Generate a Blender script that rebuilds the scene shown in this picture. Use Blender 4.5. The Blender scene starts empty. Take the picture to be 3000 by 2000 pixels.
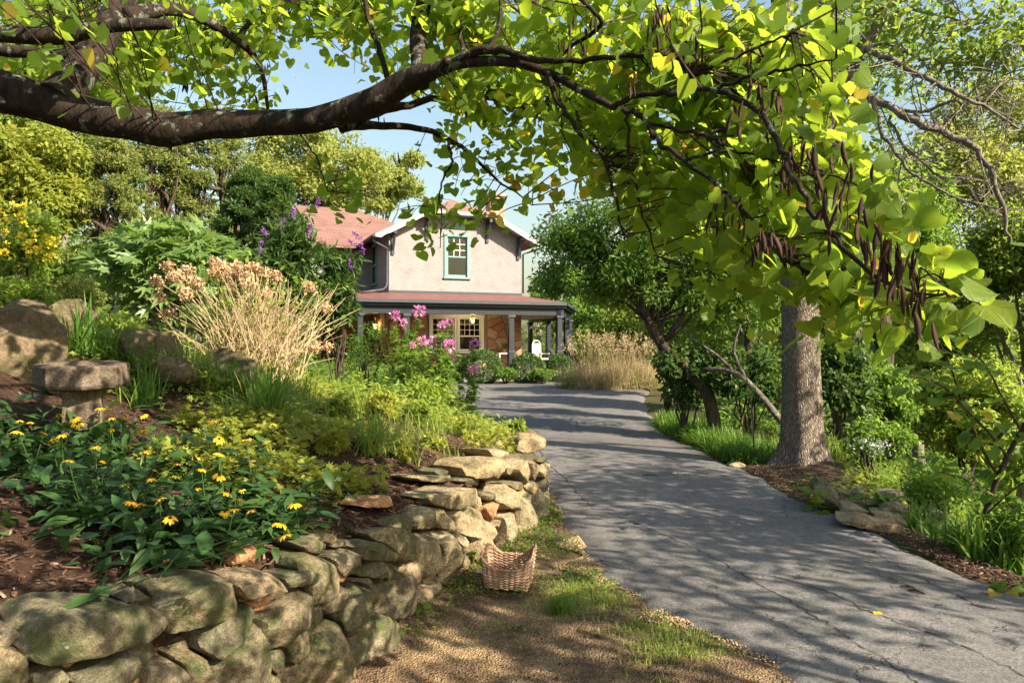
import bpy, math, random
import numpy as np
from mathutils import Vector, Matrix

sc = bpy.context.scene
# ------------------------------------------------------------------ camera, sky, sun, exposure
CZ = 1.75            # eye height (m)
LENS = 26.0
F = 3000 * LENS / 36.0
cam_d = bpy.data.cameras.new("camera"); cam = bpy.data.objects.new("camera", cam_d)
sc.collection.objects.link(cam); sc.camera = cam
cam.location = (0, 0, CZ); cam.rotation_euler = (math.radians(90), 0, 0)
cam_d.lens = LENS; cam_d.sensor_width = 36; cam_d.clip_start = 0.05; cam_d.clip_end = 3000
SUN = Vector((0.70, -0.46, 0.55)).normalized()      # towards the sun
w = bpy.data.worlds.new("World"); sc.world = w; w.use_nodes = True
wn = w.node_tree; bg = wn.nodes["Background"]
sky = wn.nodes.new("ShaderNodeTexSky"); sky.sky_type = 'NISHITA'; sky.sun_disc = False
sky.sun_elevation = math.asin(SUN.z); sky.sun_rotation = math.atan2(SUN.x, SUN.y)
sky.air_density = 1.7; sky.dust_density = 3.5; sky.ozone_density = 2.0; sky.altitude = 300
wn.links.new(sky.outputs[0], bg.inputs[0]); bg.inputs[1].default_value = 0.07
sl = bpy.data.lights.new("sun", 'SUN'); sl.energy = 5.0; sl.angle = math.radians(0.45); sl.color = (1.0, 0.85, 0.64)
so = bpy.data.objects.new("sun", sl); sc.collection.objects.link(so)
so.rotation_euler = SUN.to_track_quat('Z', 'Y').to_euler(); so.location = SUN * 60
sc.view_settings.view_transform = 'Standard'; sc.view_settings.look = 'None'
sc.view_settings.exposure = 1.74; sc.view_settings.gamma = 1.0; sc.view_settings.use_curve_mapping = False
try:
    sc.cycles.max_bounces = 8; sc.cycles.diffuse_bounces = 4; sc.cycles.transmission_bounces = 4
    sc.cycles.glossy_bounces = 3; sc.cycles.transparent_max_bounces = 4; sc.cycles.use_denoising = True
    sc.cycles.caustics_reflective = False; sc.cycles.caustics_refractive = False
    sc.cycles.sample_clamp_indirect = 4.0
except Exception:
    pass

# ------------------------------------------------------------------ helpers
COL = sc.collection
def at(u, v, Y):
    """point of the place seen at photograph position (u, v) at distance Y"""
    return Vector(((u - 1500) / F * Y, Y, CZ - (v - 1000) / F * Y))
def tag(o, label=None, cat=None, group=None, kind=None):
    if label: o["label"] = label
    if cat: o["category"] = cat
    if group: o["group"] = group
    if kind: o["kind"] = kind
    return o
def empty(name, loc=(0, 0, 0), rz=0.0, label=None, cat=None, group=None):
    o = bpy.data.objects.new(name, None); COL.objects.link(o)
    o.location = loc; o.rotation_euler = (0, 0, rz); o.empty_display_size = .1
    return tag(o, label, cat, group)
def mesh_np(name, V, Fc, mats=(), smooth=False, rnd=None, midx=None):
    V = np.asarray(V, dtype=np.float32).reshape(-1, 3)
    me = bpy.data.meshes.new(name)
    if isinstance(Fc, np.ndarray):
        k = Fc.shape[1]; nf = Fc.shape[0]
        me.vertices.add(len(V)); me.vertices.foreach_set("co", V.ravel())
        me.loops.add(nf * k); me.loops.foreach_set("vertex_index", Fc.astype(np.int32).ravel())
        me.polygons.add(nf); me.polygons.foreach_set("loop_start", np.arange(0, nf * k, k, dtype=np.int32))
        try: me.polygons.foreach_set("loop_total", np.full(nf, k, dtype=np.int32))
        except Exception: pass
        me.update(calc_edges=True)
    else:
        me.from_pydata([tuple(map(float, p)) for p in V], [], [tuple(f) for f in Fc]); me.update()
        nf = len(me.polygons)
    if rnd is not None:
        a = me.attributes.new("rnd", 'FLOAT', 'FACE'); a.data.foreach_set("value", np.asarray(rnd, dtype=np.float32))
    if smooth: me.polygons.foreach_set("use_smooth", np.ones(len(me.polygons), dtype=bool))
    for m in mats: me.materials.append(m)
    if midx is not None: me.polygons.foreach_set("material_index", np.asarray(midx, dtype=np.int32))
    return me
def link(name, me, parent=None, loc=None):
    o = bpy.data.objects.new(name, me); COL.objects.link(o)
    if parent is not None: o.parent = parent
    if loc is not None: o.location = loc
    return o
class MB:
    """collects boxes, tubes and polygons; build() links them as one mesh object"""
    def __init__(s): s.V = []; s.F = []
    def add(s, V, Fc):
        n = len(s.V); s.V += [tuple(p) for p in V]; s.F += [tuple(i + n for i in f) for f in Fc]; return s
    def box(s, a, b):
        (x0, y0, z0), (x1, y1, z1) = a, b
        return s.add([(x0,y0,z0),(x1,y0,z0),(x1,y1,z0),(x0,y1,z0),(x0,y0,z1),(x1,y0,z1),(x1,y1,z1),(x0,y1,z1)],
                     [(0,3,2,1),(4,5,6,7),(0,1,5,4),(1,2,6,5),(2,3,7,6),(3,0,4,7)])
    def tube(s, pts, rad, n=8, cap=True):
        V, Fc = tube(pts, rad, n, cap); return s.add(V, Fc)
    def prism(s, poly, axis, a, b):
        """poly in the plane normal to axis (0 x,1 y,2 z), extruded from a to b"""
        k = len(poly)
        def mk(p, t):
            if axis == 0: return (t, p[0], p[1])
            if axis == 1: return (p[0], t, p[1])
            return (p[0], p[1], t)
        V = [mk(p, a) for p in poly] + [mk(p, b) for p in poly]
        Fc = [tuple(range(k)), tuple(range(2*k-1, k-1, -1))] + [(i, i + k, (i+1) % k + k, (i+1) % k) for i in range(k)]
        return s.add(V, Fc)
    def quadslab(s, q, t):
        """four corner points, thickness t along the normal"""
        q = [Vector(p) for p in q]; n = (q[1]-q[0]).cross(q[3]-q[0]).normalized() * t
        V = [*q, *[p - n for p in q]]
        return s.add(V, [(0,1,2,3),(7,6,5,4),(0,4,5,1),(1,5,6,2),(2,6,7,3),(3,7,4,0)])
    def build(s, name, mat, parent=None, smooth=False, bevel=0.0):
        me = mesh_np(name, s.V, s.F, (mat,), smooth)
        o = link(name, me, parent)
        if bevel:
            m = o.modifiers.new("b", 'BEVEL'); m.width = bevel; m.segments = 2; m.limit_method = 'ANGLE'
        return o
def tube(pts, rad, n=8, cap=True):
    pts = [Vector(p) for p in pts]; k = len(pts)
    if not hasattr(rad, '__len__'): rad = [rad] * k
    V = []; Fc = []; up = None
    for i, p in enumerate(pts):
        d = (pts[min(i+1, k-1)] - pts[max(i-1, 0)])
        if d.length < 1e-9: d = Vector((0, 0, 1))
        d.normalize()
        if up is None: up = d.orthogonal().normalized()
        up = (up - d * up.dot(d))
        if up.length < 1e-6: up = d.orthogonal()
        up.normalize(); sd = d.cross(up)
        for j in range(n):
            a = 2 * math.pi * j / n
            V.append(p + (up * math.cos(a) + sd * math.sin(a)) * rad[i])
    for i in range(k - 1):
        for j in range(n):
            Fc.append((i*n+j, i*n+(j+1) % n, (i+1)*n+(j+1) % n, (i+1)*n+j))
    if cap: Fc += [tuple(range(n-1, -1, -1)), tuple(range((k-1)*n, k*n))]
    return V, Fc
def spline(pts, per=4):
    """Catmull-Rom through rows of numbers"""
    P = np.asarray(pts, float); out = []
    for i in range(len(P) - 1):
        p0 = P[max(i-1, 0)]; p1 = P[i]; p2 = P[i+1]; p3 = P[min(i+2, len(P)-1)]
        for t in np.linspace(0, 1, per, endpoint=False):
            out.append(.5*((2*p1)+(-p0+p2)*t+(2*p0-5*p1+4*p2-p3)*t*t+(-p0+3*p1-3*p2+p3)*t**3))
    out.append(P[-1]); return np.array(out)
def unit(a): return a / np.maximum(np.linalg.norm(a, axis=-1, keepdims=True), 1e-9)
def vnoise(p, seed=0, s=1.0):
    """cheap smooth pseudo noise, -1..1"""
    p = np.asarray(p, float) * s; r = np.random.default_rng(seed); o = np.zeros(p.shape[:-1])
    for k in range(5):
        f = r.normal(size=p.shape[-1]) * (1 + .6*k); o += np.sin(p @ f + r.uniform(0, 6.28)) / (1 + .4*k)
    return o / 2.6
# ---- leaf templates: x across, y from stalk to tip, z normal
def heart():
    m = [(0,.05),(0,.36),(0,.7),(0,1.0)]; l = [(-.24,-.09),(-.47,.10),(-.50,.38),(-.27,.74)]
    V = m + l + [(-x, y) for x, y in l]
    V = np.array([(x, y, .22*abs(x) - .16*y*y) for x, y in V])
    q = [(0,1,5,4),(1,2,6,5),(2,3,7,6)]
    return V, np.array(q + [(0,8,9,1),(1,9,10,2),(2,10,11,3)])
def diamond(wd=.5, fold=.12, mid=.45):
    V = np.array([(0,0,0),(wd/2,mid,fold),(0,1,-.06),(-wd/2,mid,fold)]); return V, np.array([(0,1,2),(0,2,3)])
def lance(wd=.34, droop=.35):
    V = []
    for y, k in ((0,.08),(.25,.8),(.5,1),(.78,.6),(1,.03)):
        z = -droop*y*y; V += [(-wd/2*k, y, z+.08*k*wd), (0, y, z), (wd/2*k, y, z+.08*k*wd)]
    Fc = []
    for i in range(4):
        a = 3*i; Fc += [(a,a+1,a+4,a+3),(a+1,a+2,a+5,a+4)]
    return np.array(V), np.array(Fc)
def spray5():
    """five narrow leaflets as one clump of small quads"""
    V = []; Fc = []
    for i, (a, L) in enumerate(((-1.1,.7),(-.5,.9),(0,1),(.5,.9),(1.1,.7))):
        d = np.array((math.sin(a), math.cos(a), 0)); s = np.array((math.cos(a), -math.sin(a), 0)); n = len(V)
        V += [d*.05, d*L*.5 + s*.14 + (0,0,.05), d*L + (0,0,-.08), d*L*.5 - s*.14 + (0,0,.05)]
        Fc += [(n,n+1,n+2,n+3)]
    return np.array(V), np.array(Fc)
def lobed():
    """palmate lobed leaf"""
    pts = []
    for a, r in ((-150,.30),(-120,.42),(-105,.2),(-70,.62),(-48,.34),(-28,.86),(-12,.44),(0,1.0),(12,.44),(28,.86),(48,.34),(70,.62),(105,.2),(120,.42),(150,.3)):
        t = math.radians(a); pts.append((math.sin(t)*r*.8, .25+math.cos(t)*r*.75, .10*abs(math.sin(t))*r-.1*r*r))
    V = np.array([(0,.22,0)] + pts); k = len(pts)
    return V, np.array([(0, i+1, i+2) for i in range(k-1)])
def scatter(tpl, pos, tip, nor, size, rng):
    """stack leaf copies into one vertex/face array; returns V, F, rnd"""
    TV, TF = tpl; pos = np.asarray(pos, float); n = len(pos)
    t = unit(np.asarray(tip, float)); nn = np.asarray(nor, float)
    nn = unit(nn - t * np.sum(t*nn, -1, keepdims=True)); x = np.cross(t, nn)
    s = np.broadcast_to(np.asarray(size, float), (n,))[:, None, None]
    cup = rng.uniform(-.6, 1.6, (n, 1, 1)); wx = rng.uniform(.8, 1.15, (n, 1, 1))
    V = pos[:, None, :] + s * (TV[None, :, 0:1]*wx*x[:, None] + TV[None, :, 1:2]*t[:, None] + TV[None, :, 2:3]*cup*nn[:, None])
    Fc = (TF[None] + (np.arange(n)*len(TV))[:, None, None]).reshape(-1, TF.shape[1])
    r = np.repeat(rng.random(n), len(TF))
    return V.reshape(-1, 3), Fc, r
def cat(parts):
    V = []; Fc = []; R = []; n = 0
    for v, f, r in parts:
        V.append(v); Fc.append(f + n); R.append(r); n += len(v)
    return np.concatenate(V), np.concatenate(Fc), np.concatenate(R)
def rdir(rng, n, up=0.0):
    d = rng.normal(size=(n, 3)); d = unit(d); d[:, 2] += up; return unit(d)

# ------------------------------------------------------------------ materials
def newmat(name):
    m = bpy.data.materials.new(name); m.use_nodes = True; nt = m.node_tree; nt.nodes.clear()
    out = nt.nodes.new("ShaderNodeOutputMaterial"); return m, nt, out
def N(nt, typ, ins=None, **props):
    n = nt.nodes.new("ShaderNode" + typ)
    for k, v in props.items(): setattr(n, k, v)
    for k, v in (ins or {}).items():
        s = n.inputs[k]
        if hasattr(v, "bl_idname") and hasattr(v, "is_output"): nt.links.new(v, s)
        elif isinstance(v, (tuple, list)) and len(v) == 3 and s.type == 'RGBA': s.default_value = (*v, 1)
        else: s.default_value = v
    return n
def ramp(nt, fac, stops):
    r = N(nt, "ValToRGB", {0: fac}); e = r.color_ramp.elements
    while len(e) < len(stops): e.new(.5)
    for el, (p, c) in zip(e, stops): el.position = p; el.color = (*c, 1) if len(c) == 3 else c
    return r.outputs[0]
def noise(nt, vec, scale, detail=4, rough=.6, out=0, dist=0.0):
    return N(nt, "TexNoise", {"Vector": vec, "Scale": scale, "Detail": detail, "Roughness": rough, "Distortion": dist}).outputs[out]
def coords(nt, which="Object"): return N(nt, "TexCoord").outputs[which]
def mapping(nt, vec, scale=(1,1,1)): return N(nt, "Mapping", {"Vector": vec, "Scale": scale}).outputs[0]
def mixc(nt, f, a, b, mode='MIX'):
    return N(nt, "MixRGB", {0: f, 1: a, 2: b}, blend_type=mode).outputs[0]
def bump(nt, h, strength=.5, dist=.02): return N(nt, "Bump", {"Height": h, "Strength": strength, "Distance": dist}).outputs[0]
def bsdf(nt, out, col, rough=.7, nrm=None, spec=.3, **kw):
    ins = {"Base Color": col, "Roughness": rough, "Specular IOR Level": spec}
    ins.update(kw)
    if nrm is not None: ins["Normal"] = nrm
    b = N(nt, "BsdfPrincipled", ins); nt.links.new(b.outputs[0], out.inputs[0]); return b
def plain(name, col, rough=.6, var=.12, scale=6, bstr=.15, spec=.3):
    m, nt, out = newmat(name); c = coords(nt); f = noise(nt, c, scale, 5)
    a = tuple(max(0, x*(1-var)) for x in col); b = tuple(min(1, x*(1+var)) for x in col)
    cc = ramp(nt, f, [(.3, a), (.7, b)]); f2 = noise(nt, c, scale*8, 3)
    bsdf(nt, out, cc, rough, bump(nt, f2, bstr, .01), spec); return m
def leafmat(name, a, b, tr, tw=.45, rough=.5, odd=None, spec=.25, weather=True):
    """a..b leaf colours picked per leaf, tr transmitted colour"""
    if weather and a[1] < .25: a = tuple(x*1.25 for x in a); b = tuple(x*1.2 for x in b)
    m, nt, out = newmat(name)
    r1 = N(nt, "Attribute", attribute_name="rnd").outputs["Fac"]; r2 = N(nt, "ObjectInfo").outputs["Random"]
    r = N(nt, "Math", {0: N(nt, "Math", {0: r1, 1: r2}, operation='ADD').outputs[0]}, operation='FRACT').outputs[0]
    stops = [(0, a), (.85, b)]
    if odd: stops = [(0, a), (.955, b), (.975, odd)]
    c = ramp(nt, r, stops)
    if weather: c = mixc(nt, N(nt, "Math", {0: noise(nt, coords(nt), 9, 3), 1: .35}, operation='MULTIPLY').outputs[0], c, (a[0]*.7, a[1]*.75, a[2]*.7))
    tstops = [(0, tuple(x*.75 for x in tr)), (.85, tr)]
    if odd: tstops[1] = (.955, tr); tstops.append((.975, tuple(min(1, x*2.2) for x in odd)))
    tc = ramp(nt, r, tstops)
    p = N(nt, "BsdfPrincipled", {"Base Color": c, "Roughness": rough, "Specular IOR Level": spec})
    t = N(nt, "BsdfTranslucent", {"Color": tc})
    mx = N(nt, "MixShader", {0: tw, 1: p.outputs[0], 2: t.outputs[0]}); nt.links.new(mx.outputs[0], out.inputs[0]); return m
def barkmat(name, dark, light, lichen=None, sx=(1,1,.25), sc_=14, lich_amt=.56, ridge=.8):
    m, nt, out = newmat(name); c = coords(nt)
    f = noise(nt, mapping(nt, c, sx), sc_, 8, .68, dist=.8)
    col = ramp(nt, f, [(.32, dark), (.62, light)])
    if lichen:
        l = noise(nt, c, 9, 6, .72); k = ramp(nt, l, [(lich_amt, (0,0,0)), (lich_amt+.05, (1,1,1))])
        col = mixc(nt, k, col, mixc(nt, noise(nt, c, 40), lichen, tuple(x*.6 for x in lichen)))
    bsdf(nt, out, col, .9, bump(nt, f, ridge, .03), .15); return m
M = {}
M['redbud'] = leafmat('redbud_leaf', (.065,.12,.018), (.12,.19,.022), (.46,.62,.045), .57, .45, odd=(.45,.33,.04))
def vein_leafmat(name, a, b, tr, tw):
    """single leaf in its own coordinates: midrib, palmate veins, brown nibbled spots"""
    m, nt, out = newmat(name); c = coords(nt); s = N(nt, "SeparateXYZ", {0: c}); r = N(nt, "ObjectInfo").outputs["Random"]
    ang = N(nt, "Math", {0: s.outputs[0], 1: N(nt, "Math", {0: s.outputs[1], 1: .06}, operation='ADD').outputs[0]}, operation='ARCTAN2').outputs[0]
    sn = N(nt, "Math", {0: N(nt, "Math", {0: N(nt, "Math", {0: ang, 1: 7.0}, operation='MULTIPLY').outputs[0]}, operation='COSINE').outputs[0], 1: 1.0}, operation='MULTIPLY').outputs[0]
    vein = ramp(nt, sn, [(.90,(0,0,0)),(.99,(1,1,1))])
    net = N(nt, "TexVoronoi", {"Vector": c, "Scale": 9.0}, feature='DISTANCE_TO_EDGE').outputs["Distance"]
    fine = ramp(nt, net, [(0,(.5,.5,.5)),(.06,(0,0,0))]); vv = mixc(nt, 1.0, vein, fine, 'LIGHTEN')
    seed = N(nt, "VectorMath", {0: c, 1: N(nt, "CombineXYZ", {0: N(nt, "Math", {0: r, 1: 60.0}, operation='MULTIPLY').outputs[0]}).outputs[0]}, operation='ADD').outputs[0]
    spot = ramp(nt, noise(nt, seed, 4.5, 5, .7), [(.66,(0,0,0)),(.72,(1,1,1))])
    col = mixc(nt, spot, mixc(nt, mixc(nt, .35, (0,0,0), vv), ramp(nt, r, [(0,a),(.6,b),(.94,b),(.97,(.42,.30,.03))]), tuple(min(1,x*1.9) for x in b)), (.16,.085,.03))
    tc = mixc(nt, spot, mixc(nt, mixc(nt, .5, (0,0,0), vv), ramp(nt, r, [(0,tuple(x*.45 for x in tr)),(.6,tr),(.94,tr),(.97,(.8,.6,.05))]), tuple(x*.55 for x in tr)), (.3,.14,.03))
    p = N(nt, "BsdfPrincipled", {"Base Color": col, "Roughness": .5, "Specular IOR Level": .22, "Normal": bump(nt, vv, .5, .02)}); t = N(nt, "BsdfTranslucent", {"Color": tc})
    nt.links.new(N(nt, "MixShader", {0: tw, 1: p.outputs[0], 2: t.outputs[0]}).outputs[0], out.inputs[0]); return m
M['redbud_near'] = vein_leafmat('redbud_near_leaf', (.055,.11,.018), (.125,.20,.025), (.42,.60,.045), .55)
M['midvein'] = vein_leafmat('veined_green_leaf', (.06,.125,.022), (.115,.20,.03), (.32,.52,.06), .45)
M['maple'] = leafmat('broad_leaf', (.055,.10,.02), (.11,.165,.028), (.36,.48,.06), .48)
M['maple_y'] = leafmat('yellowing_leaf', (.12,.165,.03), (.23,.255,.04), (.52,.56,.075), .5, odd=(.30,.22,.05))
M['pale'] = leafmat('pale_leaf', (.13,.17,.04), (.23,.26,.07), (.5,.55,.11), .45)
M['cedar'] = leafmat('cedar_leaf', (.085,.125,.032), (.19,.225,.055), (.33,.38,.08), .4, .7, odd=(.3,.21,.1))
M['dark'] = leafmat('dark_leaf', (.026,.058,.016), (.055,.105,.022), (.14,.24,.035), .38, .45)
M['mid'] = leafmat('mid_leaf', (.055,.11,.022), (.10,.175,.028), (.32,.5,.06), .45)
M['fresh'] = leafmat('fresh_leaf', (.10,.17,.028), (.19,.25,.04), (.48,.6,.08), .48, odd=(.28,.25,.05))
M['box'] = leafmat('boxwood_leaf', (.03,.07,.022), (.075,.135,.03), (.1,.2,.03), .25, .4)
M['fig'] = leafmat('fig_leaf', (.075,.135,.045), (.14,.21,.065), (.32,.5,.1), .4, .38, spec=.4)
M['grass'] = leafmat('grass_blade', (.05,.12,.02), (.10,.19,.03), (.25,.42,.05), .4, .45)
M['grass_y'] = leafmat('light_grass_blade', (.10,.17,.03), (.20,.25,.05), (.4,.5,.08), .4, .45, odd=(.35,.26,.1))
M['straw'] = leafmat('straw_blade', (.40,.31,.18), (.62,.50,.32), (.6,.48,.26), .3, .7)
M['susan'] = leafmat('susan_leaf', (.022,.058,.018), (.048,.10,.026), (.10,.2,.03), .3, .45, spec=.3)
M['yellowleaf'] = vein_leafmat('yellow_redbud_leaf', (.55,.36,.03), (.70,.50,.05), (.75,.55,.06), .5)
M['petal_y'] = leafmat('yellow_petal', (.78,.40,.012), (.85,.52,.02), (.8,.5,.02), .3, .5, weather=False)
M['goldflower'] = leafmat('gold_blossom', (.80,.62,.02), (.85,.7,.05), (.8,.65,.05), .3, .5, weather=False)
M['pink'] = leafmat('pink_petal', (.62,.14,.42), (.72,.34,.6), (.7,.25,.55), .35, .5, odd=(.8,.62,.74), weather=False)
M['purple'] = leafmat('purple_floret', (.20,.06,.32), (.32,.12,.42), (.3,.1,.4), .3, .6, weather=False)
M['white_fl'] = leafmat('white_floret', (.7,.72,.66), (.8,.8,.74), (.7,.72,.6), .35, .6, weather=False)
M['drybloom'] = leafmat('dry_bloom', (.33,.20,.11), (.58,.42,.27), (.5,.33,.18), .3, .8)
M['cone'] = plain('flower_cone', (.025,.014,.01), .9)
M['pod'] = leafmat('seed_pod', (.014,.007,.005), (.06,.026,.017), (.10,.035,.018), .15, .8)
M['bark_red'] = barkmat('redbud_bark', (.007,.0055,.005), (.036,.025,.019), (.14,.16,.13), sc_=16, lich_amt=.57)
M['twig'] = barkmat('twig_bark', (.02,.015,.012), (.07,.05,.04))
M['bark_ash'] = barkmat('ash_bark', (.055,.043,.034), (.30,.25,.20), (.36,.37,.33), sx=(1,1,.22), sc_=13, lich_amt=.66, ridge=1.0)
M['bark_grey'] = barkmat('grey_bark', (.06,.05,.045), (.22,.19,.16), (.36,.38,.33), lich_amt=.6)
M['bark_dark'] = barkmat('dark_bark', (.02,.015,.013), (.09,.065,.05))
# ------------------------------------------------------------------ terrain
rng0 = np.random.default_rng(5)
WALL = [(-3.6,.2),(-2.3,1.75),(-1.7,2.46),(-1.1,3.39),(-.82,3.95),(-.59,4.92),(-.27,5.93),(.31,7.43),(.36,8.3),(.1,9.6),(-.54,11.7),(-1.0,14.5),(-1.5,19),(-2.2,25),(-3.2,31),(-6,40),(-12,70)]
_wx = np.array([p[0] for p in WALL]); _wy = np.array([p[1] for p in WALL])
def xwall(y): return np.interp(y, _wy, _wx)
def bank_base(y): return np.interp(y, [0, 2.4, 5, 7.4, 9.5, 11.7, 14.5, 19, 25], [.78, .76, .62, .52, .46, .36, .22, .12, .08])
DL = [(8.5,-6),(3.9,0),(2.4,2.3),(1.5,3.79),(.85,4.86),(.58,5.9),(.45,7.0),(.38,8.4),(-.1,10.6),(-.9,14),(-1.6,20),(-2.6,29.2)]
DR = [(12,-6),(5.6,0),(4.6,2.3),(3.95,3.6),(3.5,5.06),(3.36,6.3),(3.2,8.4),(3.09,11.15),(2.84,14.3),(3.75,21),(5.6,29.2)]
def xl(y): return np.interp(y, [p[1] for p in DL], [p[0] for p in DL])
def xr(y): return np.interp(y, [p[1] for p in DR], [p[0] for p in DR])
def gz(x, y):
    """ground height"""
    x = np.asarray(x, float); y = np.asarray(y, float)
    z = np.interp(y, [0, 12, 30, 60], [0, 0, .13, .3])
    e = np.maximum(x - xr(y) - np.interp(y, [4, 8, 9.6, 11, 20, 30], [.2, .42, 1.2, 1.6, 2.5, 7]), 0)
    z = z - np.minimum(.42*e**1.05, 5.5)
    far = np.maximum(np.hypot(x, y) - 60, 0); z = z - np.minimum(far*.03, 6)
    # earth mound round the ash roots
    m = np.exp(-(((x-4.25)/.75)**2 + ((y-9.9)/.6)**2)); z = z + .16*m
    return z
def bz(x, y):
    """garden bank height"""
    x = np.asarray(x, float); y = np.asarray(y, float)
    d = np.maximum(xwall(y) - x, 0)
    k = np.interp(y, [0, 8, 14, 24], [.24, .22, .18, .13])
    h = 2.6 * (1 - np.exp(-k*d/2.6)) + .17*np.clip(d - 2.3, 0, 2.4)*np.interp(y, [0, 9, 13], [1, 1, 0])
    n = .05*np.sin(1.7*x+.6*y)+.04*np.sin(2.9*y-1.3*x+1)+.02*np.sin(6.1*x+4.7*y)
    return bank_base(y) - .03 + h + n*np.clip(d, 0, 1)
def hz(x, y): return bz(x, y) if x < xwall(y) else gz(x, y)
def on_bank(u, v, h=0.0, y0=1.5, y1=45):
    """where the sight line through (u, v) is h above the bank"""
    prev = None
    for Y in np.linspace(y0, y1, 900):
        p = at(u, v, Y); g = p.z - float(bz(p.x, p.y)) - h
        if prev is not None and g <= 0: return Vector((p.x, p.y, float(bz(p.x, p.y))))
        prev = g
    return None
def on_ground(u, v, h=0.0):
    for Y in np.linspace(2, 60, 1500):
        p = at(u, v, Y)
        if p.z - float(gz(p.x, p.y)) - h <= 0: return Vector((p.x, p.y, float(gz(p.x, p.y))))
    return at(u, v, 60)
def grid_mesh(name, X, Y, Z, mat):
    r, c = X.shape; V = np.stack([X, Y, Z], -1).reshape(-1, 3)
    i = np.arange(r*c).reshape(r, c)
    Fc = np.stack([i[:-1,:-1], i[:-1,1:], i[1:,1:], i[1:,:-1]], -1).reshape(-1, 4)
    return link(name, mesh_np(name, V, Fc, (mat,), True))
# soil with litter
m, nt, out = newmat('forest_soil'); c = coords(nt)
f = noise(nt, c, 1.2, 6); f2 = noise(nt, c, 22, 6, .7)
col = mixc(nt, ramp(nt, f, [(.42,(0,0,0)),(.6,(1,1,1))]), ramp(nt, f2, [(.3,(.035,.024,.016)),(.7,(.11,.075,.05))]), ramp(nt, f2, [(.3,(.03,.05,.012)),(.7,(.09,.12,.03))]))
bsdf(nt, out, col, .95, bump(nt, f2, .9, .04), .1); M['soil'] = m
m, nt, out = newmat('mulch'); c = coords(nt)
f2 = noise(nt, mapping(nt, c, (1,1.6,1)), 30, 7, .75, dist=1.2); f3 = noise(nt, c, 2.2, 3)
col = ramp(nt, f2, [(.28,(.022,.013,.009)),(.5,(.07,.04,.027)),(.72,(.17,.10,.07))])
bsdf(nt, out, mixc(nt, f3, col, (.06,.035,.024)), .95, bump(nt, f2, 1, .03), .1); M['mulch'] = m
m, nt, out = newmat('path_gravel_soil'); c = coords(nt)
f = noise(nt, c, 1.6, 5); v = N(nt, "TexVoronoi", {"Vector": c, "Scale": 75.0}); 
gcol = mixc(nt, .45, ramp(nt, v.outputs["Distance"], [(.1,(.52,.38,.21)),(.7,(.22,.15,.085))]), N(nt, "RGBToBW", {0: v.outputs["Color"]}).outputs[0], 'SOFT_LIGHT')
f2 = noise(nt, c, 26, 6, .7)
scol = ramp(nt, f2, [(.3,(.05,.034,.022)),(.7,(.16,.105,.07))])
sep = N(nt, "SeparateXYZ", {0: c}); 
col = mixc(nt, ramp(nt, f, [(.46,(0,0,0)),(.62,(.85,.85,.85))]), scol, gcol)
bsdf(nt, out, col, .95, bump(nt, N(nt,"Math",{0:v.outputs["Distance"],1:f2},operation='ADD').outputs[0], .8, .02), .15); M['path'] = m
m, nt, out = newmat('old_asphalt'); c = coords(nt)
fine = noise(nt, c, 130, 4, .7); big = noise(nt, c, .7, 5, .6); vo = N(nt, "TexVoronoi", {"Vector": c, "Scale": 90.0})
wob = N(nt, "VectorMath", {0: c, 1: N(nt, "VectorMath", {0: noise(nt, c, 1.9, 5, .7, 1), 1: (.9,.9,0)}, operation='MULTIPLY').outputs[0]}, operation='ADD').outputs[0]
cr = N(nt, "TexVoronoi", {"Vector": wob, "Scale": .62}, feature='DISTANCE_TO_EDGE').outputs["Distance"]
cr2 = N(nt, "TexVoronoi", {"Vector": wob, "Scale": 2.1}, feature='DISTANCE_TO_EDGE').outputs["Distance"]
crk = ramp(nt, cr, [(.0,(0,0,0)),(.0045,(1,1,1))]); part_ = ramp(nt, noise(nt, c, 1.1, 3), [(.56,(1,1,1)),(.62,(0,0,0))])
crk2 = N(nt, "MixRGB", {0: 1.0, 1: ramp(nt, cr2, [(0,(0,0,0)),(.012,(1,1,1))]), 2: part_}, blend_type='LIGHTEN').outputs[0]
crk = mixc(nt, 1.0, crk, crk2, 'MULTIPLY')
base = ramp(nt, big, [(.3,(.102,.101,.104)),(.7,(.155,.15,.148))])
sp = mixc(nt, ramp(nt, fine, [(.35,(1,1,1)),(.5,(0,0,0))]), base, (.065,.063,.062))
sp = mixc(nt, ramp(nt, vo.outputs["Distance"], [(.12,(1,1,1)),(.2,(0,0,0))]), sp, (.30,.28,.26))
sp = mixc(nt, .55, sp, ramp(nt, noise(nt, c, 9, 6, .7), [(.3,(.25,.25,.25)),(.7,(.75,.75,.75))]), 'OVERLAY')
sp = mixc(nt, .5, sp, ramp(nt, noise(nt, c, 55, 3, .7), [(.35,(.15,.15,.15)),(.65,(.85,.85,.85))]), 'OVERLAY')
stain = ramp(nt, noise(nt, c, .45, 4, .6), [(.5,(0,0,0)),(.62,(.4,.4,.4))]); sp = mixc(nt, stain, sp, (.075,.072,.07))
col = mixc(nt, crk, (.04,.036,.032), sp)
hh = N(nt, "MixRGB", {0: .5, 1: fine, 2: crk}).outputs[0]
bsdf(nt, out, col, .85, bump(nt, hh, .6, .012), .25); M['asphalt'] = m

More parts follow.
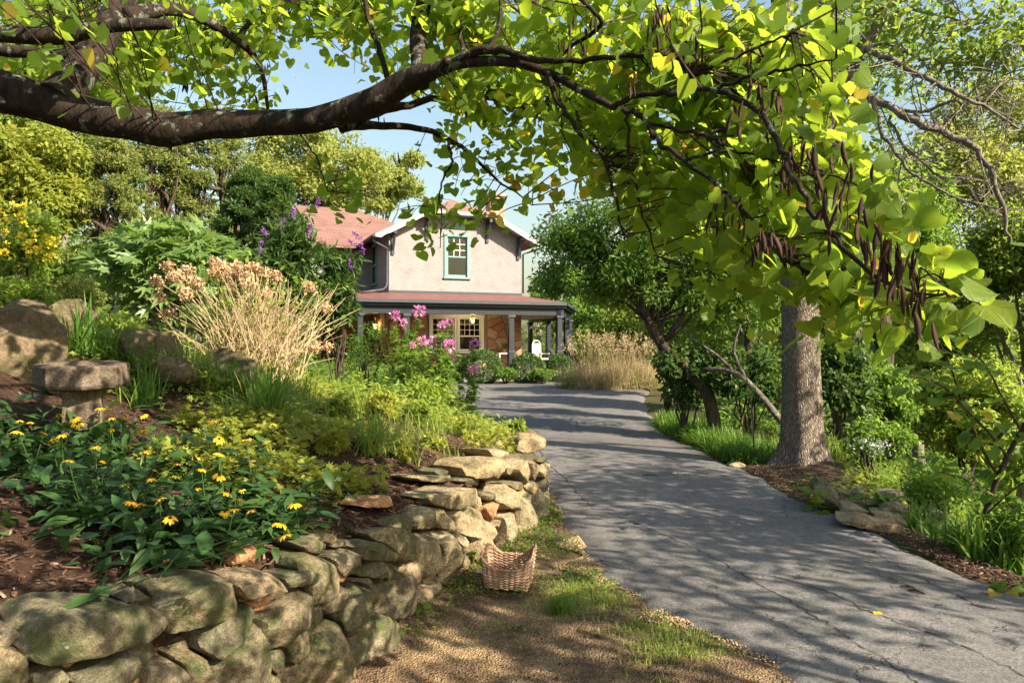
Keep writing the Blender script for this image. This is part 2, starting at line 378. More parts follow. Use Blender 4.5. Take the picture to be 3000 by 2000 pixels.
xs = np.concatenate([[-1500,-600,-250,-120,-70], np.arange(-45,-6,3), np.arange(-6,12,.35), np.arange(12,46,2.5), [55,75,120,250,600,1500]])
ys = np.concatenate([[-1500,-400,-120,-50,-25,-12,-6,-3], np.arange(-1,16,.35), np.arange(16,50,1.5), [55,65,80,120,250,600,1500]])
X, Y = np.meshgrid(xs, ys); Z = gz(X, Y)
near = (X < xwall(Y) - .25); Z = np.where(near, Z - .12, Z)
pth = (X > xwall(Y) - .4) & (X < xl(Y) + .9) & (Y > .2) & (Y < 8.6); Z = np.where(pth, Z - .09, Z)
inn = (X > xl(Y) - .1) & (X < xr(Y) + .1) & (Y < 29.4) & (Y > -6); Z = np.where(inn, Z - .05, Z)
tag(grid_mesh('ground', X, Y, Z, M['soil']), kind='structure')
# garden bank
yy = np.concatenate([np.arange(.2, 14, .16), np.arange(14, 40, .6), [42,46,52,60,70]])
dd = np.concatenate([[0, 0.02], np.arange(.12, 7, .16), np.arange(7, 30, .8), [35,45,60,90,140]])
D, Yb = np.meshgrid(dd, yy); Xb = xwall(Yb) - .16 - D; Zb = bz(Xb, Yb)
Zb[:, 0] = -.25
tag(grid_mesh('garden_bank', Xb, Yb, Zb, M['mulch']), kind='structure')
# driveway
yy = np.concatenate([np.arange(-6, 2, .5), np.arange(2, 14, .12), np.arange(14, 29.21, .4)])
t = np.linspace(0, 1, 26)
jl = .05*np.sin(yy*3.1)+.035*np.sin(yy*7.7+1)+.03*np.sin(yy*19)+.02*np.sin(yy*41); jr = .05*np.sin(yy*2.6+2)+.03*np.sin(yy*8.9)+.02*np.sin(yy*17+1)
L = xl(yy) + jl; R = xr(yy) + jr
X = L[:, None] + (R-L)[:, None]*t; Y = np.repeat(yy[:, None], 26, 1); Z = np.maximum(gz(X, Y), -.02) + .022 + .03*np.sin(math.pi*t)[None]
Y = Y + np.where(Y > 28, 1, 0) * (.35*np.sin(X*1.1) - .10*(X-1)) * ((Y-28)/1.2)
Z[:, 0] = gz(X[:, 0], Y[:, 0]) - .03; Z[:, -1] = gz(X[:, -1], Y[:, -1]) - .03; Z[-1] -= .06
drive = tag(grid_mesh('driveway', X, Y, Z, M['asphalt']), kind='structure')
# long open cracks along the wheel tracks
M['crackfill'] = plain('crack_dirt', (.025,.022,.02), .95)
def drive_z(x, y):
    t_ = (x-float(xl(y)))/(float(xr(y))-float(xl(y))); return max(float(gz(x, y)), -.02)+.022+.03*math.sin(math.pi*min(max(t_, 0), 1))
rc = np.random.default_rng(15)
for L in ([(1565,1290),(1600,1350),(1650,1395),(1690,1440),(1740,1490)],[(1780,1500),(1930,1560),(2060,1620),(2150,1670),(2240,1720),(2360,1790),(2460,1850),(2580,1925),(2700,2010)],[(2260,1690),(2420,1735),(2560,1800),(2700,1850),(2850,1910),(3010,1990)],[(1700,1270),(1690,1240),(1720,1210),(1760,1185)],[(2540,1600),(2640,1660),(2760,1720),(2900,1790)],[(2200,1900),(2290,1960),(2350,2030)],[(1600,1530),(1680,1590),(1780,1640)]):
    w3 = []
    for u, v_ in L:
        Yc = CZ*F/(v_-1000)*.975; p_ = at(u, v_, Yc); w3.append((p_.x, p_.y))
    q = spline(w3, 9); q[1:-1] += rc.normal(0, .012, (len(q)-2, 2)); V_ = []; F_ = []
    for i, (x_, y_) in enumerate(q):
        d_ = q[min(i+1, len(q)-1)]-q[max(i-1, 0)]; d_ = d_/max(np.linalg.norm(d_), 1e-6); k_ = rc.uniform(.0015, .0065)*(1 if 0 < i < len(q)-1 else .1)
        for s_ in (-1, 1): V_.append((x_-d_[1]*k_*s_, y_+d_[0]*k_*s_, drive_z(x_, y_)+.004))
    F_ = [(2*i, 2*i+1, 2*i+3, 2*i+2) for i in range(len(q)-1)]
    link('crack', mesh_np('crack', V_, F_, (M['crackfill'],)), drive)
# gravel path between the wall and the driveway
yy = np.arange(.2, 8.6, .12); t = np.linspace(0, 1, 22)
L = xwall(yy) - .02; R = np.maximum(xl(yy) + .40, L + .05)
X = L[:, None] + (R-L)[:, None]*t; Y = np.repeat(yy[:, None], 22, 1)
Z = gz(X, Y) - .004 + .010*np.sin(5*X+2*Y)*np.sin(4*Y-X) + .03*np.exp(-((X-L[:, None])/.15)**2)
tag(grid_mesh('gravel_path', X, Y, Z, M['path']), kind='structure')
# ------------------------------------------------------------------ dry stone retaining wall
def stonemat(name, cols, moss=None, ma=.5, sc_=5, tint=True):
    m, nt, out = newmat(name); c = coords(nt); g = N(nt, "NewGeometry"); w_ = g.outputs["Position"]
    f = noise(nt, w_, sc_, 7, .65); f2 = noise(nt, w_, sc_*9, 6, .7); r = N(nt, "ObjectInfo").outputs["Random"]
    col = ramp(nt, f, [(.3, cols[0]), (.5, cols[1]), (.72, cols[2])])
    if tint: col = mixc(nt, .75, col, ramp(nt, r, [(0,(.42,.44,.40)),(.3,(.62,.54,.40)),(.55,(.50,.50,.46)),(.8,(.66,.52,.38)),(1,(.44,.45,.43))]), 'OVERLAY')
    col = mixc(nt, .55, col, ramp(nt, f2, [(.3,(.0,.0,.0)),(.7,(1,1,1))]), 'OVERLAY')
    col = mixc(nt, .4, col, ramp(nt, noise(nt, w_, 170, 3, .6), [(.35,(.1,.1,.1)),(.65,(.9,.9,.9))]), 'OVERLAY')
    if moss:
        k = ramp(nt, noise(nt, w_, 8.5, 8, .75), [(ma, (0,0,0)), (ma+.16, (1,1,1))])
        k = mixc(nt, .9, (0,0,0), k)
        col = mixc(nt, k, col, mixc(nt, f2, moss, tuple(x*.45 for x in moss)))
        l = ramp(nt, noise(nt, w_, 17, 4, .6), [(.69,(0,0,0)),(.75,(.8,.8,.8))]); col = mixc(nt, l, col, (.25,.27,.22))
    h = N(nt, "Math", {0: f, 1: N(nt, "Math", {0: f2, 1: .35}, operation='MULTIPLY').outputs[0]}, operation='ADD').outputs[0]
    bsdf(nt, out, col, .92, bump(nt, h, 1.0, .045), .2); return m
M['stone_moss'] = stonemat('mossy_fieldstone', [(.05,.046,.035),(.135,.12,.09),(.24,.21,.16)], (.07,.095,.03), .455)
M['stone_dry'] = stonemat('dry_fieldstone', [(.12,.102,.075),(.22,.188,.137),(.33,.285,.215)], (.11,.125,.055), .50)
M['stone_red'] = stonemat('rusty_fieldstone', [(.20,.11,.07),(.33,.20,.12),(.42,.29,.19)], None)
M['boulder'] = stonemat('lichen_boulder', [(.04,.03,.02),(.105,.08,.05),(.19,.145,.09)], (.08,.078,.032), .46, 2.2, False)
def A_(*p): return [(x/3.92, 1600+y/3.92) for x, y in p]
def B_(*p): return [(500+x/3.1367, 1500+y/3.1367) for x, y in p]
def C_(*p): return [(1000+x/3.1354, 1300+y/3.1354) for x, y in p]
def G_(*p): return [(800+x/1.845, 1150+y/1.845) for x, y in p]
STONES = [
 (A_((225,1140),(480,830),(780,690),(1000,700),(1330,640),(1550,690),(1850,770),(1700,920),(1380,1100),(760,1240),(430,1320),(260,1160)),'m',.06,.34),
 (A_((1510,640),(1650,550),(1780,560),(1850,740),(1700,760)),'m',-.06,.2),
 (A_((-300,1150),(220,1150),(290,1250),(270,1700),(-300,1700)),'m',.02,.3),
 (A_((230,1150),(310,1150),(400,1340),(330,1410),(280,1380)),'m',-.03,.2),
 (A_((-100,990),(200,950),(260,1020),(190,1150),(-100,1160)),'d',-.02,.25),
 (A_((-60,870),(70,860),(110,960),(-60,985)),'r',-.05,.2),
 (A_((380,1400),(620,1310),(780,1480),(860,1800),(400,1800)),'m',0,.25),
 (A_((640,1290),(860,1215),(1005,1300),(800,1420),(660,1340)),'r',-.02,.2),
 (A_((790,1440),(1100,1280),(1400,1130),(1700,1010),(1960,1020),(2000,1110),(1880,1270),(1560,1450),(1250,1650),(850,1650)),'m',.03,.3),
 (A_((1700,1400),(2030,1300),(2120,1430),(2140,1750),(1600,1750)),'d',.02,.25),
 (A_((1480,1530),(1570,1470),(1640,1600),(1470,1620)),'r',0,.2),
 (B_((-80,900),(0,770),(200,650),(320,580),(500,610),(600,740),(600,800),(350,960),(100,1080),(-30,1100)),'m',.05,.34),
 (A_((1850,520),(1980,430),(2150,520),(2100,620),(1900,620)),'m',-.10,.2),
 (B_((535,610),(720,555),(900,550),(1045,620),(1020,720),(680,800),(590,740)),'d',.07,.32),
 (B_((1010,590),(1220,530),(1300,570),(1280,620),(1050,690)),'m',.05,.25),
 (B_((720,490),(830,350),(920,320),(945,520),(900,560),(750,540)),'r',-.12,.14),
 (B_((760,920),(750,850),(950,745),(1030,725),(1010,790),(880,905)),'r',-.03,.2),
 (B_((240,1110),(440,930),(760,820),(740,920),(640,1130),(540,1210),(400,1330),(270,1230)),'m',.02,.25),
 (B_((820,980),(1180,700),(1240,730),(1260,900),(1190,1030),(1010,1210),(870,1280),(830,1100)),'m',.04,.28),
 (B_((1270,840),(1370,840),(1380,980),(1330,1130),(1290,1140),(1205,1045)),'m',0,.22),
 (B_((1180,450),(1320,385),(1440,400),(1560,560),(1480,720),(1400,800),(1270,830),(1240,640),(1180,540)),'m',.03,.28),
 (B_((1240,300),(1390,250),(1560,320),(1540,380),(1480,400),(1330,380)),'m',-.05,.22),
 (B_((1450,255),(1560,205),(1615,250),(1560,310)),'m',-.07,.2),
 (B_((1615,270),(1690,270),(1700,320),(1570,330)),'m',-.05,.2),
 (B_((1500,420),(1670,330),(1720,380),(1745,520),(1620,610),(1540,540)),'m',.02,.24),
 (C_((140,900),(240,880),(430,1010),(430,1060),(230,1070),(170,1000)),'m',.01,.25),
 (C_((205,1120),(280,1070),(430,1080),(485,1150),(440,1210),(300,1230),(220,1190)),'m',.01,.22),
 (B_((1410,800),(1590,645),(1620,780),(1590,860),(1450,940),(1400,900)),'m',.01,.22),
 (B_((1530,940),(1640,780),(1740,640),(1840,760),(1820,870),(1720,1000),(1640,1150),(1590,1060)),'m',.03,.25),
 (C_((180,1240),(250,1230),(300,1290),(260,1330)),'m',0,.15),
 (C_((260,1330),(310,1300),(360,1440),(340,1490),(280,1440)),'m',0,.15),
 (B_((1290,1170),(1380,1000),(1430,950),(1500,1000),(1600,1190),(1660,1600),(1030,1640),(1180,1380)),'m',.04,.3),
 (B_((1100,1130),(1210,1050),(1290,1150),(1250,1280),(1130,1390),(1110,1280),(1030,1230)),'m',0,.2),
 (B_((870,1310),(930,1295),(990,1240),(1050,1300),(1100,1400),(1020,1490),(900,1410)),'m',-.01,.2),
 (B_((370,1430),(560,1230),(680,1040),(790,1040),(850,1200),(870,1480),(820,1640),(380,1640)),'m',.03,.28),
 (B_((0,1320),(230,1275),(300,1330),(390,1640),(150,1640),(100,1400)),'m',.02,.25),
 (B_((840,1530),(940,1470),(1050,1640),(820,1640)),'m',0,.2),
 (G_((440,1270),(530,1170),(600,1230),(635,1390),(580,1490),(480,1545),(430,1490)),'m',.03,.28),
 (C_((310,790),(450,780),(600,800),(650,870),(630,1000),(520,1100),(460,1080),(400,930),(320,850)),'m',.06,.32),
 (C_((370,1300),(530,1115),(600,1160),(640,1350),(700,1450),(720,1600),(350,1600)),'m',.02,.3),
 (C_((560,1110),(650,990),(720,1150),(740,1400),(705,1440),(620,1300)),'d',.0,.22),
 (C_((560,720),(650,640),(720,780),(680,820),(570,790)),'m',-.04,.16),
 (C_((730,730),(790,570),(890,600),(910,760),(830,790),(740,770)),'d',-.02,.2),
 (C_((893,605),(920,570),(1040,790),(930,775)),'d',-.02,.2),
 (C_((500,570),(640,480),(750,540),(680,590),(520,595)),'r',-.16,.22),
 (C_((870,490),(1090,395),(1145,410),(1150,520),(1010,610),(930,560)),'d',.02,.3),
 (C_((980,640),(1100,590),(1110,680),(1030,740)),'d',-.02,.2),
 (C_((680,910),(780,810),(820,820),(890,1020),(905,1180),(850,1280),(790,1280),(720,1140)),'d',.01,.22),
 (C_((835,815),(1040,803),(1090,860),(1105,1180),(1060,1270),(990,1310),(930,1200),(905,1000)),'d',.03,.25),
 (C_((1095,845),(1190,845),(1180,1000),(1130,1000)),'d',-.02,.18),
 (C_((1050,780),(1110,690),(1120,560),(1230,530),(1300,640),(1260,760),(1330,950),(1300,1040),(1190,1060),(1175,1000),(1195,850)),'d',.03,.28),
 (C_((1265,695),(1350,665),(1410,900),(1370,950),(1320,900)),'d',.02,.22),
 (C_((1112,990),(1150,1010),(1200,1150),(1140,1190)),'m',-.01,.18),
 (C_((800,1310),(900,1265),(940,1400),(900,1460),(830,1400)),'d',.0,.2),
 (C_((720,1440),(790,1300),(820,1400),(830,1500),(740,1580)),'d',.0,.2),
 (C_((1000,325),(1040,305),(1330,310),(1260,365),(1100,365)),'d',-.20,.3),
 (C_((1290,312),(1360,315),(1375,370),(1310,395),(1245,355)),'m',-.10,.2),
 (C_((1280,450),(1400,440),(1430,480),(1400,512),(1320,512)),'m',.02,.22),
 (C_((1222,475),(1300,465),(1340,640),(1275,680),(1232,540)),'d',-.03,.2),
 (C_((1335,545),(1400,525),(1450,610),(1400,720),(1352,605)),'r',0,.2),
 (C_((1370,395),(1500,382),(1600,450),(1600,590),(1560,608),(1470,600),(1432,500)),'d',.03,.3),
 (C_((1465,612),(1560,622),(1600,700),(1590,900),(1490,950),(1482,740)),'d',.02,.25),
 (C_((1400,750),(1500,675),(1500,740),(1450,770)),'d',-.02,.18),
 (C_((1605,455),(1680,450),(1740,560),(1770,780),(1770,850),(1700,830),(1650,900),(1605,860),(1612,640)),'d',.03,.25),
 (C_((1700,405),(1770,540),(1742,570),(1672,440)),'d',-.01,.18),
 (C_((1790,352),(1870,342),(1880,680),(1830,770),(1772,745),(1782,560)),'m',.02,.3),
 (C_((1702,372),(1760,337),(1790,400),(1770,480),(1732,440)),'d',0,.2),
 (C_((1490,362),(1570,342),(1650,352),(1650,410),(1600,430),(1540,412)),'m',.03,.22),
 (C_((1255,230),(1300,175),(1400,135),(1540,142),(1550,290),(1500,350),(1400,335),(1290,305)),'d',.0,.42),
 (C_((1580,155),(1700,145),(1740,260),(1700,370),(1640,345),(1602,280)),'d',.02,.36),
 (C_((1535,175),(1590,182),(1610,270),(1562,290)),'d',-.03,.25),
 (C_((1712,135),(1800,200),(1830,290),(1790,340),(1742,300)),'d',0,.32),
 (C_((1785,175),(1890,185),(1915,290),(1835,300)),'d',.02,.34),
 (C_((1712,112),(1760,92),(1880,132),(1910,185),(1785,165)),'m',.02,.36),
 (C_((1490,65),(1560,52),(1690,100),(1640,137),(1540,142)),'d',-.12,.3),
 (C_((1150,265),(1210,237),(1255,290),(1160,302)),'m',-.22,.2),
]
_wang = np.array([x/max(y, .01) for x, y in WALL[1:8]])
def wall_hit(u, v):
    a = np.clip((u-1500)/F, -.999, .0417); a = (u-1500)/F
    i = int(np.clip(np.searchsorted(_wang, a)-1, 0, len(_wang)-2))
    (x0, y0), (x1, y1) = WALL[1+i], WALL[2+i]
    s = (a*y0 - x0) / ((x1-x0) - a*(y1-y0)); s = min(max(s, -1.0), 1.6)
    Y = y0 + (y1-y0)*s
    return Vector((x0+(x1-x0)*s, Y, CZ-(v-1000)/F*Y)), Vector((y1-y0, -(x1-x0), 0)).normalized()
rw = np.random.default_rng(11)
def chaikin(P):
    out = []
    for i in range(len(P)):
        a, b = P[i], P[(i+1) % len(P)]; out += [a*.92+b*.08, a*.08+b*.92]
    return out
def resample(P, n):
    P = np.array(P); Q = np.vstack([P, P[:1]]); L = np.r_[0, np.cumsum(np.linalg.norm(np.diff(Q, axis=0), axis=1))]
    t = np.linspace(0, L[-1], n, endpoint=False); return np.stack([np.interp(t, L, Q[:, k]) for k in range(P.shape[1])], 1)
def rock_from_poly(poly2, depth, seed, bulge=.24):
    """poly2: outline (x right, z up) in metres round 0; y<0 towards the viewer. Returns V, F"""
    r = np.random.default_rng(seed); n = 40
    P = resample(chaikin([np.array(p) for p in poly2]), n)
    size = math.sqrt(abs(.5*np.sum(P[:, 0]*np.roll(P[:, 1], -1)-P[:, 1]*np.roll(P[:, 0], -1))))
    th = min(size*bulge, .075); rings = [(.90, depth), (1.0, depth*.6), (1.03, depth*.25), (1.025, .1*th), (1.0, -.2*th), (.96, -.5*th), (.88, -.75*th), (.74, -.9*th), (.58, -.97*th), (.42, -1.0*th), (.26, -1.02*th), (.12, -1.02*th)]
    tilt = r.normal(0, .16, 2); V = []
    for s, y in rings:
        Q = P*s; yy = np.full(n, y) + (Q @ tilt if y < .3*th else 0)
        V.append(np.stack([Q[:, 0], yy, Q[:, 1]], 1))
    V = np.concatenate(V + [np.array([[0, depth, 0], [0, -th*1.02, 0]])])
    f = 2.2/max(size, .05); am = size*.05
    V += am*np.stack([vnoise(V, seed+1, f), vnoise(V, seed+2, f)*1.1, vnoise(V, seed+3, f)], 1)
    # cut against a few cleavage planes
    for k in range(7):
        d = unit(np.array([r.normal(0,.5), -1.0, r.normal(0,.5)])) if k < 5 else unit(np.array([r.normal(0,.4), -.3, 1.0])); h = V @ d; lim = np.quantile(h, r.uniform(.72, .90) if k < 5 else r.uniform(.9,.97))
        V -= np.maximum(h-lim, 0)[:, None]*d*.95
    V += am*.30*np.stack([vnoise(V, seed+4, f*5), vnoise(V, seed+5, f*5), vnoise(V, seed+6, f*5)], 1)
    V += am*.16*np.stack([vnoise(V, seed+7, f*13), vnoise(V, seed+8, f*13), vnoise(V, seed+9, f*13)], 1)
    Fc = []; R = len(rings)
    for i in range(R-1):
        for j in range(n): Fc.append((i*n+j, i*n+(j+1) % n, (i+1)*n+(j+1) % n, (i+1)*n+j))
    b, fr = R*n, R*n+1
    for j in range(n): Fc.append((b, (j+1) % n, j)); Fc.append((fr, (R-1)*n+j, (R-1)*n+(j+1) % n))
    return V, Fc
wall = empty('retaining_wall', (-.6, 4.9, 0), 0, 'dry-stacked mossy fieldstone retaining wall curving along the gravel path', 'wall'); wall['kind'] = 'thing'
SM = {'m': M['stone_moss'], 'd': M['stone_dry'], 'r': M['stone_red']}
def set_stone(center, nor, poly2, mat, depth, seed, parent=wall, name='stone'):
    V, Fc = rock_from_poly(poly2, depth, seed)
    me = mesh_np(name, V, Fc, (mat,), True); me.set_sharp_from_angle(angle=math.radians(24))
    o = link(name, me, None)
    o.location = center; o.rotation_euler = (0, 0, math.atan2(nor.x, -nor.y))
    if parent is not None:
        o.parent = parent; o.matrix_parent_inverse = Matrix.Translation(-parent.location)
    return o
for k, (poly, mt, off, dep) in enumerate(STONES):
    cu = sum(p[0] for p in poly)/len(poly); cv = sum(p[1] for p in poly)/len(poly)
    c0, nr = wall_hit(cu, cv); tx = Vector((-nr.y, nr.x, 0)); pts = []
    for u, v in poly:
        h, _ = wall_hit(u, v); d = h - c0; pts.append((d.dot(tx)*1.04, d.z*1.04))
    set_stone(c0 + nr*off, nr, pts, SM[mt], dep, 100+k)
# small chinking stones between and below, then the hidden far course along the drive
def blob(r, w_, h_, n=8): 
    a = np.sort(r.uniform(0, 2*math.pi, n)); return [(math.cos(t)*w_*r.uniform(.75,1.1), math.sin(t)*h_*r.uniform(.75,1.1)) for t in np.linspace(0, 2*math.pi, n, endpoint=False)]
seg = [(WALL[i], WALL[i+1]) for i in range(2, 7)]
for k in range(100):
    (x0, y0), (x1, y1) = seg[k % 5]; s = rw.random()
    nr = Vector((y1-y0, x0-x1, 0)).normalized(); zt = float(bank_base(y0+(y1-y0)*s))
    c0 = Vector((x0+(x1-x0)*s, y0+(y1-y0)*s, rw.uniform(.02, zt-.1))) - nr*rw.uniform(.05, .10)
    set_stone(c0, nr, blob(rw, rw.uniform(.06,.12), rw.uniform(.05,.10)), SM['mmdr'[k % 4]], .15, 400+k)
for (u, v, Y, w_, h_, mt) in [(1470,1325,8.1,.20,.13,'d'),(1560,1300,7.9,.20,.11,'d'),(1400,1280,8.8,.20,.12,'m'),(1490,1300,8.6,.16,.10,'d'),(1550,1285,8.9,.17,.10,'m'),(1440,1268,9.4,.22,.11,'m'),(1500,1275,9.6,.15,.10,'d'),(1410,1248,10.3,.19,.10,'d'),(1455,1255,10.4,.16,.09,'m'),(1395,1238,11.1,.17,.09,'d'),(1475,1290,8.9,.14,.09,'r'),(1530,1310,8.2,.13,.10,'d')]:
    p = at(u, v, Y); set_stone(p, Vector((.3, -.95, 0)).normalized(), blob(rw, w_, h_, 9), SM[mt], .3, 500+u)
for k in range(44):            # the course that faces the drive
    y = 7.6 + k % 22 * .2; x = float(xwall(y)); z = (.10 if k < 22 else .28)*float(bank_base(y))/.5
    set_stone(Vector((x+.02, y, z)), Vector((.98, .2, 0)).normalized(), blob(rw, rw.uniform(.1,.15), rw.uniform(.08,.12)), SM['dmd'[k % 3]], .2, 700+k)
V = []; 
ysx = np.arange(.2, 12.2, .15)
mb = MB()
for i in range(len(ysx)-1):
    y0, y1 = ysx[i], ysx[i+1]; a, b = float(xwall(y0))-.13, float(xwall(y1))-.13
    z0, z1 = float(bank_base(y0))-.06, float(bank_base(y1))-.06
    mb.add([(a,y0,-.1),(b,y1,-.1),(b,y1,z1),(a,y0,z0),(a-.2,y0,z0+.01),(b-.2,y1,z1+.01)], [(0,1,2,3),(3,2,5,4)])
o = mb.build('rubble_core', M['mulch'], None); o.parent = wall; o.matrix_parent_inverse = Matrix.Translation(-wall.location)
# ------------------------------------------------------------------ house
HA = math.radians(21)
HO = Vector((-5.16, 31.0, 0))
def hw(x, y, z=0): return HO + Vector((x*math.cos(HA)-y*math.sin(HA), x*math.sin(HA)+y*math.cos(HA), z))
house = empty('house', HO, HA, 'cream stucco house with red shingle roof and wraparound stone-walled porch', 'house')
# materials
m, nt, out = newmat('roughcast_stucco'); c = coords(nt)
f = noise(nt, c, 2.0, 4); v = N(nt, "TexVoronoi", {"Vector": N(nt,"VectorMath",{0:c,1:N(nt,"VectorMath",{0:noise(nt,c,7,3,.6,1),1:(.12,.12,.12)},operation='MULTIPLY').outputs[0]},operation='ADD').outputs[0], "Scale": 11.0}).outputs["Distance"]
h = N(nt, "Math", {0: ramp(nt, v, [(.15,(1,1,1)),(.45,(0,0,0))]), 1: noise(nt, c, 45, 3)}, operation='ADD').outputs[0]
bsdf(nt, out, ramp(nt, f, [(.3,(.20,.188,.196)),(.5,(.235,.222,.228)),(.7,(.255,.242,.247))]), .9, bump(nt, h, .5, .02), .15); M['stucco'] = m
m, nt, out = newmat('red_shingles'); c = coords(nt, "Object")
br = N(nt, "TexBrick", {"Vector": N(nt,"Mapping",{"Vector":c,"Scale":(1,1,1)}).outputs[0], "Color1": (.175,.095,.082), "Color2": (.225,.13,.113), "Mortar": (.10,.052,.046), "Scale": 1.0, "Mortar Size": .012, "Mortar Smooth": .3, "Brick Width": .32, "Row Height": .14})
f = noise(nt, c, 1.3, 5)
col = mixc(nt, .4, br.outputs[0], ramp(nt, f, [(.3,(.135,.07,.062)),(.7,(.26,.165,.145))]))
bsdf(nt, out, col, .85, bump(nt, br.outputs["Fac"], .4, -.02), .2); M['shingle'] = m
M['redmetal'] = plain('red_porch_roofing', (.145,.062,.053), .6, .25, 2)
M['bargewhite'] = plain('weathered_white_trim', (.42,.43,.45), .55, .1, 3)
M['slate'] = plain('slate_blue_paint', (.016,.021,.029), .45, .15, 3, .08)
M['slate_l'] = plain('grey_blue_paint', (.042,.052,.066), .45, .12, 3, .08)
M['teal'] = plain('sage_teal_paint', (.15,.29,.26), .5, .1, 4, .08)
M['winwhite'] = plain('window_white_paint', (.66,.68,.62), .5, .06, 4, .05)
M['ceil'] = plain('cream_porch_ceiling', (.70,.58,.44), .6, .05, 3, .05)
M['wood'] = plain('dark_wood', (.07,.04,.025), .6, .3, 5)
M['porchfloor'] = plain('grey_porch_floor', (.16,.15,.14), .7)
M['inside'] = plain('room_interior', (.12,.09,.07), .9)
M['iron'] = plain('lamp_iron', (.10,.13,.10), .5)
M['brickchim'] = plain('chimney_stone', (.36,.22,.17), .9, .25, 5, .6)
M['mortar'] = plain('mortar', (.22,.16,.12), .95, .15, 8, .5)
M['terracotta'] = plain('terracotta', (.42,.14,.07), .85, .15, 6)
M['shade'] = plain('lamp_shade_green', (.36,.40,.12), .8)
m, nt, out = newmat('window_glass')
mx = N(nt, "MixShader", {0: N(nt, "Fresnel", {"IOR": 1.6}).outputs[0], 1: N(nt, "BsdfTransparent", {"Color": (.55,.6,.58)}).outputs[0], 2: N(nt, "BsdfGlossy", {"Color": (.8,.8,.8), "Roughness": .03}).outputs[0]})
nt.links.new(mx.outputs[0], out.inputs[0]); M['glass'] = m
m, nt, out = newmat('lit_bulb'); e = N(nt, "Emission", {"Color": (1,.62,.25), "Strength": 9.0}); nt.links.new(e.outputs[0], out.inputs[0]); M['bulb'] = m
def stonewallmat():
    m, nt, out = newmat('porch_sandstone'); g = N(nt, "NewGeometry").outputs["Position"]; r = N(nt, "ObjectInfo").outputs["Random"]
    f = noise(nt, g, 3.5, 6, .7); col = ramp(nt, r, [(0,(.23,.10,.06)),(.3,(.36,.20,.12)),(.55,(.30,.15,.10)),(.8,(.46,.30,.20)),(1,(.26,.16,.12))])
    col = mixc(nt, .6, col, ramp(nt, f, [(.3,(.3,.3,.3)),(.7,(.7,.7,.7))]), 'OVERLAY')
    bsdf(nt, out, col, .9, bump(nt, noise(nt, g, 18, 6, .7), .8, .03), .15); return m
M['porchstone'] = stonewallmat()
# upper stucco walls
W = 5.97
def wall_quads(mb, holes, x0, x1, z0, ztop, y0, y1):
    """wall along x with rectangular holes (sorted, same stack), thickness y0..y1; ztop is a list of (x, z)"""
    zx = [p[0] for p in ztop]; zz = [p[1] for p in ztop]
    cuts = sorted({x0, x1, *[h[0] for h in holes], *[h[1] for h in holes], *[x for x in zx if x0 < x < x1]})
    for a, b in zip(cuts[:-1], cuts[1:]):
        hs = sorted([h for h in holes if h[0] <= a+1e-6 and h[1] >= b-1e-6], key=lambda h: h[2]); zb = z0
        for h in hs:
            mb.box((a, y0, zb), (b, y1, h[2])); zb = h[3]
        ta, tb = float(np.interp(a, zx, zz)), float(np.interp(b, zx, zz))
        mb.prism([(a, zb), (b, zb), (b, tb), (a, ta)], 1, y0, y1)
mb = MB(); TOP = [(0,6.40),(1.5,7.18),(4.47,7.18),(W,6.40)]
wall_quads(mb, [(2.53,3.43,4.55,6.28),(2.5,3.46,6.70,7.12)], 0, W, 3.86, TOP, 0, .22)
mb.build('front_wall', M['stucco'], house)
mb = MB(); mb.prism([(.22,3.3),(4.3,3.3),(4.3,6.42),(.22,6.42)], 0, 0, .22)
mb.prism([(.22,3.3),(4.3,3.3),(4.3,6.42),(.22,6.42)], 0, W-.22, W)
mb.prism([(4.3,0),(12,0),(12,6.3),(4.3,6.3)], 0, -7.5, 4.1)
mb.build('side_wall', M['stucco'], house)
# roofs
def poly_slab(mb, pts, t=.10):
    pts = [Vector(p) for p in pts]; k = len(pts); V = pts + [p - Vector((0,0,t)) for p in pts]
    mb.add(V, [tuple(range(k)), tuple(range(2*k-1, k-1, -1))] + [(i, i+k, (i+1) % k + k, (i+1) % k) for i in range(k)])
ze, zc, zr = 6.15, 7.28, 8.05; xa, xb = -.685, 6.655; xc0, xc1, xm = 1.5, 4.47, 2.985
mb = MB()
poly_slab(mb, [(xa,-.62,ze),(xc0,-.62,zc),(xm,.85,zr),(xm,8,zr),(xa,8,ze)])
poly_slab(mb, [(xb,-.62,ze),(xb,8,ze),(xm,8,zr),(xm,.85,zr),(xc1,-.62,zc)])
poly_slab(mb, [(xc0,-.62,zc),(xc1,-.62,zc),(xm,.85,zr)])
groof = mb.build('gable_roof', M['shingle'], house)
mb = MB(); x0, x1, y0, y1 = -8.1, 4.7, 3.7, 12.6; ry = 8.15
poly_slab(mb, [(x0,y0,ze),(x1,y0,ze),(-.1,ry,8.64),(-3.6,ry,8.64)]); poly_slab(mb, [(x1,y0,ze),(x1,y1,ze),(-.1,ry,8.64)])
poly_slab(mb, [(x1,y1,ze),(x0,y1,ze),(-3.6,ry,8.64),(-.1,ry,8.64)]); poly_slab(mb, [(x0,y1,ze),(x0,y0,ze),(-3.6,ry,8.64)])
mb.build('main_roof', M['shingle'], house)
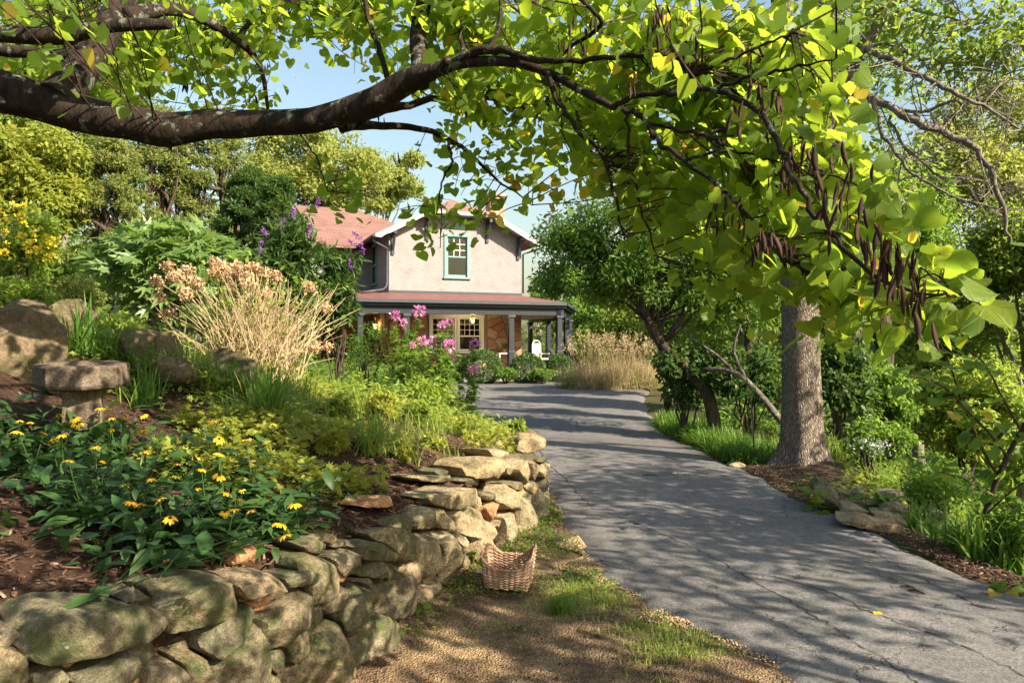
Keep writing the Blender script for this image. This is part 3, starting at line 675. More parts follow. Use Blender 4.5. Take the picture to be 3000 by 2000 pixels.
# shingle courses of the main roof slope that faces the drive, each a thin proud strip
for i in range(20):
    s0, s1 = i/20, (i+1)/20 + .012
    def pt(s, side): 
        a = Vector((x0,y0,ze)) if side == 0 else Vector((x1,y0,ze)); b = Vector((-3.6,ry,8.64)) if side == 0 else Vector((-.1,ry,8.64)); return a.lerp(b, min(s,1))
    mb = MB(); up = Vector((0,-.4,.87))
    mb.quadslab([pt(s0,0)+up*.028, pt(s0,1)+up*.028, pt(s1,1)+up*.012, pt(s1,0)+up*.012], .008)
    mb.build('shingle_course', M['shingle'], house)
# bargeboards with shaped tails, jerkinhead fascia
def barge(xe, xc, sgn):
    mb = MB(); n = 10; up = []; lo = []
    for i in range(n+1):
        t = i/n; x = xe+(xc-xe)*t; z = ze+(zc-ze)*t - .015; d = .26 - .05*t
        if i == 0: d = .10
        if i == 1: d = .25
        if i == 2: d = .21
        up.append((x, z)); lo.append((x, z-d))
    poly = up + lo[::-1]
    if sgn < 0: poly = poly[::-1]
    for i in range(n):
        mb.prism([up[i], up[i+1], lo[i+1], lo[i]], 1, -.68, -.622)
    return mb.build('bargeboard', M['bargewhite'], house)
barge(xa, xc0, 1); barge(xb, xc1, -1)
mb = MB(); mb.box((xc0-.03,-.675,zc-.16),(xc1+.03,-.625,zc-.02)); mb.build('jerkinhead_fascia', M['bargewhite'], house)
mb = MB(); mb.quadslab([(xa+.05,-.6,ze-.11),(xc0,-.6,zc-.11),(xc0,.0,zc-.11),(xa+.05,.0,ze-.11)], .02)
mb.quadslab([(xc1,-.6,zc-.11),(xb-.05,-.6,ze-.11),(xb-.05,.0,ze-.11),(xc1,.0,zc-.11)], .02)
mb.box((xc0,-.6,zc-.14),(xc1,0,zc-.12))
for i in range(9): mb.box((W+.01, -.3+i*.55, ze-.02), (xb-.06, -.24+i*.55, ze+.06))
mb.build('soffit', M['bargewhite'], house)
for x in (.16, 1.62, 4.35, 5.81):
    zt = float(np.interp(x, [xa,xc0,xc1,xb], [ze,zc,zc,ze]))-.2
    mb = MB(); mb.box((x-.06,-.07,zt-1.0),(x+.06,-.002,zt-.05)); mb.box((x-.06,-.58,zt-.17),(x+.06,-.072,zt-.03))
    mb.add([(x-.045,-.5,zt-.17),(x+.045,-.5,zt-.17),(x+.045,-.38,zt-.17),(x-.045,-.38,zt-.17),(x-.045,-.07,zt-.85),(x+.045,-.07,zt-.85),(x+.045,-.07,zt-.68),(x-.045,-.07,zt-.68)],
           [(0,1,5,4),(3,7,6,2),(0,4,7,3),(1,2,6,5)])
    mb.build('eave_bracket', M['slate_l'], house)
# windows
def sash_window(x0, x1, z0, z1, y, cols, rows, casing, split, parent=house, axis=1, lower_cols=1):
    """window in a wall facing -y (axis 1) or -x (axis 0)"""
    fr = MB(); e = .055
    def B(mb, a, b):
        if axis == 1: mb.box(a, b)
        else: mb.box((a[1], min(-a[0], -b[0]), a[2]), (b[1], max(-a[0], -b[0]), b[2]))
    for a, b in [((x0-.13,y-.05,z0-.02),(x0,y+.10,z1+.001)), ((x1,y-.05,z0-.02),(x1+.13,y+.10,z1+.001)), ((x0-.15,y-.06,z1+.002),(x1+.15,y+.10,z1+.14)), ((x0-.17,y-.10,z0-.09),(x1+.17,y+.10,z0-.021))]: B(fr, a, b)
    win = fr.build('window', casing, parent)
    s = MB(); zm = z0+(z1-z0)*split
    for a, b in [((x0+.002,y+.04,z0),(x0+e,y+.08,z1)), ((x1-e,y+.04,z0),(x1-.002,y+.08,z1)), ((x0+e,y+.04,z1-e),(x1-e,y+.08,z1-.002)), ((x0+e,y+.04,z0),(x1-e,y+.08,z0+e+.03)), ((x0+e,y+.03,zm-.03),(x1-e,y+.08,zm+.03))]: B(s, a, b)
    s.build('sash', casing, win)
    mu = MB(); h = .011
    for i in range(1, cols):
        xx = x0+e+(x1-x0-2*e)*i/cols; B(mu, (xx-h,y+.045,zm+.03), (xx+h,y+.075,z1-e))
    for i in range(1, rows):
        zz = zm+.03+(z1-e-zm-.03)*i/rows; B(mu, (x0+e,y+.046,zz-h), (x1-e,y+.074,zz+h))
    mu.build('muntin', M['winwhite'], win)
    for za, zb, nm in ((z0+e+.03, zm-.03, 'pane'),):
        g = MB(); B(g, (x0+e,y+.058,za), (x1-e,y+.062,zb)); g.build('pane', M['glass'], win)
    for i in range(cols):
        for j in range(rows):
            xa_ = x0+e+(x1-x0-2*e)*i/cols+h; xb_ = x0+e+(x1-x0-2*e)*(i+1)/cols-h
            za_ = zm+.03+(z1-e-zm-.03)*j/rows+h; zb_ = zm+.03+(z1-e-zm-.03)*(j+1)/rows-h
            g = MB(); B(g, (xa_,y+.058,za_), (xb_,y+.062,zb_)); g.build('pane', M['glass'], win)
    return win
sash_window(2.53, 3.43, 4.55, 6.28, 0, 3, 3, M['teal'], .5)
mb = MB(); mb.box((-.05,-4.1,4.35),(.0,-2.6,6.1))
mb = MB()
mb.box((-.06,2.6,4.4),(-.002,2.72,6.08)); mb.box((-.06,3.72,4.4),(-.002,3.84,6.08)); mb.box((-.065,2.58,6.082),(-.002,3.86,6.2)); mb.box((-.10,2.56,4.31),(-.002,3.88,4.398)); mb.box((-.05,2.722,5.2),(-.003,3.718,5.27))
w2 = mb.build('window', M['teal'], house)
mb = MB(); mb.box((-.03,2.722,4.4),(-.004,3.718,5.198)); mb.build('pane', M['glass'], w2); mb = MB(); mb.box((-.03,2.722,5.272),(-.004,3.718,6.08)); mb.build('pane', M['glass'], w2)
# louvred attic vent
mb = MB(); mb.box((2.42,-.05,6.62),(3.54,.1,6.698)); mb.box((2.42,-.05,7.122),(3.54,.1,7.17)); mb.box((2.42,-.05,6.70),(2.5,.1,7.12)); mb.box((3.46,-.05,6.70),(3.54,.1,7.12)); mb.box((2.78,-.04,6.70),(2.84,.08,7.12)); mb.box((3.12,-.04,6.70),(3.18,.08,7.12))
vent = mb.build('attic_vent', M['teal'], house)
mb = MB(); mb.box((2.842,.02,6.70),(3.118,.06,7.12)); mb.build('panel', M['teal'], vent)
for xs0, xs1 in ((2.502,2.778),(3.182,3.458)):
    for i in range(7):
        z = 6.71+i*.058; mb = MB(); mb.quadslab([(xs0,-.02,z),(xs1,-.02,z),(xs1,.05,z+.045),(xs0,.05,z+.045)], .008); mb.build('slat', M['winwhite'], vent)
mb = MB(); mb.box((2.5,.12,6.69),(3.46,.14,7.13)); mb.build('backing', M['wood'], vent)
# room behind the upper window
mb = MB(); mb.box((1.2,2.4,4.2),(4.8,2.45,6.35)); mb.box((1.15,.3,4.2),(1.2,2.4,6.35)); mb.box((4.8,.3,4.2),(4.85,2.4,6.35)); mb.box((1.2,.3,4.1),(4.8,2.4,4.2)); mb.box((1.2,.3,6.35),(4.8,2.4,6.4))
mb.build('room_wall', M['inside'], house)
# gutters and downspouts
mb = MB(); mb.tube([(xa-.06,-.66,ze-.06),(xa-.06,8,ze-.06)], .07, 8); mb.tube([(xb+.06,-.66,ze-.06),(xb+.06,8,ze-.06)], .07, 8); mb.build('eave_gutter', M['slate_l'], house)
mb = MB(); mb.tube([(xa-.04,-.45,ze-.1),(xa-.04,-.45,ze-.28),(xa+.3,-.3,ze-.42),(-.09,-.03,ze-.5),(-.09,-.03,ze-.8),(-.09,-.03,4.25),(-.12,-.08,4.05),(-.3,-.3,3.9),(-1.3,-.9,3.72)], .045, 8); mb.build('downspout', M['slate_l'], house, True)
mb = MB(); mb.tube([(xb+.04,-.45,ze-.1),(xb+.04,-.45,ze-.25),(W+.3,-.25,ze-.42),(W+.07,-.04,ze-.5),(W+.07,-.04,3.9)], .04, 8); mb.build('downspout', M['slate'], house, True)
mb = MB(); mb.box((-.02,-.035,3.78),(W+.02,-.002,3.90)); mb.build('belt_trim', M['slate_l'], house)
# porch roof, soffit, beam, gutter
PA, PB, PC, PD = (-5.2,-2.7), (6.9,-2.7), (10.2,3.2), (10.4,9.0)
zg, zw = 3.38, 3.80
mb = MB()
poly_slab(mb, [(PA[0],PA[1],zg),(PB[0],PB[1],zg),(W,-.004,zw),(-5.2,-.004,zw)], .05)
poly_slab(mb, [(PB[0],PB[1],zg),(PC[0],PC[1],zg),(W,3.2,zw),(W,-.004,zw)], .05)
poly_slab(mb, [(PC[0],PC[1],zg),(PD[0],PD[1],zg),(W,9,zw),(W,3.2,zw)], .05)
mb.box((-5.2,.0,zw-.05),(-.004,4.3,zw-.01))
mb.build('porch_roof', M['redmetal'], house)
def inset(p, q, d):
    a, b = Vector((*p, 0)), Vector((*q, 0)); n = Vector((-(b-a).y, (b-a).x, 0)).normalized()*d; return a+n, b+n
def rail(name, segs, z0, z1, d0, d1, mat):
    mb = MB()
    for p, q in segs:
        a, b = inset(p, q, d0); a2, b2 = inset(p, q, d1)
        mb.add([(a.x,a.y,z0),(b.x,b.y,z0),(b2.x,b2.y,z0),(a2.x,a2.y,z0),(a.x,a.y,z1),(b.x,b.y,z1),(b2.x,b2.y,z1),(a2.x,a2.y,z1)],
               [(0,3,2,1),(4,5,6,7),(0,1,5,4),(1,2,6,5),(2,3,7,6),(3,0,4,7)])
    return mb.build(name, mat, house)
SEG = [(PA, PB), (PB, PC), (PC, PD)]
rail('porch_gutter', SEG, 3.25, 3.375, -.10, .02, M['slate_l'])
rail('porch_fascia', SEG, 3.14, 3.32, .03, .08, M['slate'])
rail('porch_beam', SEG, 2.84, 3.13, .20, .38, M['slate'])
mb = MB()
poly_slab(mb, [(PA[0],PA[1]+.3,3.02),(PB[0]-.2,PB[1]+.3,3.02),(PC[0]-.3,PC[1],3.02),(PD[0]-.3,PD[1],3.02),(W,9,3.02),(W,0,3.02),(-.01,0,3.02),(-.01,4.29,3.02),(-5.2,4.29,3.02)], .03)
mb.build('porch_ceiling', M['ceil'], house)
mb = MB(); poly_slab(mb, [(PA[0],PA[1]+.25,.55),(PB[0]-.2,PB[1]+.25,.55),(PC[0]-.3,PC[1],.55),(PD[0]-.3,PD[1],.55),(W,9,.55),(W,0,.55),(-.01,0,.55),(-.01,4.29,.55),(-5.2,4.29,.55)], .5)
mb.build('porch_floor', M['porchfloor'], house)
for x, y in [(-4.4,-2.4),(-1.6,-2.4),(.2,-2.4),(4.56,-2.4),(6.72,-2.42),(8.35,.3),(9.75,2.9),(9.95,6.0),(10.0,8.7)]:
    mb = MB()
    def sq(h, z): return [(x-h,y-h,z),(x+h,y-h,z),(x+h,y+h,z),(x-h,y+h,z)]
    mb.add(sq(.13,.55)+sq(.10,2.74), [(3,2,1,0),(4,5,6,7),(0,1,5,4),(1,2,6,5),(2,3,7,6),(3,0,4,7)])
    col_ = mb.build('column', M['slate'], house)
    mb = MB(); mb.box((x-.15,y-.15,2.74),(x+.15,y+.15,2.838)); mb.build('capital', M['slate_l'], col_)
    mb = MB(); mb.box((x-.17,y-.17,.55),(x+.17,y+.17,.78)); mb.build('plinth', M['slate'], col_)
    mb = MB(); mb.box((x-.14,y-.14,1.30),(x+.14,y+.14,1.37)); mb.build('band', M['slate_l'], col_)
# porch stone walls, each stone a piece
def voronoi_cells(x0, x1, z0, z1, n, seed):
    r = np.random.default_rng(seed); pts = []
    while len(pts) < n:
        p = np.array([r.uniform(x0, x1), r.uniform(z0, z1)])
        if all(np.hypot(*(p-q)) > .55*math.sqrt((x1-x0)*(z1-z0)/n) for q in pts) or r.random() < .05: pts.append(p)
    out = []
    for i, p in enumerate(pts):
        poly = [np.array(q, float) for q in ((x0,z0),(x1,z0),(x1,z1),(x0,z1))]
        for j, q in enumerate(pts):
            if i == j: continue
            m_ = (p+q)/2; d = q-p; new = []
            for a, b in zip(poly, poly[1:]+poly[:1]):
                sa, sb = np.dot(a-m_, d), np.dot(b-m_, d)
                if sa <= 0: new.append(a)
                if sa*sb < 0: new.append(a+(b-a)*sa/(sa-sb))
            poly = new
            if not poly: break
        if len(poly) >= 3: out.append((p, poly))
    return out
def stone_panel(x0, x1, z0, z1, n, seed, place, parent):
    r = np.random.default_rng(seed+1)
    for p, poly in voronoi_cells(x0, x1, z0, z1, n, seed):
        c_ = sum(poly)/len(poly); k = len(poly); q = []
        t = r.uniform(.03, .075)
        o_ = [c_+(a-c_)*(1-.018/max(np.linalg.norm(a-c_), .05)) for a in poly]; i_ = [c_+(a-c_)*.82 for a in poly]
        V = [place(a[0], .03, a[1]) for a in o_] + [place(a[0], -t*.6, a[1]) for a in o_] + [place(a[0], -t+r.uniform(-.012,.012), a[1]) for a in i_]
        Fc = [(i, (i+1) % k, (i+1) % k + k, i+k) for i in range(k)] + [(i+k, (i+1) % k + k, (i+1) % k + 2*k, i+2*k) for i in range(k)] + [tuple(range(2*k, 3*k))]
        link('stone', mesh_np('stone', V, Fc, (M['porchstone'],)), parent)
mb = MB(); wall_quads(mb, [(1.72,4.2,1.3,2.9)], 0, W, 0, [(0,3.78),(W,3.78)], .0, .25); sw = mb.build('stone_wall', M['mortar'], house)
mb = MB(); mb.box((.0,.25,0),(.25,4.3,3.29)); mb.box((W-.25,.25,0),(W,9,3.29)); sw2 = mb.build('stone_wall', M['mortar'], house)
idn = lambda x, y, z: (x, y, z)
stone_panel(4.36, W, .56, 2.98, 22, 3, idn, sw); stone_panel(0, 1.56, .56, 2.98, 20, 4, idn, sw); stone_panel(1.56, 4.36, .56, 1.2, 14, 6, idn, sw)
stone_panel(.0, 4.3, .56, 2.98, 34, 8, lambda x, y, z: (y, x, z), sw2)
stone_panel(-5.2, -.05, .56, 2.98, 40, 9, lambda x, y, z: (x, y+4.3, z), sw2)
sash_window(1.86, 2.86, 1.33, 2.78, 0, 4, 3, M['winwhite'], .45); sash_window(3.06, 4.06, 1.33, 2.78, 0, 4, 3, M['winwhite'], .45)
mb = MB(); mb.box((1.3,2.9,.6),(4.6,2.95,2.98)); mb.box((1.3,.3,.6),(1.35,2.9,2.98)); mb.box((4.55,.3,.6),(4.6,2.9,2.98)); mb.box((1.35,.3,.55),(4.55,2.9,.6)); mb.box((1.35,.3,2.98),(4.55,2.9,3.0)); mb.build('room_wall', M['inside'], house)
for x0 in (1.92, 3.12):                          # valance scallops behind the glass
    for i in range(11):
        mb = MB(); mb.box((x0+i*.081,.14,2.52),(x0+i*.081+.055,.15,2.76)); mb.build('curtain_strip', M['winwhite'], house)
mb = MB(); mb.box((-2.3,4.18,.58),(-1.35,4.26,2.6)); dr = mb.build('door', M['wood'], house)
mb = MB(); mb.box((-2.42,4.15,.56),(-2.302,4.27,2.72)); mb.box((-1.348,4.15,.56),(-1.23,4.27,2.72)); mb.box((-2.30,4.15,2.602),(-1.35,4.27,2.72)); mb.build('door_frame', M['winwhite'], dr)
mb = MB(); mb.tube([(-1.45,4.17,1.5),(-1.45,4.1,1.5),(-1.5,4.1,1.5)], .02, 6); mb.build('handle', M['iron'], dr)
# chimney
mb = MB(); mb.box((5.65,3.3,6.3),(6.42,4.0,8.85)); ch = mb.build('chimney', M['brickchim'], house, bevel=.03)
mb = MB(); mb.box((5.57,3.22,8.852),(6.5,4.08,9.0)); mb.build('chimney_cap', M['brickchim'], ch, bevel=.02)
# right wing of the upper storey and the porch bench ledge
mb = MB(); mb.box((1.5,-2.62,.9),(3.9,-2.5,1.0)); mb.build('porch_rail', M['teal'], house)
# ---- things on the porch
def lantern(name, p, label, hang, sconce=False):
    e = empty(name, p, HA, label, 'lamp')
    mb = MB(); mb.tube([(0,0,.17),(0,0,.24)], [.10,.03], 6); mb.tube([(0,0,-.16),(0,0,-.14)], [.07,.07], 6)
    for i in range(6):
        a = i*math.pi/3; mb.tube([(math.cos(a)*.07,math.sin(a)*.07,-.15),(math.cos(a)*.10,math.sin(a)*.10,.17)], .008, 4)
    if sconce: mb.box((-.05,.08,-.1),(.05,.14,.15)); mb.tube([(0,0,.23),(0,.1,.2)], .012, 5)
    else: mb.tube([(0,0,.23),(0,0,hang)], .010, 5)
    mb.build('frame', M['iron'], e)
    mb = MB(); mb.tube([(0,0,-.06),(0,0,-.02),(0,0,.04),(0,0,.07)], [.02,.042,.042,.02], 8); mb.build('bulb', M['bulb'], e, True)
    l = bpy.data.lights.new(name+'_glow', 'POINT'); l.energy = 14; l.color = (1,.65,.32); l.shadow_soft_size = .06
    lo = bpy.data.objects.new('glow', l); COL.objects.link(lo); lo.parent = e; lo.location = (0,-.02,.1)
lantern('porch_lantern', hw(3.3,-1.2,2.58), 'lit green iron lantern hanging in front of the paired porch windows', .42)
lantern('wall_lantern', hw(-.22,1.9,2.35), 'lit wall lantern on the stone beside the porch door', .2, True)
e = empty('ceiling_lamp', hw(8.2,3.0,2.78), HA, 'small cone lamp under the cream ceiling of the side porch', 'lamp')
mb = MB(); mb.tube([(0,0,-.08),(0,0,.05)], [.16,.03], 10); mb.tube([(0,0,.05),(0,0,.21)], .012, 6); mb.build('shade', M['ceil'], e)
e = empty('table_lamp', hw(2.72,.75,4.2), HA, 'table lamp with yellow-green shade behind the upstairs window', 'lamp')
mb = MB(); mb.tube([(0,0,.92),(0,0,1.27)], [.19,.13], 14, False); mb.build('lamp_shade', M['shade'], e); mb = MB(); mb.tube([(0,0,0),(0,0,.1),(0,0,.3),(0,0,.6),(0,0,.95)], [.1,.11,.05,.09,.02], 10); mb.build('base', M['terracotta'], e, True)
mb = MB()
def chair(p, rz, label):
    e = empty('rocking_chair', p, rz, label, 'chair')
    mb = MB(); mb.box((-.27,-.25,.40),(.27,.25,.45)); mb.build('seat', M['winwhite'], e)
    bk = MB()
    for i in range(9): bk.box((-.24+i*.055,.24+.002*i,.48),(-.215+i*.055,.27,1.12))
    for i in range(9): bk.box((-.25,.271,.52+i*.065),(.25,.285,.54+i*.065))
    bk.build('backrest', M['winwhite'], e)
    mb = MB(); pts = [(-.30,.23,.45)] + [(-.30*math.cos(a),.25,1.0+.25*math.sin(a)) for a in np.linspace(0,math.pi,9)] + [(.30,.23,.45)]; mb.tube(pts, .022, 6); mb.build('back_frame', M['winwhite'], e)
    for sx in (-.26,.26):
        for sy in (-.22,.22):
            mb = MB(); mb.tube([(sx,sy,.06),(sx,sy,.42)], .022, 6); mb.build('leg', M['winwhite'], e)
        mb = MB(); mb.tube([(sx,-.5,.11),(sx,-.25,.04),(sx,0,.02),(sx,.25,.04),(sx,.5,.13)], .02, 6); mb.build('rocker', M['winwhite'], e)
        mb = MB(); mb.box((sx-.04,-.28,.64),(sx+.04,.25,.67)); mb.build('armrest', M['winwhite'], e)
chair(hw(6.75,-.4,.55), HA+.5, 'white rocking chair with woven back at the porch corner')
def pot(p, label, r, mat_leaf, seed, h=.4):
    e = empty('potted_plant', p, 0, label, 'plant'); mb = MB(); mb.tube([(0,0,0),(0,0,r*1.5),(0,0,r*1.5+.001),(0,0,r*1.8)], [r*.7,r,r*1.12,r*1.15], 14); mb.build('pot', M['terracotta'], e, False)
    rr = np.random.default_rng(seed); n = 160; pos = np.array([0,0,r*1.8]) + rdir(rr, n, .7)*rr.uniform(.05, h, (n,1))*[1,1,1.1]
    V, Fc, R = scatter(diamond(.5), pos, rdir(rr, n, .4), rdir(rr, n, .8), rr.uniform(.07,.13,n), rr); o = link('foliage', mesh_np('foliage', V, Fc, (mat_leaf,), False, R), e)
e = empty('porch_table', hw(8.9,1.6,.55), HA, 'wooden table under the potted plant on the side porch', 'table')
mb = MB(); mb.box((-.4,-.3,.50),(.4,.3,.55)); mb.build('table_top', M['wood'], e)
for a in (-.34,.34):
    for b in (-.24,.24): mb = MB(); mb.box((a-.03,b-.03,0),(a+.03,b+.03,.5)); mb.build('leg', M['wood'], e)
pot(hw(8.9,1.6,1.10), 'bushy yellow-green potted plant on the side porch table', .19, M['fresh'], 21, .55)
e = empty('plant_shelf', hw(5.15,-.45,.55), HA, 'low white plant shelf against the porch stonework', 'shelf')
mb = MB(); mb.box((-.45,-.17,.66),(.45,.17,.70)); mb.build('shelf_board', M['winwhite'], e)
for a in (-.42,.42): mb = MB(); mb.box((a-.02,-.15,0),(a+.02,.15,.66)); mb.build('leg', M['winwhite'], e)
pot(hw(5.0,-.45,1.25), 'small terracotta potted plant on the white plant shelf', .10, M['mid'], 22, .25)
# ------------------------------------------------------------------ trees
def clump_leaves(C, R, n, tpl, size, rng, up=.55, droop=.35, squash=.75):
    """n leaves round every clump centre C (k,3) with radius R (k,)"""
    k = len(C); idx = np.repeat(np.arange(k), n); d = rdir(rng, k*n)
    rad = R[idx] * rng.random(k*n)**.45
    pos = C[idx] + d*rad[:, None]*np.array([1, 1, squash])
    nor = unit(d*.5 + rng.normal(size=d.shape)*.55 + np.array([0, 0, up])); tip = unit(rng.normal(size=d.shape) + d*.6 + np.array([0, 0, -droop]))
    return scatter(tpl, pos, tip, nor, size*rng.uniform(.7, 1.25, k*n), rng)
def ell(rng, k, c, r, shell=.42):
    d = rdir(rng, k); rr = rng.random(k)**shell; return np.asarray(c) + d*rr[:, None]*np.asarray(r)
def limb_pts(a, b, rng, sag=.0, n=5, wob=.06):
    a = np.array(a); b = np.array(b); L = np.linalg.norm(b-a); t = np.linspace(0, 1, n)[:, None]
    p = a + (b-a)*t + np.array([0, 0, 1])*(np.sin(math.pi*t)*sag*L)
    p[1:-1] += rng.normal(0, wob*L/2, (n-2, 3)); return p
def make_tree(name, label, c, r, mat, bark, seed, base=None, nclump=60, nleaf=260, leaf=.16, tpl=None, trunk=.18, group=None, clump_r=None, shell=.42, up=.55, squash=.75, limbs=10, droop=.35, centers=None):
    rng = np.random.default_rng(seed); c = np.array(c); r = np.array(r)
    if base is None: base = (c[0], c[1], float(hz(c[0], c[1])) - .1)
    t = empty(name, base, 0, label, 'tree', group); b0 = np.array(base)
    C = ell(rng, nclump, c, r*.86, shell) if centers is None else np.asarray(centers)
    R = (clump_r or .26*float(np.mean(r))) * rng.uniform(.6, 1.25, len(C))
    V, Fc, q = clump_leaves(C, R, nleaf, tpl or diamond(.55), leaf, rng, up, droop, squash)
    o = link('crown', mesh_np('crown', V-b0, Fc, (mat,), False, q), t)
    mb = MB(); top = c + np.array([0, 0, r[2]*.35])
    P = limb_pts(b0, top, rng, 0, 8, .05); mb.tube(P-b0, np.linspace(trunk, trunk*.25, 8), 9); mb.build('trunk', bark, t, True)
    mb = MB()
    for k in rng.choice(len(C), min(limbs, len(C)), False):
        s = P[rng.integers(2, 7)]; L = limb_pts(s, C[k], rng, .06, 5); mb.tube(L-b0, np.linspace(trunk*.4, .015, 5), 5)
    mb.build('branch', bark, t, True)
    return t
def tpx(u, v, Y, ru, rv, dep=.85): return at(u, v, Y), (ru/F*Y, ru/F*Y*dep, rv/F*Y)
TREES = [ # name, label, u, v, Y, ru, rv, mat, bark, nclump, nleaf, leaf, kw
 ('broadleaf_tree','tall yellow-green tree rising at the far left behind the wildflowers',70,520,21,215,200,'maple_y','bark_grey',70,300,.17,{}),
 ('broadleaf_tree','big green tree at the back left above the yellow-green one',150,230,31,330,330,'maple','bark_grey',80,280,.22,{}),
 ('cedar_tree','wide olive cedar left of the tallest cedar behind the garden',330,600,22,150,190,'cedar','bark_dark',90,300,.10,{'cedar':1}),
 ('cedar_tree','tallest feathery cedar in the middle of the garden backdrop',470,560,25,150,240,'cedar','bark_dark',110,300,.11,{'cedar':1}),
 ('cedar_tree','sparse olive cedar with sky showing through beside the pale tree',640,545,26,150,210,'cedar','bark_dark',70,280,.11,{'cedar':1}),
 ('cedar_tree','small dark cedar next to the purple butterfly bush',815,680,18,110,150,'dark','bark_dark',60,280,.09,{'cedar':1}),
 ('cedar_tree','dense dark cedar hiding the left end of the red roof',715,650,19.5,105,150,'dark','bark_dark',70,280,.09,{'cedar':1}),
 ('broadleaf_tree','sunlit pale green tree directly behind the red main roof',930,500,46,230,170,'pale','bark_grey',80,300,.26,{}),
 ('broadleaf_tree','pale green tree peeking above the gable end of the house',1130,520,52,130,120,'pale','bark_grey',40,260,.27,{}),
 ('broadleaf_tree','small distant tree seen between the house and the dark leaning tree',1575,880,58,60,70,'mid','bark_grey',24,200,.28,{}),
 ('broadleaf_tree','dark tree beyond the far end of the side porch',1700,900,50,130,130,'mid','bark_grey',40,220,.26,{}),
 ('broadleaf_tree','sunlit green tree behind the ornamental grass',1900,880,40,200,180,'fresh','bark_grey',50,260,.22,{}),
 ('broadleaf_tree','leafy tree in the woods just left of the big ash trunk',2180,760,31,230,270,'maple','bark_grey',60,280,.2,{}),
 ('broadleaf_tree','tall tree in the woods right behind the big ash trunk',2560,720,27,230,300,'maple','bark_grey',70,300,.18,{}),
 ('broadleaf_tree','mid-green tree close behind the ash, its crown above the ivy-clad trunk',2610,640,16,220,190,'mid','bark_dark',70,210,.13,{}),
 ('broadleaf_tree','tree leaning from the hollow just above the low sunlit shrubs',2330,700,17.5,190,180,'maple','bark_dark',60,200,.13,{}),
 ('broadleaf_tree','tree half hidden behind the dark leaning tree',2190,760,21,190,150,'mid','bark_dark',60,200,.15,{}),
 ('broadleaf_tree','pale tall tree against the sky at the upper right',2900,480,30,260,270,'pale','bark_grey',80,300,.2,{}),
 ('broadleaf_tree','green tree filling the right edge at mid height',3010,800,17,250,260,'maple','bark_grey',80,300,.13,{}),
 ('broadleaf_tree','yellow-green low tree glowing in the hollow right of the ash',2680,1050,19,200,200,'fresh','bark_grey',70,280,.14,{}),
 ('broadleaf_tree','light green sapling low in the hollow behind the young redbud',2840,1200,15,210,150,'fresh','bark_dark',60,260,.11,{}),
 ('broadleaf_tree','dark green tree crowding behind the white flowers',2560,1170,15,130,130,'mid','bark_dark',50,240,.11,{}),
]
for k, (nm, lb, u, v, Y, ru, rv, mt, bk, nc, nl, lf, kw) in enumerate(TREES):
    c, r = tpx(u, v, Y, ru, rv); rng = np.random.default_rng(900+k)
    if kw.get('cedar'):
        # tapering crown of flat sprays
        nc = int(nc*1.5)
        h = rng.random(nc)**.8; a = rng.uniform(0, 6.28, nc); rr = (1.0-h*.72)*np.sqrt(rng.uniform(.15, 1, nc))*r[0]
        C = np.stack([c[0]+np.cos(a)*rr, c[1]+np.sin(a)*rr, c[2]-r[2]+2*r[2]*h], 1)
        make_tree(nm, lb, c, r, M[mt], M[bk], 900+k, nclump=nc, nleaf=nl//2, leaf=lf*1.5, tpl=diamond(.28, .05), trunk=.2, group='cedars behind the garden', clump_r=.19*r[0], up=.9, squash=.5, limbs=26, droop=-.3, centers=C)
    else:
        make_tree(nm, lb, c, r, M[mt], M[bk], 900+k, nclump=nc, nleaf=nl, leaf=lf, group='trees around the house and garden')
# off-frame maple on the downhill side whose crown shades the drive
make_tree('shade_tree', 'tall loose-crowned tree beyond the right edge shading the drive', (8.9, 3.6, 4.9), (3.0, 4.4, 1.9), M['maple'], M['bark_grey'], 77, base=(9.6, 3.4, -2.2), nclump=175, nleaf=44, leaf=.15, trunk=.24, clump_r=.42, shell=.7)
make_tree('shade_tree', 'smaller loose-crowned tree beside the photographer, out of frame', (6.4, .3, 4.9), (2.4, 2.3, 1.2), M['maple'], M['bark_grey'], 78, base=(7.4, -.9, -.8), nclump=50, nleaf=36, leaf=.14, trunk=.16, clump_r=.38, shell=.7)
# ---- big ash
ash = empty('ash_tree', (3.95, 10.2, 0), 0, 'tall tree with straight furrowed grey-brown trunk beside the drive', 'tree'); A0 = np.array(ash.location)
m, nt, out = newmat('furrowed_bark'); c = coords(nt)
an = N(nt, "Math", {0: N(nt, "SeparateXYZ", {0: c}).outputs[1], 1: N(nt, "SeparateXYZ", {0: c}).outputs[0]}, operation='ARCTAN2').outputs[0]
cyl = N(nt, "CombineXYZ", {0: N(nt, "Math", {0: an, 1: .27}, operation='MULTIPLY').outputs[0], 1: 0.0, 2: N(nt, "Math", {0: N(nt, "SeparateXYZ", {0: c}).outputs[2], 1: .20}, operation='MULTIPLY').outputs[0]}).outputs[0]
wv = N(nt, "VectorMath", {0: cyl, 1: N(nt, "VectorMath", {0: noise(nt, c, 6, 4, .6, 1), 1: (.10,.0,.05)}, operation='MULTIPLY').outputs[0]}, operation='ADD').outputs[0]
vo = N(nt, "TexVoronoi", {"Vector": wv, "Scale": 62.0}, feature='DISTANCE_TO_EDGE').outputs["Distance"]
hgt = ramp(nt, vo, [(0,(.1,.1,.1)),(.2,(.7,.7,.7)),(.5,(1,1,1))]); f = noise(nt, c, 2.2, 5); f2 = noise(nt, c, 60, 4)
plate = mixc(nt, f2, ramp(nt, f, [(.3,(.19,.15,.115)),(.7,(.31,.26,.21))]), (.38,.33,.28))
lk = ramp(nt, noise(nt, c, 5, 5, .7), [(.6,(0,0,0)),(.68,(.7,.7,.7))])
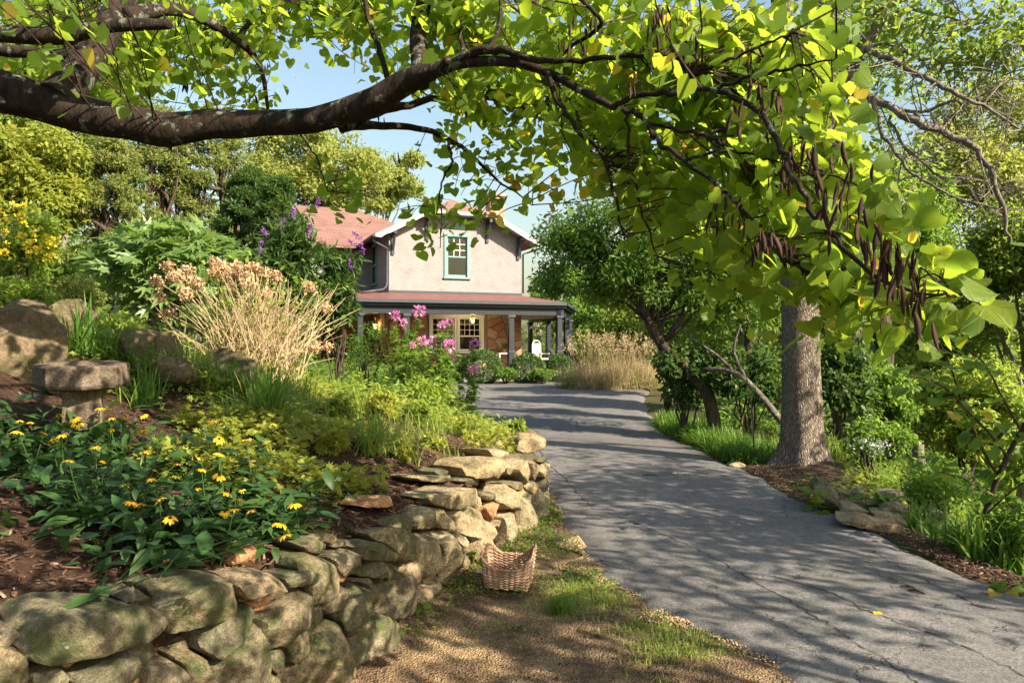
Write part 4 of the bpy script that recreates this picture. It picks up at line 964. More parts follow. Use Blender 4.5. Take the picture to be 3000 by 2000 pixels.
col = mixc(nt, hgt, (.06,.045,.034), mixc(nt, lk, plate, (.33,.32,.28)))
bsdf(nt, out, col, .92, bump(nt, hgt, .9, .03), .12); M['furrow'] = m
def bark_tube(pts, rad, n, flare=0, seed=0, ridges=0.0):
    pts = spline(np.c_[pts, rad], 6); r = pts[:, 3]; V, Fc = tube(pts[:, :3], list(r), n); V = np.array(V, float)
    cen = np.repeat(pts[:, :3], n, 0); d = V[:len(cen)]-cen; ang = np.tile(np.arange(n)/n*2*math.pi, len(pts))
    k = 1 + .07*vnoise(np.c_[np.cos(ang)*1.3, np.sin(ang)*1.3, np.repeat(np.arange(len(pts))*.35, n)], seed, 1.2)
    if flare:
        zz = np.repeat(pts[:, 2]-pts[0, 2], n); k = k + flare*np.exp(-zz/.28)*(.55+.45*np.sin(ang*5+seed))
    if ridges: k = k + ridges*vnoise(np.c_[np.cos(ang)*9, np.sin(ang)*9, np.repeat(pts[:, 2]*3, n)], seed+4, 1.0)
    V[:len(cen)] = cen + d*k[:, None]; return V, Fc
tp = [at(2345,1385,10.2), at(2348,1300,10.2), at(2347,1180,10.2), at(2346,1000,10.2), at(2342,800,10.2), at(2335,620,10.2), at(2320,450,10.3), at(2300,200,10.4), at(2280,-150,10.5), at(2260,-500,10.6)]
tr = [.37,.295,.265,.247,.236,.22,.17,.15,.13,.08]
V, Fc = bark_tube([np.array(p)-A0 for p in tp], tr, 48, .62, 2, .02)
link('trunk', mesh_np('trunk', V, Fc, (M['furrow'],), True), ash)
BR = [ # ash limbs: (u,v,Y,r)
 [(2335,600,10.2,.14),(2400,460,10,.10),(2445,330,9.9,.085),(2500,190,9.8,.08),(2560,90,9.7,.075),(2620,-20,9.6,.07),(2700,-160,9.5,.06)],
 [(2440,340,9.9,.05),(2520,160,9.6,.045),(2600,170,9.4,.04),(2690,215,9.2,.035),(2790,270,9,.028),(2880,310,8.9,.02),(2990,380,8.8,.012)],
 [(2470,260,9.9,.05),(2560,290,9.6,.06),(2600,310,9.5,.045),(2680,360,9.3,.05),(2780,390,9.2,.045),(2860,440,9.1,.04),(2910,520,9,.035),(2940,620,9,.028),(2960,720,9,.012)],
 [(2600,310,9.5,.03),(2700,330,9.4,.02),(2780,300,9.2,.02),(2860,285,9.1,.016),(2960,230,9,.01),(3050,180,9,.006)],
 [(2560,290,9.5,.035),(2580,370,9.4,.028),(2640,470,9.3,.022),(2700,530,9.2,.018),(2790,570,9.1,.014),(2950,620,9,.008)],
 [(2680,330,9.3,.02),(2740,380,9.3,.016),(2830,290,9.2,.012),(2930,130,9.1,.006)],
 [(2500,160,9.8,.03),(2590,130,9.6,.022),(2700,170,9.5,.018),(2830,180,9.4,.014),(3000,120,9.3,.008)],
 [(2610,340,9.5,.02),(2650,430,9.4,.018),(2760,520,9.3,.014),(2860,520,9.2,.01),(2990,560,9.2,.006)],
 [(2560,40,9.7,.03),(2660,30,9.6,.02),(2780,50,9.5,.016),(2900,60,9.4,.01)],
]
rngA = np.random.default_rng(31)
mbr = []
for L in BR:
    p = [np.array(at(u, v, Y))-A0 for u, v, Y, r in L]; mb = MB(); q = spline(np.c_[p, [l[3] for l in L]], 4)
    q[1:-1, :3] += rngA.normal(0, .015, (len(q)-2, 3)); mb.tube(q[:, :3], list(q[:, 3]), 7); mb.build('bare_branch', M['bark_grey'], ash, True); mbr.append(q)
mb = MB()
for q in mbr:
    for _ in range(15):
        i = rngA.integers(4, len(q)); s = q[i, :3]; d = rdir(rngA, 1, -.1)[0]*[1, .6, .8]; l = rngA.uniform(.35, 1.3)
        e = s + d*l; mid = (s+e)/2 + rngA.normal(0, .08, 3); mb.tube(spline([s, mid, e], 3), [.009,.008,.008,.007,.006,.005,.003][:7], 4)
        for _ in range(3):
            s2 = s+(e-s)*rngA.uniform(.3, .9); e2 = s2 + rdir(rngA, 1)[0]*rngA.uniform(.15, .5); mb.tube([s2, (s2+e2)/2+rngA.normal(0,.03,3), e2], [.005,.004,.002], 3)
mb.build('twigs', M['bark_grey'], ash)
C = np.concatenate([ell(rngA, 26, at(2300,-260,10.5), (3.2,3.0,1.5)), ell(rngA, 14, at(2750,-150,9.8), (1.8,2,1.1)), ell(rngA, 9, at(2800,120,9.6), (1.3,.8,.7)), ell(rngA, 7, at(2950,60,9.3), (.7,.7,.8)), ell(rngA, 6, at(2560,60,9.7),(.6,.6,.5)), ell(rngA, 10, at(2600,500,12.4),(1.3,1.2,.9))])
V, Fc, q = clump_leaves(C, np.full(len(C), .55), 75, diamond(.5), .13, rngA)
link('crown', mesh_np('crown', V-A0, Fc, (M['maple'],), False, q), ash)
# ---- ivy covered trunk behind
p0 = at(2490, 1260, 14); ivy = empty('ivy_tree', (p0.x, p0.y, float(gz(p0.x, p0.y))-.1), 0, 'shaded ivy-clad trunk standing behind the big ash', 'tree'); I0 = np.array(ivy.location)
tp = [I0, np.array(at(2488,1100,14)), np.array(at(2470,900,14)), np.array(at(2445,700,14)), np.array(at(2430,400,14)), np.array(at(2420,0,14))]
V, Fc = bark_tube([p-I0 for p in tp], [.32,.27,.25,.24,.2,.15], 20, .2, 5); link('trunk', mesh_np('trunk', V, Fc, (M['bark_dark'],), True), ivy)
rr = np.random.default_rng(41); n = 1600; s = rr.random(n)*.62; q = spline(np.array(tp), 8); pos = np.stack([np.interp(s, np.linspace(0,1,len(q)), q[:, k]) for k in range(3)], 1)
d = rdir(rr, n); d[:, 2] *= .2; d = unit(d); pos += d*rr.uniform(.24, .42, (n, 1)); V, Fc, z = scatter(diamond(.85), pos, unit(d*.3+[0,0,-1]+rr.normal(0,.4,(n,3))), d+rr.normal(0,.3,(n,3)), rr.uniform(.09,.16,n), rr)
link('ivy', mesh_np('ivy', V-I0, Fc, (M['dark'],), False, z), ivy)
C = ell(rr, 30, at(2420,150,14), (2.2,2.2,2.0)); V, Fc, z = clump_leaves(C, np.full(30,.7), 110, diamond(.5), .15, rr); link('crown', mesh_np('crown', V-I0, Fc, (M['mid'],), False, z), ivy)
# ---- dark leaning tree over the drive's right edge
p0 = at(2100, 1225, 12.9); lean = empty('leaning_tree', (p0.x, p0.y, float(gz(p0.x, p0.y))-.05), 0, 'dark fine-leaved tree leaning over the drive beside the house', 'tree'); L0 = np.array(lean.location)
tp = [L0, np.array(at(2075,1160,12.9)), np.array(at(2010,1080,13)), np.array(at(1940,1010,13.1)), np.array(at(1905,950,13.2)), np.array(at(1880,870,13.3)), np.array(at(1865,760,13.4)), np.array(at(1860,640,13.5))]
V, Fc = bark_tube([p-L0 for p in tp], [.12,.105,.10,.095,.085,.06,.045,.02], 12, .1, 8); link('trunk', mesh_np('trunk', V, Fc, (M['bark_dark'],), True), lean)
rr = np.random.default_rng(51); C = np.concatenate([ell(rr, k, at(u, v, Y), (ru/F*Y, ru/F*Y*.8, rv/F*Y), .7) for u, v, Y, ru, rv, k in [(1700,690,14,120,110,26),(1850,620,13.6,150,90,26),(2020,690,13.2,170,150,36),(1760,820,14,150,90,24),(2130,850,13,150,150,34),(1900,780,13.4,180,120,26),(1640,830,14.5,60,70,8),(2220,700,13,120,150,20)]])
mb = MB()
for k in rr.choice(len(C), 46, False):
    s = tp[rr.integers(3, 8)]; mb.tube(limb_pts(s, C[k], rr, .08, 6)-L0, np.linspace(.035, .006, 6), 5)
mb.build('branch', M['bark_dark'], lean, True)
V, Fc, q = clump_leaves(C, np.full(len(C), .36)*rr.uniform(.7,1.3,len(C)), 170, diamond(.32, .05), .125, rr, .6, .5); link('crown', mesh_np('crown', V-L0, Fc, (M['mid'],), False, q), lean)
M['bark_limb'] = barkmat('dark_branch_bark', (.035,.03,.026), (.12,.105,.09), (.26,.28,.24), lich_amt=.58)  # darker bark tone with lichen for the leaning branch
# ---- fallen lichen branch leaning on the ash
p0 = at(2290, 1235, 11.2); fb = empty('leaning_branch', (p0.x, p0.y, float(gz(p0.x, p0.y))), 0, 'grey lichen-covered branch propped against the ash trunk', 'branch'); B0 = np.array(fb.location)
mb = MB()
for L in ([(2290,1235,.055),(2220,1150,.05),(2150,1090,.04),(2060,1080,.025)], [(2190,1120,.035),(2150,1030,.022),(2170,950,.014)], [(2150,1090,.03),(2100,1040,.022),(2040,1000,.016),(1990,960,.01)]):
    q = spline([(*(np.array(at(u, v, 11.2))-B0), r) for u, v, r in L], 4); mb.tube(q[:, :3], list(q[:, 3]), 7)
mb.build('limb', M['bark_limb'], fb, True)
# ---- shrubs (rounded masses)
def make_shrub(name, label, c, r, mat, seed, n=2200, leaf=.1, tpl=None, cat_='shrub', group=None, clumps=26, shell=.5, droop=.2, up=.6, stems=10, bark='bark_dark', base=None, sq=.8):
    rng = np.random.default_rng(seed); c = np.array(c); r = np.array(r)
    if base is None: base = (c[0], c[1], float(hz(c[0], c[1]))-.03)
    e = empty(name, base, 0, label, cat_, group); b0 = np.array(base)
    C = ell(rng, clumps, c, r*.8, shell); V, Fc, q = clump_leaves(C, np.full(clumps, .34*float(np.mean(r))), n//clumps, tpl or diamond(.5), leaf, rng, up, droop, sq)
    link('foliage', mesh_np('foliage', V-b0, Fc, (mat,), False, q), e)
    mb = MB()
    for k in rng.choice(clumps, min(stems, clumps), False): mb.tube(limb_pts(b0+rng.normal(0,.04,3)*[1,1,0], C[k], rng, .05, 5)-b0, np.linspace(.022,.006,5), 5)
    mb.build('stem', M[bark], e, True); return e
def spx(u, v, Y, ru, rv, dep=.8): c = at(u, v, Y); return c, (ru/F*Y, ru/F*Y*dep, rv/F*Y)
for k, (lb, u, v, Y, ru, rv, mt, n, lf) in enumerate([
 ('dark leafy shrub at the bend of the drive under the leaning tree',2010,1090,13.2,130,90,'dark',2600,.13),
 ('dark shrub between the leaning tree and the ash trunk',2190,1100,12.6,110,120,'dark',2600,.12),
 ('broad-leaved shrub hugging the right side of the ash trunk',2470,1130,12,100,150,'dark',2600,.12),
 ('sunlit shrub at the left foot of the leaning tree',1960,960,16,120,70,'mid',1800,.12),
 ('low green shrub behind the white flowers',2560,1290,10.5,120,70,'mid',1800,.08),
 ('feathery green weed mass below the young redbud',2760,1420,8.2,170,90,'mid',2600,.06),
 ('bright leafy shrub at the lower right edge',2980,1560,6.0,140,110,'mid',1500,.07)]):
    c, r = spx(u, v, Y, ru, rv); make_shrub('shrub', lb, c, r, M[mt], 60+k, n, lf, group='shrubs on the right bank')
# ------------------------------------------------------------------ redbud over the path
rb = np.random.default_rng(71)
redbud = empty('redbud_tree', (-4.5, 4.6, float(bz(-4.5, 4.6))-.05), 0, 'old redbud whose lichen-spotted limb arches across the top over the drive', 'tree'); R0 = np.array(redbud.location)
LIMBS = [
 [(-250,205,4.8,.17),(0,268,4.9,.142),(230,328,5.0,.125),(380,360,5.0,.118),(490,378,5.0,.112),(620,364,5.0,.098),(720,362,5.0,.092),(850,358,4.95,.082),(950,345,4.9,.085),(1080,303,4.8,.085),(1190,242,4.7,.082),(1250,215,4.6,.060),(1330,190,4.5,.036),(1420,180,4.4,.031),(1520,186,4.3,.028),(1620,220,4.2,.024),(1720,275,4.0,.021),(1800,315,3.9,.018)],
 [(1225,245,4.65,.07),(1232,180,4.7,.060),(1225,110,4.8,.057),(1240,20,4.9,.052),(1275,-90,5,.046),(1330,-260,5.1,.03)],
 [(170,290,4.95,.125),(225,225,5.05,.112),(280,140,5.2,.105),(330,60,5.4,.095),(390,-60,5.6,.085),(480,-250,5.8,.06)],
 [(-260,95,4.5,.06),(-60,97,4.6,.055),(100,105,4.6,.052),(200,102,4.6,.056),(300,80,4.6,.042),(400,73,4.6,.038),(500,72,4.6,.030)],
 [(-260,140,5,.045),(-60,148,5,.043),(100,155,5,.040),(230,160,5.05,.038)],
 [(370,50,5.4,.06),(480,27,5.6,.052),(570,45,5.8,.044),(690,115,6,.036),(760,190,6.1,.022),(785,320,6.2,.013)],
 [(1300,200,4.55,.033),(1390,155,4.4,.028),(1480,148,4.3,.024),(1560,175,4.2,.02),(1700,175,4.1,.016),(1850,165,4.0,.013),(1960,165,3.9,.012),(2050,205,3.8,.008)],
 [(1800,315,3.9,.018),(1850,287,3.8,.015),(1960,272,3.6,.014),(2080,265,3.3,.013),(2200,310,3.0,.012),(2280,420,2.7,.011),(2350,560,2.5,.0095),(2450,700,2.35,.008),(2600,830,2.2,.006),(2800,870,2.2,.003)],
 [(1800,315,3.9,.017),(1880,345,3.8,.015),(1930,420,3.6,.013),(2000,470,3.4,.011),(2100,540,3.2,.009),(2200,640,3,.008),(2300,780,2.8,.004)],
 [(1600,213,4.2,.018),(1640,300,4.1,.014),(1700,390,4,.012),(1760,450,4,.010),(1800,570,3.9,.008),(1830,700,3.9,.004)],
 [(1835,335,3.85,.009),(1840,430,3.8,.008),(1850,520,3.8,.007),(1890,640,3.75,.006),(1920,760,3.7,.003)],
 [(1000,372,5,.042),(1100,366,5.3,.030),(1250,380,5.5,.022),(1350,430,5.6,.016),(1450,520,5.7,.010),(1560,600,5.7,.004)],
 [(1050,350,5,.037),(1180,312,5.3,.028),(1300,284,5.5,.022),(1440,290,5.6,.016),(1560,330,5.7,.010),(1700,420,5.8,.005)],
 [(1310,412,5.55,.012),(1322,470,5.5,.010),(1290,550,5.5,.007),(1295,640,5.5,.005),(1285,730,5.5,.003)],
 [(1145,255,4.9,.020),(1110,150,5,.018),(1080,60,5.1,.016),(1065,-60,5.2,.014)],
 [(1430,150,4.35,.014),(1460,90,4.4,.012),(1470,-40,4.5,.010)],
 [(690,115,6,.022),(720,80,6.05,.020),(760,40,6.1,.018),(840,0,6.2,.016),(900,-60,6.3,.012)],
 [(1365,190,4.45,.015),(1350,90,4.7,.014),(1320,-20,5,.012)],
 [(1650,150,4.2,.010),(1760,80,4.0,.012),(1720,20,4.0,.012),(1650,-60,4.2,.014)],
 [(1960,272,3.6,.009),(2080,200,3.4,.008),(2200,150,3.3,.007),(2330,90,3.2,.004)],
 [(2080,265,3.3,.009),(2180,230,3.1,.008),(2320,200,3.0,.006),(2450,170,2.9,.003)],
 [(2000,470,3.4,.008),(2120,440,3.2,.007),(2260,470,3.0,.005),(2400,520,2.8,.003)],
 [(1900,360,3.75,.009),(1990,380,3.6,.009),(2100,410,3.4,.008),(2180,480,3.3,.006)],
 [(880,395,5.1,.008),(930,470,5.3,.006),(960,560,5.4,.004)],
]
branch_pts = []
for k, L in enumerate(LIMBS):
    p = np.array([[*at(u, v, Y), r] for u, v, Y, r in L]); p[:, :3] -= R0
    if k == 0:
        p = np.vstack([[0, 0, 0, .30], [.02, .02, .6, .25], [.08, .05, 1.25, .22], p])
    V, Fc = bark_tube(p[:, :3], p[:, 3], 18 if L[0][3] > .05 else 8, 0, 20+k, .03 if L[0][3] > .05 else 0)
    q = spline(p, 6)
    if L[0][3] <= .05:
        V = V + np.repeat(rb.normal(0, .006, (len(q), 3)), 8, 0)[:len(V)] if len(V) == len(q)*8 else V
    link('trunk' if k == 0 else 'limb', mesh_np('limb', V, Fc, (M['bark_red'],), True), redbud)
    if k not in (3, 4): branch_pts.append(q[len(q)//4:, :3])
OFF = [[(-.55,4.9,4.0,.045),(-.2,4.0,4.35,.04),(.3,3.0,4.3,.035),(.9,2.0,4.0,.03),(1.5,1.3,3.8,.02),(2.1,.8,3.6,.008)],
 [(.3,3.0,4.3,.025),(1.0,2.8,4.1,.02),(1.7,2.5,3.9,.015),(2.3,2.2,3.7,.006)],[(-.2,4.0,4.35,.025),(-.3,3.0,4.1,.02),(-.2,2.0,3.8,.015),(.1,1.2,3.6,.006)],
 [(.9,2.0,4.0,.02),(.7,1.4,3.8,.015),(.9,.8,3.6,.006)],[(1.5,1.3,3.8,.015),(1.9,.8,3.4,.012),(2.2,.3,3.1,.006)],[(1.5,1.3,3.8,.015),(1.3,.8,3.3,.012),(1.2,.3,3.0,.006)]]
for L in OFF:  # unseen limbs added to carry the shading leaf clusters
    p = np.array(L); p[:, :3] -= R0; V, Fc = bark_tube(p[:, :3], p[:, 3], 8, 0, 3); link('limb', mesh_np('limb', V, Fc, (M['bark_red'],), True), redbud); branch_pts.append(spline(p, 6)[4:, :3])
mb = MB(); mb.tube([np.array(at(205,112,4.58))-R0, np.array(at(205,95,4.52))-R0, np.array(at(206,78,4.48))-R0], [.05,.042,.040], 10); mb.build('branch_stub', M['bark_red'], redbud, False)
mb = MB(); mb.tube([np.array(at(1297,205,4.5))-R0, np.array(at(1306,188,4.42))-R0, np.array(at(1310,174,4.38))-R0], [.035,.03,.026], 9); mb.build('branch_stub', M['bark_red'], redbud, False)
BP = np.concatenate(branch_pts)
REG = [ # u0,u1,v0,v1,Y0,Y1,clusters,leaves
 (-100,760,-60,240,5.8,8.5,185,10),(230,800,130,330,6,8,70,9),(740,1000,-60,130,5.6,7.5,46,9),(1000,1250,-60,230,5.3,6.6,56,9),
 (1240,1900,-60,150,4.7,6.0,140,9),(1330,1850,140,330,4.8,6.0,76,9),(1850,2330,-60,330,3.7,5.6,110,9),(1900,2400,300,650,3.6,5.4,105,9),
 (2250,2580,300,700,2.9,4.0,58,8),(2150,2600,600,860,2.8,3.9,56,8),(2480,2780,690,930,2.45,3.1,34,7),(1280,1640,350,500,5.2,6.4,24,7),
 (1200,1500,560,680,5.5,6.2,15,6),(1690,1960,320,560,4.2,5.6,46,8),(880,1230,420,620,5.6,6.2,10,5),(2300,2480,60,260,3.3,4.2,14,7)]
C = []; NL = []
for u0, u1, v0, v1, Y0, Y1, nc, nl in REG:
    k = 0
    while k < nc:
        u, v, Y = rb.uniform(u0, u1), rb.uniform(v0, v1), rb.uniform(Y0, Y1)
        if vnoise(np.array([u/95, v/95, Y]), 3) < -.36: continue        # gaps of sky
        if 760 < u < 1010 and 130 < v < 340 and rb.random() < .8: continue
        if 2760 < u and v > 800 and rb.random() < .5: continue
        if 2210 < u < 2460 and v > 540 and rb.random() < .95: continue
        C.append(np.array(at(u, v, Y))-R0); NL.append(nl); k += 1
n_view = len(C)
for _ in range(80):      # the crown above the frame
    u, v, Y = rb.uniform(-300, 2000), rb.uniform(-800, -80), rb.uniform(2.6, 4.4); C.append(np.array(at(u, v, Y))-R0); NL.append(8)
for _ in range(120):       # unseen leaf clusters overhead, added to shade the susans
    C.append(np.array((rb.uniform(-.6, 2.3), rb.uniform(.6, 3.0), rb.uniform(3.25, 4.2)))-R0); NL.append(8)
for _ in range(60):  # more unseen clusters overhead, added to shade the left end of the wall
    C.append(np.array((rb.uniform(.7, 2.7), rb.uniform(.1, 1.7), rb.uniform(2.75, 3.5)))-R0); NL.append(8)
C = np.array(C); tw = MB(); lp = []; lt = []; ln = []; lv = []
for i, c in enumerate(C):
    d = BP - c; j = int(np.argmin(np.einsum('ij,ij->i', d, d)*(1+.5*rb.random(len(BP))))); s = BP[j]; L = np.linalg.norm(c-s)
    if L > 1.5 and i < n_view: s = c + (s-c)/L*1.2; L = 1.2
    if L > 2.2: s = c + (s-c)/L*1.6; L = 1.6
    mid = s+(c-s)*.5 + rb.normal(0, .07*L+.01, 3) + [0, 0, .06*L]; q = spline([s, mid, c], 4)
    tw.tube(q, np.linspace(.0055 if L > .5 else .004, .0018, len(q)), 4, False)
    for _ in range(NL[i]):
        t = rb.uniform(.25, 1.08); p = s+(c-s)*min(t, 1) + rb.normal(0, .10, 3)
        dr = rdir(rb, 1)[0]*[1, 1, .4]; lp.append(p); lt.append(dr + [0, 0, -.55]); ln.append(np.array([0, 0, .75]) + rb.normal(0, .5, 3)); lv.append(i < n_view)
lp = np.array(lp); lt = np.array(lt); ln = np.array(ln); lv = np.array(lv)
ls = (.045+.072*rb.random(len(lp))**.9)*np.where((lp+R0)[:, 1] < 3.3, .86, 1.0)
tw.build('twigs', M['twig'], redbud)
# the 300 leaves that show largest are single leaves, the rest one mass
wp = lp + R0; uu = 1500 + wp[:, 0]/np.maximum(wp[:, 1], .1)*F; vv = 1000-(wp[:, 2]-CZ)/np.maximum(wp[:, 1], .1)*F
app = np.where(lv & (uu > 0) & (uu < 3000) & (vv > 0) & (vv < 2000), ls/np.maximum(wp[:, 1], .3), 0)
big = np.argsort(-app)[:300]; isbig = np.zeros(len(lp), bool); isbig[big] = True
def heart_fine(cup, twist):
    """smooth heart leaf with raised veins folded in"""
    V = []; Fc = []; ny, nx = 9, 9
    for j in range(ny):
        y = j/(ny-1)
        wd = .53*math.sin(math.pi*min(1, (y*.92+.10))**.78)**.75 if y < 1 else 0.0
        wd = max(wd, .0 if j == ny-1 else .02)
        for i in range(nx):
            x = (i/(nx-1)*2-1); yy = y - (.13*(abs(x)**1.3) if y < .35 else .13*(abs(x)**1.3)*max(0, (.7-y)/.35))
            z = cup*abs(x)*wd*.55 - .20*y*y + .03*math.sin(3.2*x+twist) + .012*math.cos(9*x+5*y) + twist*.06*x*y
            V.append((x*wd, yy, z))
    for j in range(ny-1):
        for i in range(nx-1):
            a = j*nx+i; Fc.append((a, a+1, a+nx+1, a+nx))
    return np.array(V), Fc
hv = [mesh_np('leaf', *heart_fine(cu, tw_), (M['redbud_near'],), True) for cu, tw_ in ((.35,.4),(.1,-.7),(.5,1.1),(-.15,.2))]
def frame_from(t, n):
    t = unit(np.asarray(t)); n = unit(n - t*np.dot(t, n)); x = np.cross(t, n); return Matrix(((x[0], t[0], n[0]), (x[1], t[1], n[1]), (x[2], t[2], n[2])))
for i in big:
    o = link('leaf', hv[i % 4], redbud); o.matrix_local = Matrix.Translation(lp[i]) @ frame_from(lt[i], ln[i]).to_4x4() @ Matrix.Scale(ls[i]*1.08, 4)
ylm = mesh_np('leaf', [v_.co[:] for v_ in hv[1].vertices], [tuple(p.vertices) for p in hv[1].polygons], (M['yellowleaf'],), True)
for u, v in ((1480,520),(1500,540),(1520,515),(1545,535),(1600,540),(1620,560),(1585,570),(1635,585),(1660,600),(1615,600),(1640,560),(1570,545),(1605,625)):
    o = link('leaf', ylm, redbud); o.matrix_local = Matrix.Translation(np.array(at(u, v, 5.75))-R0) @ frame_from(rdir(rb,1)[0]*[1,1,.4]+[0,0,-.7], np.array([0,-.5,.5])+rb.normal(0,.4,3)).to_4x4() @ Matrix.Scale(rb.uniform(.06,.09), 4)
k = ~isbig
V, Fc, q = scatter(heart(), lp[k], lt[k], ln[k], ls[k], rb); o = link('crown', mesh_np('crown', V, Fc, (M['redbud'],), True, q), redbud)
# seed pods
def podmesh(bend):
    V = []; Fc = []
    for j, (y, wd) in enumerate(((0,.02),(.12,.06),(.35,.10),(.65,.105),(.88,.06),(1,.008))):
        x = bend*math.sin(y*3)*.1; V += [(x-wd, y, 0), (x, y, .018+.01*math.sin(j*3)), (x+wd, y, 0), (x, y, -.018)]
    for j in range(5):
        for i in range(4): Fc.append((4*j+i, 4*j+(i+1) % 4, 4*j+4+(i+1) % 4, 4*j+4+i))
    return V, Fc
pm = [mesh_np('seed_pod', *podmesh(b), (M['pod'],), True) for b in (-.6, .2, .9)]
PODS = [(2219,178,3.4,9),(2250,260,2.9,8),(2190,290,2.9,7),(2240,330,2.9,6),(2330,430,2.7,8),(2385,450,2.6,9),(2290,480,2.7,6),(2105,600,3.1,8),(2130,650,3.1,5),(2283,700,2.7,9),(2250,660,2.7,6),(2460,500,2.4,6),(2628,770,2.2,12),(2600,720,2.2,8),(2691,860,2.15,10),(2670,800,2.15,8),(2560,690,2.2,6),(2450,580,2.3,6),(1913,50,3.6,9),(1960,60,3.5,7),(2020,130,3.4,8),(1990,30,3.5,6),(1722,64,4,8),(1680,110,4,6),(1860,230,3.7,6),(765,190,6.3,6),(660,130,6.4,6),(560,240,6.5,6),(730,290,6.4,6),(600,160,6.4,5),(820,60,6,5),(1080,330,5,5),(1350,300,5.2,5),(1190,450,5.5,4),(2480,650,2.3,6)]
PV = []; PF = []; npod = 0
for u, v, Y, kk in sorted(PODS, key=lambda t: t[2]):
    for _ in range(int(kk*1.35)):
        p = np.array(at(u+rb.normal(0, 26)*2.6/Y*1.3, v+rb.normal(0, 24)*2.6/Y*1.3, Y+rb.normal(0, .05)))-R0; d = np.array([0, 0, -1]) + rb.normal(0, .16, 3); sz = rb.uniform(.05, .095)
        mt_ = Matrix.Translation(p) @ frame_from(d, rdir(rb, 1)[0]).to_4x4() @ Matrix.Scale(sz, 4); npod += 1
        if npod <= 300:
            o = link('seed_pod', pm[rb.integers(3)], redbud); o.matrix_local = mt_
        else:
            V_, F_ = podmesh(rb.uniform(-.7, .9)); n0 = len(PV); PV += [tuple(mt_ @ Vector(q)) for q in V_]; PF += [tuple(i+n0 for i in f) for f in F_]
if PV: tag(link('far_seed_pods', mesh_np('far_seed_pods', PV, PF, (M['pod'],), True), redbud), kind='stuff')
# ------------------------------------------------------------------ garden bank
rg = np.random.default_rng(101)
def blades(n, L, wd, rng, spread=.5, droop=.6, base_r=.06, seg=5, upright=1.0):
    """n arching blades from the origin; returns V, F, rnd"""
    a = rng.uniform(0, 2*math.pi, n); lean = np.abs(rng.normal(0, spread, n)); Ls = L*rng.uniform(.6, 1.1, n); w_ = wd*rng.uniform(.7, 1.2, n)
    dx, dy = np.cos(a), np.sin(a); bx, by = rng.normal(0, base_r, n), rng.normal(0, base_r, n)
    px, py = -dy, dx; V = np.zeros((n, seg*2, 3)); tw = rng.uniform(-.6, .6, n)
    for j in range(seg):
        t = j/(seg-1); out = Ls*(np.sin(lean)*t + droop*np.sin(lean+.25)*t*t*.8); zz = Ls*(np.cos(lean*.8)*t*upright - droop*t**2.6*np.minimum(lean+.15, 1)*.9)
        k = w_*(1-t**2.2)*(.75+.5*t)*.5 + .0008
        cx, cy = bx+dx*out, by+dy*out
        sx, sy = px*np.cos(tw*t)+dx*np.sin(tw*t)*.4, py*np.cos(tw*t)+dy*np.sin(tw*t)*.4
        V[:, 2*j] = np.stack([cx-sx*k, cy-sy*k, zz], 1); V[:, 2*j+1] = np.stack([cx+sx*k, cy+sy*k, zz+k*.4], 1)
    f = np.array([(2*j, 2*j+1, 2*j+3, 2*j+2) for j in range(seg-1)]); Fc = (f[None]+(np.arange(n)*seg*2)[:, None, None]).reshape(-1, 4)
    return V.reshape(-1, 3), Fc, np.repeat(rng.random(n), seg-1)
def many(fn, pts, rng):
    """stack several tufts placed at pts into one array"""
    parts = []
    for p in pts:
        V, Fc, r = fn(rng); parts.append((V+np.asarray(p), Fc, r))
    return cat(parts)
def at_bank(x, y): return np.array((x, y, float(bz(x, y))))
# --- mulch chips
n = 15000; y = rg.uniform(1.6, 9.5, n); d = np.abs(rg.normal(0, 1.3, n))*np.where(rg.random(n) < .5, 1, 2)+.1; x = xwall(y)-d
z = bz(x, y)+.004; a = rg.uniform(0, 6.28, n); L = rg.uniform(.012, .05, n)*np.where(rg.random(n) < .15, 1.6, 1); W_ = rg.uniform(.004, .013, n); tz = rg.normal(0, .22, n)
bx = np.array([(-1,-1,0),(1,-1,0),(1,1,0),(-1,1,0),(-.8,-.7,1),(.85,-.8,1),(.8,.8,1),(-.9,.7,1)], float); bf = np.array([(4,5,6,7),(0,1,5,4),(1,2,6,5),(2,3,7,6),(3,0,4,7)])
def chips(x, y, z, a, L, W_, T, tz, rng):
    n = len(x); q = bx[None]*np.stack([L/2, W_/2, T], 1)[:, None]; q = q + rng.normal(0, .12, q.shape)*np.stack([L/4, W_/3, T/2], 1)[:, None]
    q[..., 2] += q[..., 0]*tz[:, None]; ca, sa = np.cos(a)[:, None], np.sin(a)[:, None]
    V = np.stack([x[:, None]+q[..., 0]*ca-q[..., 1]*sa, y[:, None]+q[..., 0]*sa+q[..., 1]*ca, z[:, None]+q[..., 2]+np.abs(tz[:, None])*L[:, None]*.4], -1)
    return V.reshape(-1, 3), (bf[None]+(np.arange(n)*8)[:, None, None]).reshape(-1, 4), np.repeat(rng.random(n), 5)
M['chip'] = leafmat('bark_chip', (.025,.015,.011), (.115,.062,.042), (.05,.03,.02), .02, .95, odd=(.24,.17,.12))
V, Fc, q = chips(x, y, z, a, L, W_, rg.uniform(.003,.007,n), tz, rg)
tag(link('mulch_chips', mesh_np('mulch_chips', V, Fc, (M['chip'],), False, q)), 'dark brown bark mulch covering the garden bank behind the wall', 'mulch', kind='stuff')
